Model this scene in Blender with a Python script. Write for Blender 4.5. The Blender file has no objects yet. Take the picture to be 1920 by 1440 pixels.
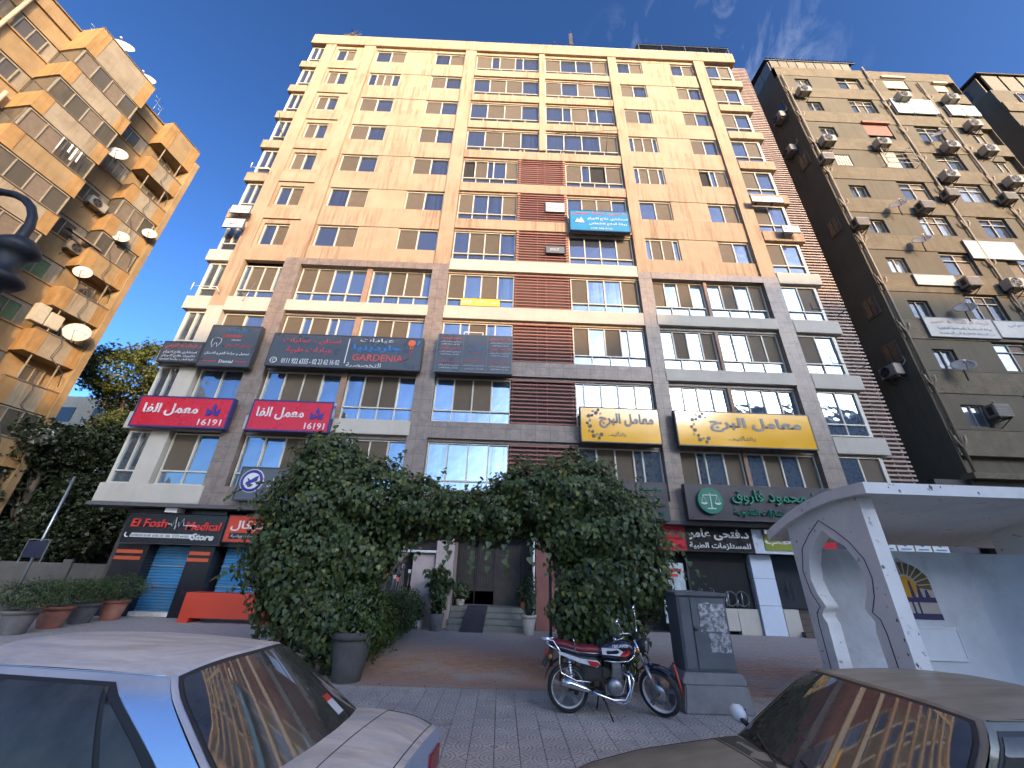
import bpy, bmesh, math, random
import numpy as np
from mathutils import Vector, Matrix, Quaternion
rnd = random.Random(7)
SC = bpy.context.scene
COL = SC.collection

# ---------------------------------------------------------------- camera
cam_d = bpy.data.cameras.new('camera'); cam = bpy.data.objects.new('camera', cam_d); COL.objects.link(cam)
cam_d.sensor_fit = 'HORIZONTAL'; cam_d.sensor_width = 36.0; cam_d.lens = 36.0*721.885/1920
cam_d.clip_start = 0.05; cam_d.clip_end = 3000
CAM_Z = 1.95
_th, _ro, _ya = .444754785, .0326940709, .0118999801
_F = Vector((math.sin(_ya)*math.cos(_th), math.cos(_ya)*math.cos(_th), math.sin(_th)))
_R = Vector((math.cos(_ya), -math.sin(_ya), 0)); _U = _R.cross(_F)
_r = _R*math.cos(_ro)+_U*math.sin(_ro); _u = -_R*math.sin(_ro)+_U*math.cos(_ro)
m = Matrix.Identity(4)
for i in range(3): m[i][0] = _r[i]; m[i][1] = _u[i]; m[i][2] = -_F[i]
m[2][3] = CAM_Z
cam.matrix_world = m
SC.camera = cam

# ---------------------------------------------------------------- sky, sun, exposure
SUN_EL, SUN_AZ = math.radians(16.0), math.radians(30.0)   # azimuth: from straight behind the camera towards its right
sun_dir = Vector((math.sin(SUN_AZ)*math.cos(SUN_EL), -math.cos(SUN_AZ)*math.cos(SUN_EL), math.sin(SUN_EL)))  # towards the sun
GAM = 1.45
W = bpy.data.worlds.new('World'); SC.world = W; W.use_nodes = True
nt = W.node_tree; nt.nodes.clear()
out = nt.nodes.new('ShaderNodeOutputWorld'); bg = nt.nodes.new('ShaderNodeBackground')
sky = nt.nodes.new('ShaderNodeTexSky'); sky.sky_type = 'NISHITA'; sky.sun_disc = False
sky.sun_elevation = SUN_EL; sky.sun_rotation = math.pi-SUN_AZ
sky.altitude = 100; sky.air_density = .85; sky.dust_density = 3.0; sky.ozone_density = 5.5
bg.inputs['Strength'].default_value = 0.105
# thin wisps of high cloud
tc = nt.nodes.new('ShaderNodeTexCoord'); mp = nt.nodes.new('ShaderNodeMapping')
mp.inputs['Rotation'].default_value = (0.0, math.radians(38), math.radians(-8)); mp.inputs['Scale'].default_value = (6.5, 3.2, 3.2)
n1 = nt.nodes.new('ShaderNodeTexNoise'); n1.inputs['Scale'].default_value = 2.2; n1.inputs['Detail'].default_value = 8; n1.inputs['Roughness'].default_value = .62; n1.inputs['Distortion'].default_value = .9
n2 = nt.nodes.new('ShaderNodeTexNoise'); n2.inputs['Scale'].default_value = 1.9; n2.inputs['Detail'].default_value = 1
mp2 = nt.nodes.new('ShaderNodeMapping'); mp2.inputs['Location'].default_value = (3.1, 0.4, 1.7)
r1 = nt.nodes.new('ShaderNodeMapRange'); r1.inputs[1].default_value = .50; r1.inputs[2].default_value = 1.0
r2 = nt.nodes.new('ShaderNodeMapRange'); r2.inputs[1].default_value = .955; r2.inputs[2].default_value = 1.0
dp = nt.nodes.new('ShaderNodeVectorMath'); dp.operation = 'DOT_PRODUCT'; dp.inputs[1].default_value = (.345, .505, .791)   # the bank of cirrus stands to the right
mu = nt.nodes.new('ShaderNodeMath'); mu.operation = 'MULTIPLY'
mx = nt.nodes.new('ShaderNodeMixRGB'); mx.inputs[2].default_value = (3.6, 4.0, 4.9, 1)
L = nt.links.new
L(tc.outputs['Generated'], mp.inputs[0]); L(mp.outputs[0], n1.inputs['Vector'])
L(tc.outputs['Generated'], mp2.inputs[0]); L(mp2.outputs[0], n2.inputs['Vector'])
L(n1.outputs[0], r1.inputs[0]); L(tc.outputs['Generated'], dp.inputs[0]); L(dp.outputs['Value'], r2.inputs[0]); L(r1.outputs[0], mu.inputs[0]); L(r2.outputs[0], mu.inputs[1])
L(mu.outputs[0], mx.inputs[0]); gmn = nt.nodes.new('ShaderNodeGamma'); gmn.inputs[1].default_value = GAM; L(sky.outputs[0], gmn.inputs[0]); wb_ = nt.nodes.new('ShaderNodeMixRGB'); wb_.blend_type = 'MULTIPLY'; wb_.inputs[0].default_value = 1; wb_.inputs[2].default_value = (1.13, 1.01, .85, 1); L(gmn.outputs[0], wb_.inputs[1]); L(wb_.outputs[0], mx.inputs[1]); L(mx.outputs[0], bg.inputs[0]); L(bg.outputs[0], out.inputs[0])
sl = bpy.data.lights.new('sun', 'SUN'); sl.energy = 2.0; sl.angle = math.radians(0.9); sl.color = (1.0, .62, .26)
so = bpy.data.objects.new('sun', sl); COL.objects.link(so)
so.rotation_euler = sun_dir.to_track_quat('Z', 'Y').to_euler()
SC.view_settings.view_transform = 'Standard'; SC.view_settings.look = 'None'
SC.view_settings.exposure = 1.48; SC.view_settings.gamma = 1.0; SC.view_settings.use_curve_mapping = False

# ---------------------------------------------------------------- mesh helper
class MB:
    def __init__(s): s.v = []; s.f = []; s.mi = []; s.sm = []
    def add(s, vs, fs, mi=0, smooth=False):
        n = len(s.v); s.v.extend([tuple(map(float, p)) for p in vs]); s.f.extend([tuple(i+n for i in f) for f in fs])
        s.mi.extend([mi]*len(fs)); s.sm.extend([smooth]*len(fs)); return s
    def box(s, x0, x1, y0, y1, z0, z1, mi=0):
        return s.add([(x0,y0,z0),(x1,y0,z0),(x1,y1,z0),(x0,y1,z0),(x0,y0,z1),(x1,y0,z1),(x1,y1,z1),(x0,y1,z1)],
              [(0,3,2,1),(4,5,6,7),(0,1,5,4),(1,2,6,5),(2,3,7,6),(3,0,4,7)], mi)
    def beam(s, a, b, w, h, mi=0, up=(0,0,1)):
        a = Vector(a); b = Vector(b); d = (b-a).normalized(); up = Vector(up)
        if abs(d.dot(up)) > .98: up = Vector((0,1,0))
        x = d.cross(up).normalized()*w/2; y = x.cross(d).normalized()*h/2
        return s.add([a-x-y,a+x-y,a+x+y,a-x+y,b-x-y,b+x-y,b+x+y,b-x+y],[(0,3,2,1),(4,5,6,7),(0,1,5,4),(1,2,6,5),(2,3,7,6),(3,0,4,7)], mi)
    def tube(s, pts, r, n=8, mi=0, cap=True):
        pts = [Vector(p) for p in pts]; rs = r if isinstance(r, (list, tuple)) else [r]*len(pts)
        vs = []; prev = None
        for i, p in enumerate(pts):
            d = (pts[min(i+1, len(pts)-1)]-pts[max(i-1, 0)]).normalized()
            if prev is None:
                u = d.cross(Vector((0,0,1)));
                if u.length < .1: u = d.cross(Vector((0,1,0)))
                u.normalize()
            else:
                u = (prev-d*prev.dot(d)).normalized()
            prev = u; w = d.cross(u)
            for k in range(n):
                a = 2*math.pi*k/n; vs.append(p+(u*math.cos(a)+w*math.sin(a))*rs[i])
        fs = [(i*n+k, i*n+(k+1)%n, (i+1)*n+(k+1)%n, (i+1)*n+k) for i in range(len(pts)-1) for k in range(n)]
        s.add(vs, fs, mi, True)
        if cap:
            m = len(s.v)-len(vs)
            s.f.append(tuple(m+k for k in reversed(range(n)))); s.mi.append(mi); s.sm.append(False)
            e = m+(len(pts)-1)*n; s.f.append(tuple(e+k for k in range(n))); s.mi.append(mi); s.sm.append(False)
        return s
    def cyl(s, a, b, r, n=12, mi=0, r2=None): return s.tube([a, b], [r, r if r2 is None else r2], n, mi)
    def lathe(s, prof, n=20, c=(0,0,0), axis='z', mi=0, smooth=True):
        vs = []
        for (r, z) in prof:
            for k in range(n):
                a = 2*math.pi*k/n; x, y = r*math.cos(a), r*math.sin(a)
                p = (x, y, z) if axis == 'z' else ((x, z, y) if axis == 'y' else (z, x, y))
                vs.append((p[0]+c[0], p[1]+c[1], p[2]+c[2]))
        fs = [(i*n+k, i*n+(k+1)%n, (i+1)*n+(k+1)%n, (i+1)*n+k) for i in range(len(prof)-1) for k in range(n)]
        return s.add(vs, fs, mi, smooth)
    def prism(s, poly, y0, y1, mi=0, plane='xz'):
        """extrude a polygon; plane xz extrudes along y, yz along x, xy along z"""
        n = len(poly)
        mk = {'xz': lambda p, t: (p[0], t, p[1]), 'yz': lambda p, t: (t, p[0], p[1]), 'xy': lambda p, t: (p[0], p[1], t)}[plane]
        vs = [mk(p, y0) for p in poly]+[mk(p, y1) for p in poly]
        fs = [tuple(range(n)), tuple(reversed(range(n, 2*n)))]+[(i, i+n, (i+1) % n+n, (i+1) % n) for i in range(n)]
        return s.add(vs, fs, mi)
    def grid(s, P, mi=0, smooth=True, closed=False):
        r = len(P); c = len(P[0]); vs = [p for row in P for p in row]
        fs = [(i*c+j, i*c+j+1, (i+1)*c+j+1, (i+1)*c+j) for i in range(r-1) for j in range(c-1)]
        return s.add(vs, fs, mi, smooth)
    def mesh(s, name, mats, off=(0,0,0), bevel=0):
        me = bpy.data.meshes.new(name)
        v = [(p[0]-off[0], p[1]-off[1], p[2]-off[2]) for p in s.v]
        me.from_pydata(v, [], s.f)
        if not isinstance(mats, (list, tuple)): mats = [mats]
        for q in mats: me.materials.append(q)
        me.polygons.foreach_set('material_index', s.mi); me.polygons.foreach_set('use_smooth', s.sm)
        bm = bmesh.new(); bm.from_mesh(me)
        bmesh.ops.recalc_face_normals(bm, faces=bm.faces)
        if bevel:
            es = [e for e in bm.edges if len(e.link_faces) == 2 and e.calc_face_angle(0) > .5]
            bmesh.ops.bevel(bm, geom=es, offset=bevel, segments=2, affect='EDGES', clamp_overlap=True)
        bm.to_mesh(me); bm.free(); me.update(); return me
    def build(s, name, mats, parent=None, off=(0,0,0), bevel=0, loc=None):
        """off: subtracted from the vertices (world coordinates of the parent's base)"""
        return link(name, s.mesh(name, mats, off, bevel), parent, loc)

def link(name, data, parent=None, loc=None, rot=None):
    o = bpy.data.objects.new(name, data); COL.objects.link(o)
    if parent is not None: o.parent = parent
    if loc is not None: o.location = loc
    if rot is not None: o.rotation_euler = rot
    return o
def tag(o, label=None, cat=None, group=None, kind=None):
    if label: o['label'] = label
    if cat: o['category'] = cat
    if group: o['group'] = group
    if kind: o['kind'] = kind
    return o
def thing(name, label, cat, loc=(0,0,0), rz=0, group=None):
    o = link(name, None, None, loc, (0,0,rz)); return tag(o, label, cat, group)
def copy_tree(o, parent=None):
    c = o.copy(); COL.objects.link(c)
    if parent is not None: c.parent = parent
    for ch in list(KIDS.get(o.name, ())): copy_tree(ch, c)
    return c
KIDS = {}
def index_kids():
    KIDS.clear()
    for o in bpy.data.objects:
        if o.parent: KIDS.setdefault(o.parent.name, []).append(o)

# ---------------------------------------------------------------- materials
def nodes(name):
    m = bpy.data.materials.new(name); m.use_nodes = True
    t = m.node_tree; b = t.nodes['Principled BSDF']; return m, t, b
def mixc(t, fac, c1, c2, mode='MIX'):
    n = t.nodes.new('ShaderNodeMixRGB'); n.blend_type = mode
    for i, q in ((0, fac), (1, c1), (2, c2)):
        if hasattr(q, 'is_linked') or hasattr(q, 'links'): t.links.new(q, n.inputs[i])
        else: n.inputs[i].default_value = q if i == 0 else (*q[:3], 1)
    return n.outputs[0]
def noise(t, vec, scale, detail=5, rough=.6, dist=0):
    n = t.nodes.new('ShaderNodeTexNoise'); n.inputs['Scale'].default_value = scale; n.inputs['Detail'].default_value = detail
    n.inputs['Roughness'].default_value = rough; n.inputs['Distortion'].default_value = dist
    if vec is not None: t.links.new(vec, n.inputs['Vector'])
    return n.outputs[0]
def ramp(t, src, a, b, lo=0., hi=1.):
    n = t.nodes.new('ShaderNodeMapRange'); t.links.new(src, n.inputs[0])
    n.inputs[1].default_value = a; n.inputs[2].default_value = b; n.inputs[3].default_value = lo; n.inputs[4].default_value = hi
    return n.outputs[0]
def mth(t, op, a, b=None, c=None):
    n = t.nodes.new('ShaderNodeMath'); n.operation = op
    for i, q in enumerate((a, b, c)):
        if q is None: continue
        if isinstance(q, (int, float)): n.inputs[i].default_value = q
        else: t.links.new(q, n.inputs[i])
    return n.outputs[0]
def coords(t, kind='Object', scale=(1,1,1), randomize=True):
    tc = t.nodes.new('ShaderNodeTexCoord'); v = tc.outputs[kind]
    if randomize:
        oi = t.nodes.new('ShaderNodeObjectInfo'); a = t.nodes.new('ShaderNodeVectorMath'); a.operation = 'ADD'
        sc = t.nodes.new('ShaderNodeVectorMath'); sc.operation = 'SCALE'; sc.inputs[3].default_value = 37.
        cb = t.nodes.new('ShaderNodeCombineXYZ')
        for i in range(3): t.links.new(oi.outputs['Random'], cb.inputs[i])
        t.links.new(cb.outputs[0], sc.inputs[0]); t.links.new(v, a.inputs[0]); t.links.new(sc.outputs[0], a.inputs[1]); v = a.outputs[0]
    m = t.nodes.new('ShaderNodeMapping'); m.inputs['Scale'].default_value = scale; t.links.new(v, m.inputs[0]); return m.outputs[0]
def bump(t, b, h, strength=.3, dist=.01):
    n = t.nodes.new('ShaderNodeBump'); n.inputs['Strength'].default_value = strength; n.inputs['Distance'].default_value = dist
    t.links.new(h, n.inputs['Height']); t.links.new(n.outputs[0], b.inputs['Normal'])
MATS = {}
def P(name, col, rough=.7, metal=0., var=.18, scale=4., bmp=.15, bd=.01, dirt=None, streak=0., chips=None, spec=.5, objvar=0., fine=60., coat=0., sheen=0.):
    """general worn surface: two noises shift the colour, optional vertical streaks, optional per-object variation"""
    if name in MATS: return MATS[name]
    m, t, b = nodes(name)
    v = coords(t, randomize=True)
    n1 = noise(t, v, scale, 6, .65); n2 = noise(t, v, fine, 3, .5)
    c = mixc(t, ramp(t, n1, .3, .7), [x*(1-var) for x in col], [min(1, x*(1+var)) for x in col])
    c = mixc(t, ramp(t, n2, .3, .7, 0, .35), c, [x*(1-.4*min(1, var*2)) for x in col])
    if dirt:
        dcol, amount = dirt
        n3 = noise(t, v, scale*.35, 8, .7, .4)
        c = mixc(t, ramp(t, n3, .5, .75, 0, amount), c, dcol)
    if streak:
        tc = t.nodes.new('ShaderNodeTexCoord'); mp = t.nodes.new('ShaderNodeMapping'); mp.inputs['Scale'].default_value = (5, 5, .35)
        t.links.new(tc.outputs['Object'], mp.inputs[0])
        n4 = noise(t, mp.outputs[0], 1., 6, .7); n5 = noise(t, v, .45, 3, .5)
        f = mth(t, 'MULTIPLY', ramp(t, n4, .46, .64), ramp(t, n5, .38, .55))
        c = mixc(t, mth(t, 'MULTIPLY', f, streak), c, [x*q for x, q in zip(col, (.60,.50,.44))])
    if chips:
        n6 = noise(t, v, 7., 8, .7, .3); c = mixc(t, ramp(t, n6, .615, .65, 0, .8), c, chips)
        tc2 = t.nodes.new('ShaderNodeTexCoord'); sp2 = t.nodes.new('ShaderNodeSeparateXYZ'); t.links.new(tc2.outputs['Object'], sp2.inputs[0])
        low = mth(t, 'MULTIPLY', ramp(t, sp2.outputs[2], 1.1, .05), ramp(t, noise(t, v, 1.7, 6, .7), .35, .65)); c = mixc(t, mth(t, 'MULTIPLY', low, .7), c, chips)
    if objvar:
        oi = t.nodes.new('ShaderNodeObjectInfo')
        c = mixc(t, ramp(t, oi.outputs['Random'], 0, 1, 0, objvar), c, [x*.45 for x in col])
    t.links.new(c, b.inputs['Base Color'])
    b.inputs['Roughness'].default_value = rough; b.inputs['Metallic'].default_value = metal; b.inputs['Specular IOR Level'].default_value = spec
    if coat: b.inputs['Coat Weight'].default_value = coat; b.inputs['Coat Roughness'].default_value = .06
    if rough < .6 and metal < .5: t.links.new(ramp(t, n1, .3, .7, rough*.75, min(1, rough*1.35)), b.inputs['Roughness'])
    if bmp: bump(t, b, mth(t, 'ADD', n2, mth(t, 'MULTIPLY', n1, 1.5)), bmp, bd)
    MATS[name] = m; return m
def flat(name, col, rough=.5, metal=0., spec=.5):
    if name in MATS: return MATS[name]
    m, t, b = nodes(name); v = coords(t)
    n1 = noise(t, v, 6, 5); c = mixc(t, ramp(t, n1, .3, .7), [x*.88 for x in col], col)
    t.links.new(c, b.inputs['Base Color']); b.inputs['Roughness'].default_value = rough; b.inputs['Metallic'].default_value = metal
    b.inputs['Specular IOR Level'].default_value = spec
    MATS[name] = m; return m
def glass(name, tint, metal=.75, rough=.04, wav=.05, var=.4, dark=None):
    if name in MATS: return MATS[name]
    m, t, b = nodes(name); v = coords(t); oi = t.nodes.new('ShaderNodeObjectInfo')
    # faint pleated curtain tone behind the coated pane
    tc = t.nodes.new('ShaderNodeTexCoord'); mp = t.nodes.new('ShaderNodeMapping'); mp.inputs['Scale'].default_value = (14, 14, .4)
    t.links.new(tc.outputs['Object'], mp.inputs[0]); cur = noise(t, mp.outputs[0], 1, 3)
    f = mth(t, 'MULTIPLY', ramp(t, cur, .4, .65), ramp(t, oi.outputs['Random'], .3, .9, 0, var))
    c = mixc(t, f, tint, dark or [x*.45 for x in tint])
    t.links.new(c, b.inputs['Base Color']); b.inputs['Metallic'].default_value = metal
    t.links.new(ramp(t, noise(t, v, 3, 3), .3, .8, rough*.5, rough*2.2), b.inputs['Roughness'])
    bump(t, b, noise(t, v, 1.3, 2, .5), wav, .2)
    MATS[name] = m; return m

# ---------------------------------------------------------------- lettering
AR = {'ا':('FE8D','FE8E',0),'أ':('FE83','FE84',0),'إ':('FE87','FE88',0),'آ':('FE81','FE82',0),'ب':('FE8F',1),'ت':('FE95',1),'ث':('FE99',1),'ج':('FE9D',1),'ح':('FEA1',1),'خ':('FEA5',1),
 'د':('FEA9','FEAA',0),'ذ':('FEAB','FEAC',0),'ر':('FEAD','FEAE',0),'ز':('FEAF','FEB0',0),'س':('FEB1',1),'ش':('FEB5',1),'ص':('FEB9',1),'ض':('FEBD',1),'ط':('FEC1',1),'ظ':('FEC5',1),
 'ع':('FEC9',1),'غ':('FECD',1),'ف':('FED1',1),'ق':('FED5',1),'ك':('FED9',1),'ل':('FEDD',1),'م':('FEE1',1),'ن':('FEE5',1),'ه':('FEE9',1),'و':('FEED','FEEE',0),'ى':('FEEF','FEF0',0),
 'ي':('FEF1',1),'ة':('FE93','FE94',0),'ؤ':('FE85','FE86',0),'ئ':('FE89',1),'ء':('FE80','FE80',0)}
LAMALEF = {'ا':(0xFEFB,0xFEFC),'أ':(0xFEF7,0xFEF8),'إ':(0xFEF9,0xFEFA),'آ':(0xFEF5,0xFEF6)}
def shape_ar(s):
    out = []; i = 0; prev_joins = False
    while i < len(s):
        c = s[i]
        if c == 'ل' and i+1 < len(s) and s[i+1] in LAMALEF:
            out.append(chr(LAMALEF[s[i+1]][1 if prev_joins else 0])); prev_joins = False; i += 2; continue
        if c in AR:
            a = AR[c]; nxt = i+1 < len(s) and s[i+1] in AR and s[i+1] != 'ء'
            if a[-1] == 1:   # dual joining: isolated, final, initial, medial
                base = int(a[0], 16); k = (2 if nxt else 0)+(1 if prev_joins else 0)
                out.append(chr(base+k)); prev_joins = nxt
            else:
                out.append(chr(int(a[1 if prev_joins else 0], 16))); prev_joins = False
        else: out.append(c); prev_joins = False
        i += 1
    # reverse for right to left display, keep digit/latin runs in order
    res = ''.join(out)[::-1]
    fixed = ''; run = ''
    for ch in res:
        if ch.isascii() and ch.isalnum(): run = ch+run
        else: fixed += run+ch; run = ''
    return fixed+run
def text(body, x0, x1, zc, h, mat, parent, y, depth=.01, name='lettering', bold=0.0, shear=0., ar=None, off=(0,0,0), keep=False):
    """raised lettering facing -y, fitted to x0..x1 and height h about zc"""
    if ar is None: ar = any(c in AR for c in body)
    cu = bpy.data.curves.new(name, 'FONT'); cu.body = shape_ar(body) if ar else body
    cu.resolution_u = 2; cu.extrude = .03; cu.offset = bold; cu.shear = shear
    to = bpy.data.objects.new('t', cu); COL.objects.link(to); bpy.context.view_layer.update()
    me = bpy.data.meshes.new_from_object(to.evaluated_get(bpy.context.evaluated_depsgraph_get()))
    bpy.data.objects.remove(to); bpy.data.curves.remove(cu)
    me.name = name
    co = np.empty(len(me.vertices)*3); me.vertices.foreach_get('co', co); co = co.reshape(-1, 3)
    if len(co) == 0: return None
    mn, mxx = co.min(0), co.max(0); w = mxx[0]-mn[0]; hh = mxx[1]-mn[1]
    sx = (x1-x0)/w; sz = h/hh
    if keep: sx = sz = min(sx, sz)
    nx = (co[:,0]-(mn[0]+mxx[0])/2)*sx+(x0+x1)/2-off[0]
    nz = (co[:,1]-(mn[1]+mxx[1])/2)*sz+zc-off[2]
    ny = y-off[1]-(co[:,2]-mn[2])/max(1e-6, mxx[2]-mn[2])*depth
    me.vertices.foreach_set('co', np.stack([nx, ny, nz], 1).ravel()); me.materials.clear(); me.materials.append(mat)
    me.update()
    return link(name, me, parent)
# ---------------------------------------------------------------- shared materials
plaster = P('cream_plaster', (.365,.262,.168), .85, scale=.6, var=.13, streak=.85, fine=35, bmp=.12, dirt=((.34,.19,.10), .6))
band_pl = P('pale_band_plaster', (.46,.425,.355), .8, scale=.8, var=.09, fine=30, bmp=.08, streak=.15)
def stone_mat():
    m, t, b = nodes('mottled_granite'); v = coords(t, randomize=False)
    n1 = noise(t, v, 2.2, 8, .75, .6); n2 = noise(t, v, 9, 6, .7, 1.2); n3 = noise(t, v, .5, 3, .5)
    c = mixc(t, ramp(t, n1, .35, .65), (.15,.115,.092), (.26,.205,.165))
    c = mixc(t, ramp(t, n2, .60, .72, 0, .75), c, (.36,.29,.25))
    c = mixc(t, ramp(t, n2, .40, .28, 0, .7), c, (.05,.042,.045))
    br = t.nodes.new('ShaderNodeTexBrick'); mp = t.nodes.new('ShaderNodeMapping'); mp.inputs['Rotation'].default_value = (math.radians(90), 0, 0)
    tc = t.nodes.new('ShaderNodeTexCoord'); t.links.new(tc.outputs['Object'], mp.inputs[0]); t.links.new(mp.outputs[0], br.inputs[0])
    br.inputs['Scale'].default_value = 1; br.inputs['Brick Width'].default_value = .62; br.inputs['Row Height'].default_value = .6; br.inputs['Mortar Size'].default_value = .006
    br.offset = 0
    c = mixc(t, br.outputs['Fac'], c, (.05,.045,.045))
    t.links.new(c, b.inputs['Base Color']); b.inputs['Roughness'].default_value = .42
    h = mth(t, 'SUBTRACT', n2, mth(t, 'MULTIPLY', br.outputs['Fac'], 1.5)); bump(t, b, h, .25, .008)
    return m
stone = stone_mat()
alu = P('cream_aluminium', (.56,.52,.42), .42, var=.06, scale=3, bmp=.02)
alu_w = P('white_aluminium', (.74,.74,.72), .4, var=.05, scale=3, bmp=.02)
screen_m = P('tan_blind', (.115,.086,.056), .75, var=.14, scale=2.5, bmp=.05, objvar=.45, fine=160)
gl_main = glass('coated_blue_glass', (.29,.36,.44), .82, .03, .07, .55)
gl_up = glass('upper_floor_glass', (.20,.23,.29), .8, .05, .07, .7)
gl_dark = glass('dark_glass', (.10,.11,.12), .6, .08, .12, .4)
gl_green = glass('pale_green_glass', (.55,.66,.60), .35, .25, .1, .3)
dark = P('dark_interior', (.02,.018,.017), .9, var=.3)
slat_m = P('red_brown_slat', (.27,.10,.073), .55, var=.15, scale=6, bmp=.05, objvar=.25)
slat_g = P('grey_brown_slat', (.37,.26,.20), .6, var=.15, scale=5, bmp=.05, objvar=.3)
metal_w = P('white_paint_metal', (.72,.72,.70), .4, var=.05)
metal_d = P('dark_painted_metal', (.045,.045,.05), .45, var=.2)
steel = P('galvanised_steel', (.42,.43,.44), .38, metal=.8, var=.15)
chrome = flat('chrome', (.78,.78,.80), .12, 1.)
black_pl = P('black_plastic', (.022,.022,.024), .5, var=.2)
rubber = P('tyre_rubber', (.028,.028,.028), .85, var=.25, scale=12)
sign_dk = P('charcoal_sign', (.06,.07,.08), .3, var=.08, scale=1.5, bmp=.02)
sign_red = P('red_sign', (.52,.015,.03), .28, var=.08, scale=1, bmp=.015)
sign_yel = P('amber_sign', (.78,.40,.012), .16, var=.05, scale=.8, bmp=.012, coat=.5)
navy = P('navy_frame', (.025,.03,.13), .35, var=.1)
L_white = flat('white_letter', (.64,.64,.62), .45)
L_red = flat('red_letter', (.60,.045,.035), .45)
L_red2 = flat('bright_red_letter', (.62,.07,.045), .45)
L_blue = flat('blue_letter', (.015,.17,.46), .45)
L_navy = flat('navy_letter', (.03,.035,.25), .45)
L_grey = flat('grey_letter', (.13,.14,.15), .4)
L_black = flat('black_letter', (.02,.018,.02), .4)
L_green = flat('green_letter', (.0,.20,.11), .4)
L_orange = flat('orange_mark', (.70,.13,.03), .4)
terracotta = P('terracotta', (.33,.13,.08), .85, var=.2, scale=5, dirt=((.35,.28,.24), .5))
pot_grey = P('grey_pot', (.13,.12,.11), .85, var=.3, scale=5, dirt=((.25,.22,.2), .4))
pot_white = P('pale_clay_pot', (.42,.38,.33), .8, var=.2, scale=6, dirt=((.15,.12,.1), .5))
conc = P('grey_concrete', (.24,.235,.225), .88, var=.2, scale=2, dirt=((.08,.075,.07), .6), bmp=.3)
white_wash = P('whitewashed_concrete', (.78,.75,.71), .75, var=.06, scale=1.5, dirt=((.40,.40,.40), .5), bmp=.35, fine=40, chips=(.22,.21,.20))
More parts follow.
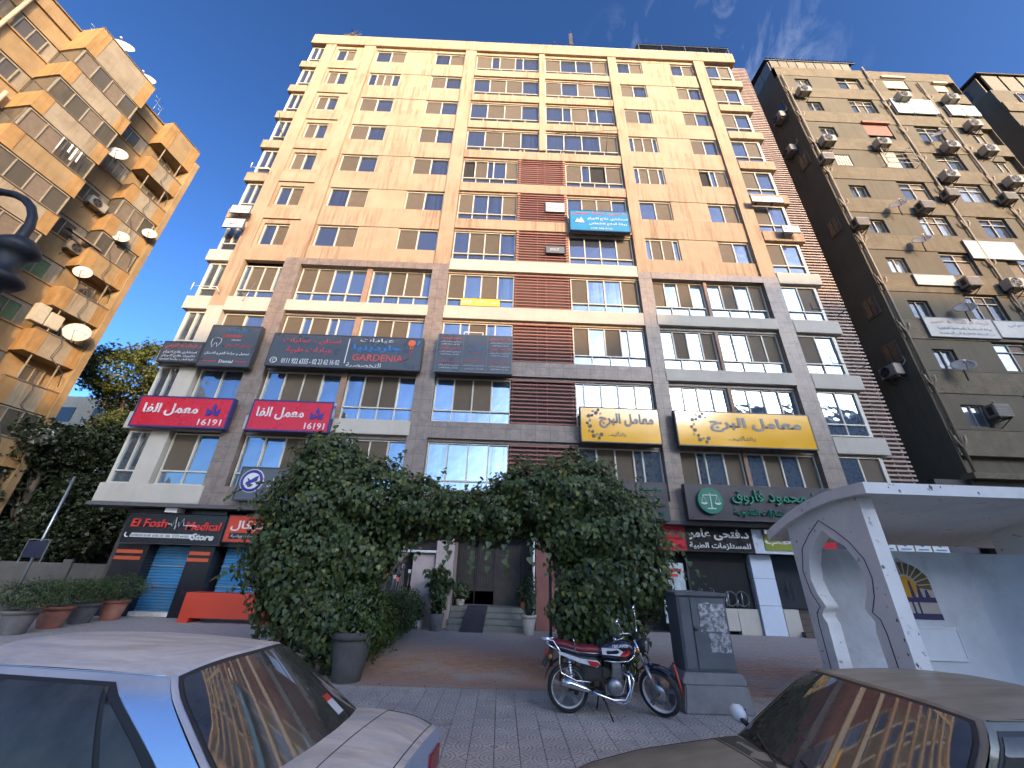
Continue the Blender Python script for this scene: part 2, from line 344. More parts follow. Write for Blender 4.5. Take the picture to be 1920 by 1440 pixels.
# ================================================================ ground
GB = 15.4
def ground_all():
    g = MB(); g.add([(-600,-600,-.14),(600,-600,-.14),(600,900,-.14),(-600,900,-.14)], [(0,1,2,3)])
    tag(g.build('road', P('asphalt', (.055,.054,.053), .9, var=.25, scale=1.2, fine=90, bmp=.5)), kind='structure')
    # pavement body with a kerb edge
    s = MB(); s.box(-45, 60, 4.55, 60, -.138, -.012)
    pav = tag(s.build('pavement', P('pavement_bed', (.13,.12,.11), .95, var=.2)), kind='structure')
    for i in range(28):
        k = MB(); k.box(-14+i*1.0+.004, -13+i*1.0-.004, 4.4, 4.545, -.138, .0)
        k.build('kerb_stone', conc, pav, bevel=.012)
    # patterned concrete tiles
    mt, t, b = nodes('arc_groove_tile')
    tc = t.nodes.new('ShaderNodeTexCoord'); sp = t.nodes.new('ShaderNodeSeparateXYZ'); t.links.new(tc.outputs['UV'], sp.inputs[0])
    u, v = sp.outputs[0], sp.outputs[1]
    def dist(cx, cy):
        return mth(t, 'SQRT', mth(t, 'ADD', mth(t, 'POWER', mth(t, 'ABSOLUTE', mth(t, 'SUBTRACT', u, cx)), 2), mth(t, 'POWER', mth(t, 'ABSOLUTE', mth(t, 'SUBTRACT', v, cy)), 2)))
    d = mth(t, 'MINIMUM', dist(0, 0), dist(1, 1))
    arcs = mth(t, 'SINE', mth(t, 'MULTIPLY', d, 2*math.pi*6.0)); lin = mth(t, 'SINE', mth(t, 'MULTIPLY', mth(t, 'SUBTRACT', u, v), 2*math.pi*3.2))
    sel = mth(t, 'GREATER_THAN', d, .70)
    pat = mth(t, 'ADD', mth(t, 'MULTIPLY', arcs, mth(t, 'SUBTRACT', 1, sel)), mth(t, 'MULTIPLY', lin, sel))
    gro = ramp(t, pat, .45, .9)
    vv = coords(t, 'Object', randomize=True); n1 = noise(t, vv, 1.1, 7, .7); n2 = noise(t, vv, 30, 4)
    ge = t.nodes.new('ShaderNodeNewGeometry'); n3 = noise(t, ge.outputs['Position'], .55, 5, .6)
    c = mixc(t, ramp(t, n1, .3, .7), (.46,.40,.34), (.60,.525,.45)); c = mixc(t, ramp(t, n3, .35, .65), c, (.37,.33,.30)); c = mixc(t, ramp(t, n2, .4, .7, 0, .4), c, (.20,.18,.165))
    oi = t.nodes.new('ShaderNodeObjectInfo'); c = mixc(t, ramp(t, oi.outputs['Random'], .7, 1, 0, .35), c, (.24,.215,.195))
    n5 = noise(t, ge.outputs['Position'], 1.5, 8, .75, 1.0); c = mixc(t, ramp(t, n5, .56, .68, 0, .55), c, (.13,.12,.11)); c = mixc(t, ramp(t, n5, .42, .32, 0, .35), c, (.60,.53,.44))
    c = mixc(t, mth(t, 'MULTIPLY', gro, .75), c, (.15,.13,.12)); t.links.new(c, b.inputs['Base Color']); b.inputs['Roughness'].default_value = .85
    bump(t, b, mth(t, 'ADD', mth(t, 'MULTIPLY', gro, -1.), mth(t, 'MULTIPLY', n2, .3)), .5, .01)
    T = .30
    def tile_geo(k, s=T-.006):
        m = MB(); q = (T-s)/2; m.add([(q,q,-.012),(T-q,q,-.012),(T-q,T-q,-.012),(q,T-q,-.012),(q+.002,q+.002,0),(T-q-.002,q+.002,0),(T-q-.002,T-q-.002,0),(q+.002,T-q-.002,0)],
                     [(4,5,6,7),(0,1,5,4),(1,2,6,5),(2,3,7,6),(3,0,4,7)]); return m
    def setuv(me, k):
        uv = me.uv_layers.new(name='UVMap').data
        for lp in me.loops:
            p = me.vertices[lp.vertex_index].co; x = (p.x/T) % 1.0; y = (p.y/T) % 1.0
            # keep the far edge of the tile at 1
            x = 1.0 if x < 1e-4 and p.x > 1e-4 else x
            kk = k if isinstance(k, int) else k[int(math.floor((p.x-1e-3)/T)), int(math.floor((p.y-1e-3)/T))]
            for _ in range(kk): x, y = y, 1-x
            uv[lp.index].uv = (x, y)
    cache = []
    for k in range(4):
        me = tile_geo(k).mesh('tile', mt); setuv(me, k); cache.append(me)
    cells = [(i, j) for i in range(-32, 42) for j in range(13)]
    cells.sort(key=lambda c: ((c[0]*T-.0)**2)*.55+(c[1]*T)**2*1.5)
    pat4 = lambda i, j: [[0,1],[3,2]][j % 2][i % 2] if (i*7+j*13) % 5 else (i+j) % 4
    for n, (i, j) in enumerate(cells[:280]):
        o = link('tile', cache[pat4(i, j)], pav, (i*T, 4.56+j*T, rnd.uniform(-.002, .002)), (rnd.uniform(-.006,.006), rnd.uniform(-.006,.006), 0))
    far = MB(); ks = {}
    for (i, j) in cells[280:]:
        q = .003; x, y = i*T, j*T
        far.add([(x+q,y+q,-.012),(x+T-q,y+q,-.012),(x+T-q,y+T-q,-.012),(x+q,y+T-q,-.012),(x+q+.002,y+q+.002,0),(x+T-q-.002,y+q+.002,0),(x+T-q-.002,y+T-q-.002,0),(x+q+.002,y+T-q-.002,0)],
                [(4,5,6,7),(0,1,5,4),(1,2,6,5),(2,3,7,6),(3,0,4,7)]); ks[i, j] = pat4(i, j)
    me = far.mesh('tiles', mt)
    uv = me.uv_layers.new(name='UVMap').data
    for pol in me.polygons:
        cx, cy = pol.center.x, pol.center.y; i, j = int(math.floor(cx/T)), int(math.floor(cy/T)); k = ks.get((i, j), 0)
        for li in pol.loop_indices:
            p = me.vertices[me.loops[li].vertex_index].co; x, y = p.x/T-i, p.y/T-j
            for _ in range(k): x, y = y, 1-x
            uv[li].uv = (x, y)
    tag(link('tiles', me, pav, (0, 4.56, 0)), kind='stuff')
    # red-brown pavers towards the entrance, grey ones to the left
    mb, t, b = nodes('worn_paver')
    ge = t.nodes.new('ShaderNodeNewGeometry'); pos = ge.outputs['Position']
    n1 = noise(t, pos, .5, 5, .6); n2 = noise(t, pos, 14, 4, .7); sp = t.nodes.new('ShaderNodeSeparateXYZ'); t.links.new(pos, sp.inputs[0])
    isl = t.nodes.new('ShaderNodeNewGeometry'); c = mixc(t, isl.outputs['Random Per Island'], (.33,.20,.14), (.43,.28,.20))
    c = mixc(t, ramp(t, n1, .48, .62), c, (.35,.31,.28)); c = mixc(t, ramp(t, sp.outputs[0], -3.0, -3.6), c, (.42,.385,.35))
    c = mixc(t, mth(t, 'MULTIPLY', ramp(t, sp.outputs[1], 10.6, 12.6), .8), c, (.36,.325,.30))
    c = mixc(t, ramp(t, n2, .5, .75, 0, .5), c, (.09,.08,.075))
    t.links.new(c, b.inputs['Base Color']); b.inputs['Roughness'].default_value = .9; bump(t, b, n2, .4, .006)
    BX, BY = .20, .10
    def brick(m, x, y, z): q = .0035; m.add([(x+q,y+q,-.012),(x+BX-q,y+q,-.012),(x+BX-q,y+BY-q,-.012),(x+q,y+BY-q,-.012),(x+q,y+q,z),(x+BX-q,y+q,z),(x+BX-q,y+BY-q,z),(x+q,y+BY-q,z)],
                [(4,5,6,7),(0,1,5,4),(1,2,6,5),(2,3,7,6),(3,0,4,7)])
    one = MB(); brick(one, 0, 0, 0); bme = one.mesh('brick', mb)
    y0 = 4.56+13*T; far = MB(); cnt = 0
    rows = int((16.3-y0)/BY)
    for j in range(rows):
        for i in range(-115, 75):
            x = i*BX+(BX/2 if j % 2 else 0); y = y0+j*BY
            z = rnd.uniform(-.003, .003)
            if j < 9 and -2.8 < x < 3.4 and cnt < 270:
                link('brick', bme, pav, (x, y, z)); cnt += 1
            elif x > -22: brick(far, x, y, z)
    tag(far.build('bricks', mb, pav), kind='stuff')
ground_all()

# ================================================================ the eleven-storey block
ZT = lambda j: 36.57-3*j
BL = thing('office_block', 'wide cream eleven-storey block with grey stone lower floors and signs across its front', 'building', (0, GB, 0))
OFF = (0, GB, 0)
YW = 15.68     # window plane
def blk(name, mat, *bx, bevel=0):
    for q in bx:
        m = MB(); m.box(*q); o = m.build(name, mat, BL, OFF, bevel=bevel)
    return o
WCACHE = {}
SC_ = {'G': 1., 'S': 1., 'g': .5, 's': .5, 'O': 1.}
def window(parent, off, x0, x1, zt, h, pat, y, frame=alu, lower=0., glassm=None, screen=None, fw=.05, name='window'):
    """frame mesh with pane / blind / lower_pane children; one cached mesh per kind and size"""
    w = round(x1-x0, 3); hh = h-lower; glassm = glassm or (gl_up if (parent is BL and zt > 16) else gl_main); screen = screen or screen_m
    tot = sum(SC_[c] for c in pat); key = ('f', w, h, pat, lower, frame.name, fw)
    xs = [0.]
    for c in pat: xs.append(xs[-1]+SC_[c]/tot*w)
    if key not in WCACHE:
        m = MB(); m.box(0, w, -.05, .06, -fw, 0); m.box(0, w, -.07, .06, -h, -h+fw)
        m.box(0, fw, -.05, .06, -h+fw, -fw); m.box(w-fw, w, -.05, .06, -h+fw, -fw)
        for i, x in enumerate(xs[1:-1]):
            m.box(x-.03, x+.03, -.045+.012*(i % 2), .055, (-hh+.02) if lower else (-h+fw), -fw)
        if lower:
            m.box(fw, w-fw, -.06, .06, -hh-.035, -hh+.02)
            n = max(1, round(w/.85))
            for k in range(1, n): m.box(w*k/n-.022, w*k/n+.022, -.04, .05, -h+fw, -hh-.035)
        # dark sheet behind the panes, painted for the unlit room
        m.box(.0, w, .075, .10, -h, 0, 1)
        WCACHE[key] = m.mesh('window', [frame, dark])
    wo = link(name, WCACHE[key], parent, (x0-off[0], y-off[1], zt-off[2]))
    def child(nm, a, b, z0, z1, mat, dy):
        k = (nm, round(b-a, 3), round(z1-z0, 3), mat.name)
        if k not in WCACHE:
            m = MB(); ww = b-a; q = z1-z0
            m.box(0, ww, 0, .012, 0, q)
            WCACHE[k] = m.mesh(nm, mat)
        link(nm, WCACHE[k], wo, (a, dy+rnd.uniform(-.003, .003), z0), (rnd.uniform(-.008, .008), 0, rnd.uniform(-.006, .006)))
    for i, c in enumerate(pat):
        a, b = xs[i]+(fw if i == 0 else .03), xs[i+1]-(fw if i == len(pat)-1 else .03)
        z0, z1 = (-hh+.02 if lower else -h+fw), -fw
        if c in 'Gg': child('pane', a, b, z0, z1, glassm, .01+.02*(i % 2))
        elif c in 'Ss': child('blind', a, b, z0, z1, screen, .0+.02*(i % 2))
    if lower:
        n = max(1, round(w/.85))
        for k in range(n):
            a = w*k/n+(fw if k == 0 else .022); b = w*(k+1)/n-(fw if k == n-1 else .022)
            child('lower_pane', a, b, -h+fw, -hh-.035, glassm, .02)
    return wo

def main_block():
    # core behind the glazing
    blk('core', dark, (-15.3, 15.9, 15.83, 31, 3.9, 36.9))
    blk('side_wall', plaster, (-15.42, -15.3, 15.9, 31, 3.9, 36.9), (15.9, 16.0, 16.6, 31, 3.9, 36.9))
    ST = 16.05
    # upright piers; stone below, plaster above
    for (x0, x1, st) in [(-14.5,-13.75,0),(-11.65,-10.8,1),(-4.08,-3.25,1),(6.53,7.2,1),(13.03,13.85,1)]:
        y0 = 15.40 if st else 15.44
        if st:
            blk('stone_pier', stone, (x0, x1, y0, 15.80, 3.76, ST)); blk('pier', plaster, (x0+.02, x1-.02, y0+.02, 15.80, ST, 37.0))
        else:
            blk('pier', plaster, (x0, x1, y0, 15.80, 12.9, 37.0)); blk('pier', band_pl, (x0, x1, y0-.003, 15.80, 3.9, 12.9))
    blk('pier', plaster, (1.42, 1.84, 15.44, 15.80, 25.6, 37.0))
    blk('pier', plaster, (.16, .30, 15.5, 15.80, 16.4, 25.6)); blk('pier', plaster, (2.86, 3.02, 15.5, 15.80, 16.4, 25.6))
    # parapet and cornice
    blk('parapet', plaster, (-15.66, 16.28, 15.38, 15.80, 36.9, 38.12), bevel=.02)
    blk('roof_slab', conc, (-15.8, 16.2, 15.75, 31, 36.9, 37.6))
    PB = ['GS','gssg','SG','SG','SG','GS','GS']; PR = ['GS','SG','SG','SG','SG','SG','SG']
    PW = ['GS','SG','SG','SG','SG','GS','GS','gSSg','SG','GG','SG']
    CL = ['SgSgG','GSSG','GSSG','GSSG','OSgGS','SGGS','GSSG','SGSG','GgSgG','GSSG','GGGG']
    CR = ['SGGS','SGSG','GgSgG','GGGS','SgOS','GSSG','GGGS','SGGS','SGSgG','gGGGG','GSSgG']
    RL = ['GS','SG','SG','gSSg','gSSg','GS','gSSg']; RR = ['GS','SG','SG','SG','OgS','GS','SG']
    RC = ['GS','SG','SG','GS','SG','SG','SG','GS','SG','GG','GS']
    LO3 = {7:('SSGG','GSSg'), 8:('SgSgG','GSSG'), 9:('GSSG','GSSG'), 10:('GGSS','GSSG')}
    LOR = {7:('SGSG','GSGS'), 8:('GSGS','GGSS'), 9:('GGGG','GGGG'), 10:('SgGS','GSGS')}
    for j in range(11):
        zt = ZT(j); up = j < 7; bandm = band_pl if j >= 6 else plaster
        # ---- corner bays with thrust-out slabs
        window(BL, OFF, -15.42, -14.52, zt, 2.1, 'GG', YW-.06, alu, .5)
        window(BL, OFF, 13.88, 15.75, zt, 2.1, RC[j], YW-.06, alu, .55)
        c = MB(); c.box(15.75, 15.86, YW-.10, 16.4, zt-2.1, zt); c.build('corner_post', alu, BL, OFF)
        c = MB(); c.box(-15.5, -15.42, YW-.10, 16.4, zt-2.1, zt); c.build('corner_post', alu, BL, OFF)
        if j < 10:
            sm = band_pl if j >= 6 else plaster
            blk('slab_band', sm, (-15.68, -14.5, 15.38, 15.80, zt-2.92, zt-2.2), bevel=.012)
            blk('slab_band', sm, (13.86, 16.15, 15.38, 15.95, zt-2.92, zt-2.2), bevel=.012)
            blk('soffit', plaster, (-15.5, -14.52, 15.56, 15.80, zt-2.99, zt-2.92)); blk('soffit', plaster, (13.88, 15.85, 15.56, 15.80, zt-2.99, zt-2.92))
        # ---- bay B
        if up:
            window(BL, OFF, -13.58, -12.22, zt-.06, 1.5, PW[j], YW, alu)
            blk('wall_panel', plaster, (-13.75, -11.65, 15.46, 15.7, zt-2.85+.12, zt-1.93))       # below the recess
            blk('wall_panel', plaster, (-13.75, -11.65, 15.54, 15.7, zt-1.93, zt-1.58), (-12.2, -11.65, 15.54, 15.7, zt-1.58, zt-.04),
                (-13.75, -13.6, 15.54, 15.7, zt-1.58, zt-.04), (-13.75, -11.65, 15.54, 15.7, zt-.04, zt+.27))
        else:
            window(BL, OFF, -13.68, -11.67, zt, 2.1, PW[j], YW, alu, .55)
            if j < 10: blk('slab_band', band_pl if j > 6 else plaster, (-13.75, -11.65, 15.40, 15.78, zt-2.92, zt-2.12))
        # ---- bay 3 and bay R
        if up:
            for (a, b, c_, d, pa, pb) in ((-10.68,-8.48,-6.28,-4.12,PB[j],PR[j]), (7.24,9.1,11.28,13.0,RL[j],RR[j])):
                X0, X1 = (-10.8, -4.08) if a < 0 else (7.2, 13.03)
                window(BL, OFF, a, b, zt, 1.5, pa, YW, alu, name='window'); window(BL, OFF, c_, d, zt, 1.5, pb, YW, alu)
                blk('wall_panel', plaster, (X0, X1, 15.54, 15.78, zt-2.97, zt-1.52))
                blk('wall_panel', plaster, (b+.01, c_-.01, 15.555, 15.78, zt-1.52, zt), (X0, a-.01, 15.555, 15.78, zt-1.52, zt), (d+.01, X1, 15.555, 15.78, zt-1.52, zt))
        else:
            for (a, b, c_, d, pp) in ((-10.75,-7.42,-7.14,-4.1,LO3[j]), (7.22,9.88,10.06,13.0,LOR[j])):
                X0, X1 = (-10.8, -4.08) if a < 0 else (7.2, 13.03)
                window(BL, OFF, a, b, zt, 2.15, pp[0], YW, alu, .6); window(BL, OFF, c_, d, zt, 2.15, pp[1], YW, alu, .6)
                blk('mullion_pier', P('brown_render', (.30,.19,.13), .8), (b+.01, c_-.01, 15.5, 15.78, zt-2.15, zt))
                if j < 10:
                    blk('window_head', stone, (X0, X1, 15.56, 15.78, zt-2.99, zt-2.8))
                    blk('slab_band', band_pl, (X0-.06, X1+.06, 15.36, 15.78, zt-2.82, zt-2.2), bevel=.012)
        # ---- centre bay
        if j <= 3:
            window(BL, OFF, -3.23, 1.4, zt, 2.05, CL[j], YW, alu, .45); window(BL, OFF, 1.86, 6.5, zt, 2.05, CR[j], YW, alu, .45)
        else:
            window(BL, OFF, -3.23, .13, zt, 2.1, CL[j], YW, alu, .55); window(BL, OFF, 3.03, 6.5, zt, 2.1, CR[j], YW, alu, .55)
            # louvre recess: shaft wall with shade painted into its colour, uprights, and the slats
            blk('shaft_wall', P('shaft_wall', (.07,.045,.035), .85), (.16, 3.0, 15.78, 15.80, zt-2.1, zt))
            blk('upright', slat_m, (.2, .24, 15.58, 15.62, zt-2.15, zt+.02), (1.3, 1.34, 15.58, 15.62, zt-2.15, zt+.02), (1.75, 1.79, 15.58, 15.62, zt-2.15, zt+.02), (2.9, 2.94, 15.58, 15.62, zt-2.15, zt+.02))
            if 'slat' not in WCACHE:
                m = MB(); m.add([(0,0,0),(2.84,0,0),(2.84,.035,.0),(0,.035,.0),(0,0,.068),(2.84,0,.068),(2.84,.035,.068),(0,.035,.068)],[(0,3,2,1),(4,5,6,7),(0,1,5,4),(1,2,6,5),(2,3,7,6),(3,0,4,7)])
                WCACHE['slat'] = m.mesh('slat', slat_m)
            for k in range(12):
                link('slat', WCACHE['slat'], BL, (.15, 15.46-GB, zt-.10-k*.182), (rnd.uniform(-.03,.03), rnd.uniform(-.002,.002), 0))
        if j < 10:
            if j >= 8: blk('stone_band', stone, (-3.25, 6.53, 15.44, 15.78, zt-2.86, zt-2.13))
            else: blk('spandrel', bandm, (-3.25, 6.53, 15.42 if j >= 6 else 15.47, 15.78, zt-2.86, zt-2.13), bevel=.01)
            blk('window_head', plaster if j < 8 else stone, (-3.25, 6.53, 15.57, 15.78, zt-2.99, zt-2.86))
    # head of the top floor, stone lintels, bottom fascia
    blk('window_head', plaster, (-14.5, 13.85, 15.55, 15.78, 36.6, 36.9))
    blk('stone_lintel', stone, (-10.8, -4.08, 15.38, 15.79, 15.62, 16.03)); blk('stone_lintel', stone, (7.2, 13.03, 15.38, 15.79, 15.62, 16.03))
    blk('fascia', band_pl, (-15.5, -11.52, 15.36, 15.80, 3.76, 4.45), bevel=.015)
    blk('stone_fascia', stone, (-11.5, 16.0, 15.36, 15.80, 3.76, 4.45))
    blk('soffit', P('soffit_board', (.10,.10,.10), .8), (-15.6, 17, 15.3, 16.6, 3.62, 3.75))
    # side louvre screen
    blk('screen_backing', P('shaft_wall', (.07,.045,.035), .85), (16.02, 17.75, 16.5, 16.56, 3.5, 38.0))  # same dark colour, standing in for the shade behind the slats
    blk('screen_upright', slat_g, *[(x, x+.05, 16.36, 16.42, 3.5, 38.1) for x in (16.35, 17.1, 17.66)])
    cm = {}
    for k in range(168):
        w = 1.62 if k % 3 else 1.72; x0 = 16.06 if k % 3 != 1 else 16.22
        key = round(17.8-x0, 2)
        if key not in cm: q = MB(); q.box(0, key, 0, .035, 0, .085); cm[key] = q.mesh('louvre_slat', slat_g)
        link('louvre_slat', cm[key], BL, (x0, 16.28-GB, 3.75+k*.205), (rnd.uniform(-.04,.04), rnd.uniform(-.004,.004), 0))
main_block()

# ---- things on the roof
def roof_things():
    r = thing('roof_railing', 'thin low metal railing along the top edge of the cream block', 'railing', (0, 15.2, 38.15))
    m = MB(); m.tube([(-15.6,15.5,38.36),(16.2,15.5,38.36)], .016, 6); m.build('handrail', steel, r, (0,15.2,38.15))
    pm = MB(); pm.tube([(0,0,0),(0,0,.22)], .02, 6); pme = pm.mesh('post', metal_w)
    for k in range(17): link('post', pme, r, (-15.5+k*1.98, .3, 0))
    p = thing('roof_canopy', 'dark corrugated lean-to canopy on the right end of the cream block roof', 'canopy', (12.6, 17, 38.0))
    o = (12.6, 17, 38.0)
    m = MB()
    for k in range(36): x = 9.1+k*.2; m.add([(x,15.5,39.25),(x+.1,15.5,39.29),(x+.2,15.5,39.25),(x,17.6,40.6),(x+.1,17.6,40.64),(x+.2,17.6,40.6)],[(0,1,4,3),(1,2,5,4)])
    m.build('roof_sheet', P('brown_sheet', (.20,.17,.13), .7, var=.3), p, o)
    for x in (9.2, 11.0, 12.8, 14.6, 16.2):
        m = MB(); m.beam((x,15.55,38.1),(x,15.55,39.25),.07,.07); m.build('post', metal_d, p, o)
        m = MB(); m.beam((x,17.5,37.6),(x,17.5,40.5),.07,.07); m.build('post', metal_d, p, o)
    m = MB(); m.beam((9.1,15.55,39.2),(16.3,15.55,39.2),.05,.08); m.build('rail', metal_d, p, o)
    a = thing('roof_antenna', 'dark lattice antenna mast standing on the middle of the cream roof', 'antenna', (4.0, 16, 38.0)); o = (4, 16, 38)
    m = MB(); m.tube([(4,16,38),(4,16,42.0)], [.06,.04], 6)
    for dx in (-.55, .55): m.tube([(4+dx,16,38),(4,16,40.9)], .03, 5)
    m.build('mast', metal_d, a, o); m = MB(); m.box(3.85, 4.15, 15.9, 16.0, 39.6, 41.3); m.build('panel', metal_d, a, o)
    plants = [(-14.6,.5,'wispy pale plant on the far left of the cream roof edge'),(-13.4,.9,'small dark bush by the left end of the cream roof railing'),(-12.9,1.3,'tallest dark bush on the left of the cream roof edge'),(-2.3,.55,'sparse pale weeds on the cream roof left of the antenna'),
              (1.2,.6,'low dry weeds on the cream roof just left of the antenna'),(2.6,.8,'dry leafy weeds next to the roof antenna mast')]
    gm = P('dry_leaf', (.12,.10,.05), .8, var=.4)
    for (x, h, lab) in plants:
        h *= .75; t = thing('roof_plant', lab, 'plant', (x, 15.7, 38.15), 0, 'plants along the cream roof edge')
        m = MB()
        for k in range(16):
            a_ = rnd.uniform(0, 6.28); l = h*rnd.uniform(.5, 1); m.tube([(0,0,0),(math.cos(a_)*l*.35, math.sin(a_)*l*.3, l*.6),(math.cos(a_)*l*.6, math.sin(a_)*.3*l, l)], [.012,.01,.005], 4)
        m.build('stem', gm, t)
        m = MB()
        for k in range(90):
            q = Vector((rnd.gauss(0,.28)*h, rnd.gauss(0,.15)*h, h*rnd.uniform(.3,1.05))); d = Vector((rnd.uniform(-1,1),rnd.uniform(-1,1),rnd.uniform(-1,1))).normalized()*.09; e = d.cross(Vector((.3,.8,.5))).normalized()*.045
            m.add([q-d, q+e, q+d, q-e], [(0,1,2,3)])
        m.build('leaves', gm, t)
roof_things()
# ================================================================ signboards on the front
def board(name, label, x0, x1, z0, z1, y, face, rim=None, depth=.18, rw=.05, group=None, cat='sign', D=15.48):
    # x and z were measured on the facade plane at distance D; the board hangs in front of it
    k_ = y/D; x0, x1 = x0*k_, x1*k_; z0, z1 = CAM_Z+(z0-CAM_Z)*k_, CAM_Z+(z1-CAM_Z)*k_
    t = thing(name, label, cat, ((x0+x1)/2, y+depth, z0), 0, group); off = ((x0+x1)/2, y+depth, z0)
    m = MB()
    m.box(x0+rw, x1-rw, y+.012, y+depth, z0+rw, z1-rw); m.build('panel', face, t, off)
    m = MB(); m.box(x0, x1, y, y+depth, z0, z0+rw); m.box(x0, x1, y, y+depth, z1-rw, z1)
    m.box(x0, x0+rw, y, y+depth, z0+rw, z1-rw); m.box(x1-rw, x1, y, y+depth, z0+rw, z1-rw); m.build('rim', rim or metal_d, t, off)
    m = MB()
    for x in (x0+.25*(x1-x0), x0+.75*(x1-x0)):
        m.beam((x, y+depth, z0+.2), (x, y+depth+.35, z0+.2), .04, .04); m.beam((x, y+depth, z1-.2), (x, y+depth+.35, z1-.2), .04, .04)
    m.build('bracket', metal_d, t, off)
    def T(body, fx0, fx1, fz, fh, mat, **k):
        return text(body, x0+(x1-x0)*fx0, x0+(x1-x0)*fx1, z0+(z1-z0)*fz, (z1-z0)*fh, mat, t, y+.012, off=off, **k)
    t_pt = lambda fx, fz: (x0+(x1-x0)*fx-off[0], y+.0-off[1], z0+(z1-z0)*fz-off[2])
    return t, T, t_pt
def flatshape(pts2, base, y, d, mat, parent, name):
    m = MB(); m.prism([(base[0]+p[0], base[2]+p[1]) for p in pts2], y, y-d); return m.build(name, mat, parent)
def disc(r, n=20): return [(r*math.cos(2*math.pi*k/n), r*math.sin(2*math.pi*k/n)) for k in range(n)]

# red laboratory signs
for (x0, x1, lab) in ((-15.62, -11.66, 'wide red lab sign with white Arabic lettering at the left corner of the block'), (-10.84, -7.4, 'shorter crimson lab sign with white Arabic lettering right of the stone pier')):
    t, T, pt = board('laboratory_sign', lab, x0, x1, 6.76, 8.15, 14.98, sign_red, navy, .22, .06, 'red laboratory signs')
    T('معمل الفا', .08, .66, .56, .40, L_white, bold=.02, depth=.02)
    T('16191', .70, .94, .20, .20, L_white, bold=.01)
    c = pt(.82, .56)
    flatshape([(-.26,-.2),(-.26,.12),(-.13,.0),(-.13,-.2)], c, c[1], .02, L_navy, t, 'emblem'); flatshape([(.26,-.2),(.26,.12),(.13,.0),(.13,-.2)], c, c[1], .02, L_navy, t, 'emblem')
    flatshape([(-.1,-.2),(-.1,.05),(0,-.06),(.1,.05),(.1,-.2),(0,-.1)], c, c[1], .02, L_navy, t, 'emblem')
    flatshape([(-.09,.12),(0,.34),(.09,.12),(0,.02)], c, c[1], .02, L_navy, t, 'emblem')
# clinics sign
t, T, pt = board('clinics_sign', 'long charcoal clinics sign with blue and red lettering and phone numbers', -10.95, -4.0, 9.8, 11.52, 15.0, sign_dk, None, .24)
T('اسنان - عمليات', .07, .45, .78, .18, L_red); T('عيادات طبية', .11, .41, .50, .20, L_red)
T('0111 922 6555 - 02 23 62 16 02', .10, .475, .16, .15, L_white, ar=False)
c = pt(.05, .16); m = MB(); m.lathe([(.15,-.01),(.15,-.03),(.12,-.03),(.12,-.01)], 20, c, 'y'); m.build('phone_ring', L_white, t); T('C', .04, .06, .16, .11, L_white)
m = MB(); c = pt(.50, 0); m.beam((c[0]+.05, c[1], .25), (c[0]+.05, c[1], 1.5), .035, .02); m.build('divider', L_white, t)
T('عيادات', .58, .80, .87, .14, L_white); T('جاردينيا', .54, .86, .63, .24, L_blue, bold=.02); T('GARDENIA', .55, .88, .34, .20, L_red2); T('التخصصية', .52, .745, .10, .17, L_white)
c = pt(.925, .82); flatshape(disc(.17), c, c[1]-.0, .02, L_orange, t, 'emblem'); flatshape([(-.07,-.3),(-.07,-.12),(-.02,-.12),(-.02,-.3)], c, c[1], .02, L_orange, t, 'emblem')
flatshape([(.03,-.3),(.03,-.12),(.08,-.12),(.08,-.3)], c, c[1], .02, L_orange, t, 'emblem'); flatshape([(.22,-.1),(.30,.15),(.36,.15),(.29,-.12)], c, c[1], .02, L_blue, t, 'emblem')
m = MB(); m.tube([(c[0]+.05, c[1]-.01, c[2]-.32),(c[0]+.02,c[1]-.01,c[2]-.6),(c[0]-.15,c[1]-.01,c[2]-.85),(c[0]-.4,c[1]-.01,c[2]-.95)], .012, 5); m.build('emblem_stroke', L_red, t)
# dental sign: two boxes
t, T, pt = board('dental_sign', 'tall charcoal dental sign with tooth outline left of the stone pier', -13.92, -11.6, 9.66, 11.83, 14.98, sign_dk, None, .24)
T('جاردينيا', .35, .75, .87, .10, L_blue); T('GARDENIA', .28, .66, .73, .07, L_red); T('clinics', .48, .66, .64, .035, L_white, ar=False); T('تجميل الاسنان', .40, .92, .50, .08, L_red)
T('تجميل و جراحة الفم و الاسنان', .06, .92, .30, .09, L_white); T('Dental', .40, .66, .12, .07, L_white); T('ـــــــ', .07, .34, .12, .02, L_red, ar=False); T('ـــــــ', .70, .92, .12, .02, L_red, ar=False)
c = pt(.20, .56); m = MB(); m.tube([(c[0]+x, c[1]-.01, c[2]+z) for x, z in [(-.18,.18),(0,.24),(.2,.2),(.22,.02),(.1,-.24),(.05,-.02),(-.04,-.03),(-.1,-.26),(-.2,-.02),(-.18,.18)]], .014, 5); m.build('tooth_outline', L_white, t)
t, T, pt = board('oncology_sign', 'low charcoal sign with red heading hung at the left corner beside the dental sign', -15.75, -13.95, 9.8, 10.86, 14.98, sign_dk, None, .24)
T('د. فرحات طه العوضي', .06, .94, .76, .24, L_red2, bold=.01); T('استشاري علاج الاورام', .08, .90, .46, .16, L_white); T('دكتوراه علاج الاورام', .08, .90, .28, .14, L_white); T('كلية الطب جامعة القاهرة', .06, .90, .12, .10, L_white)
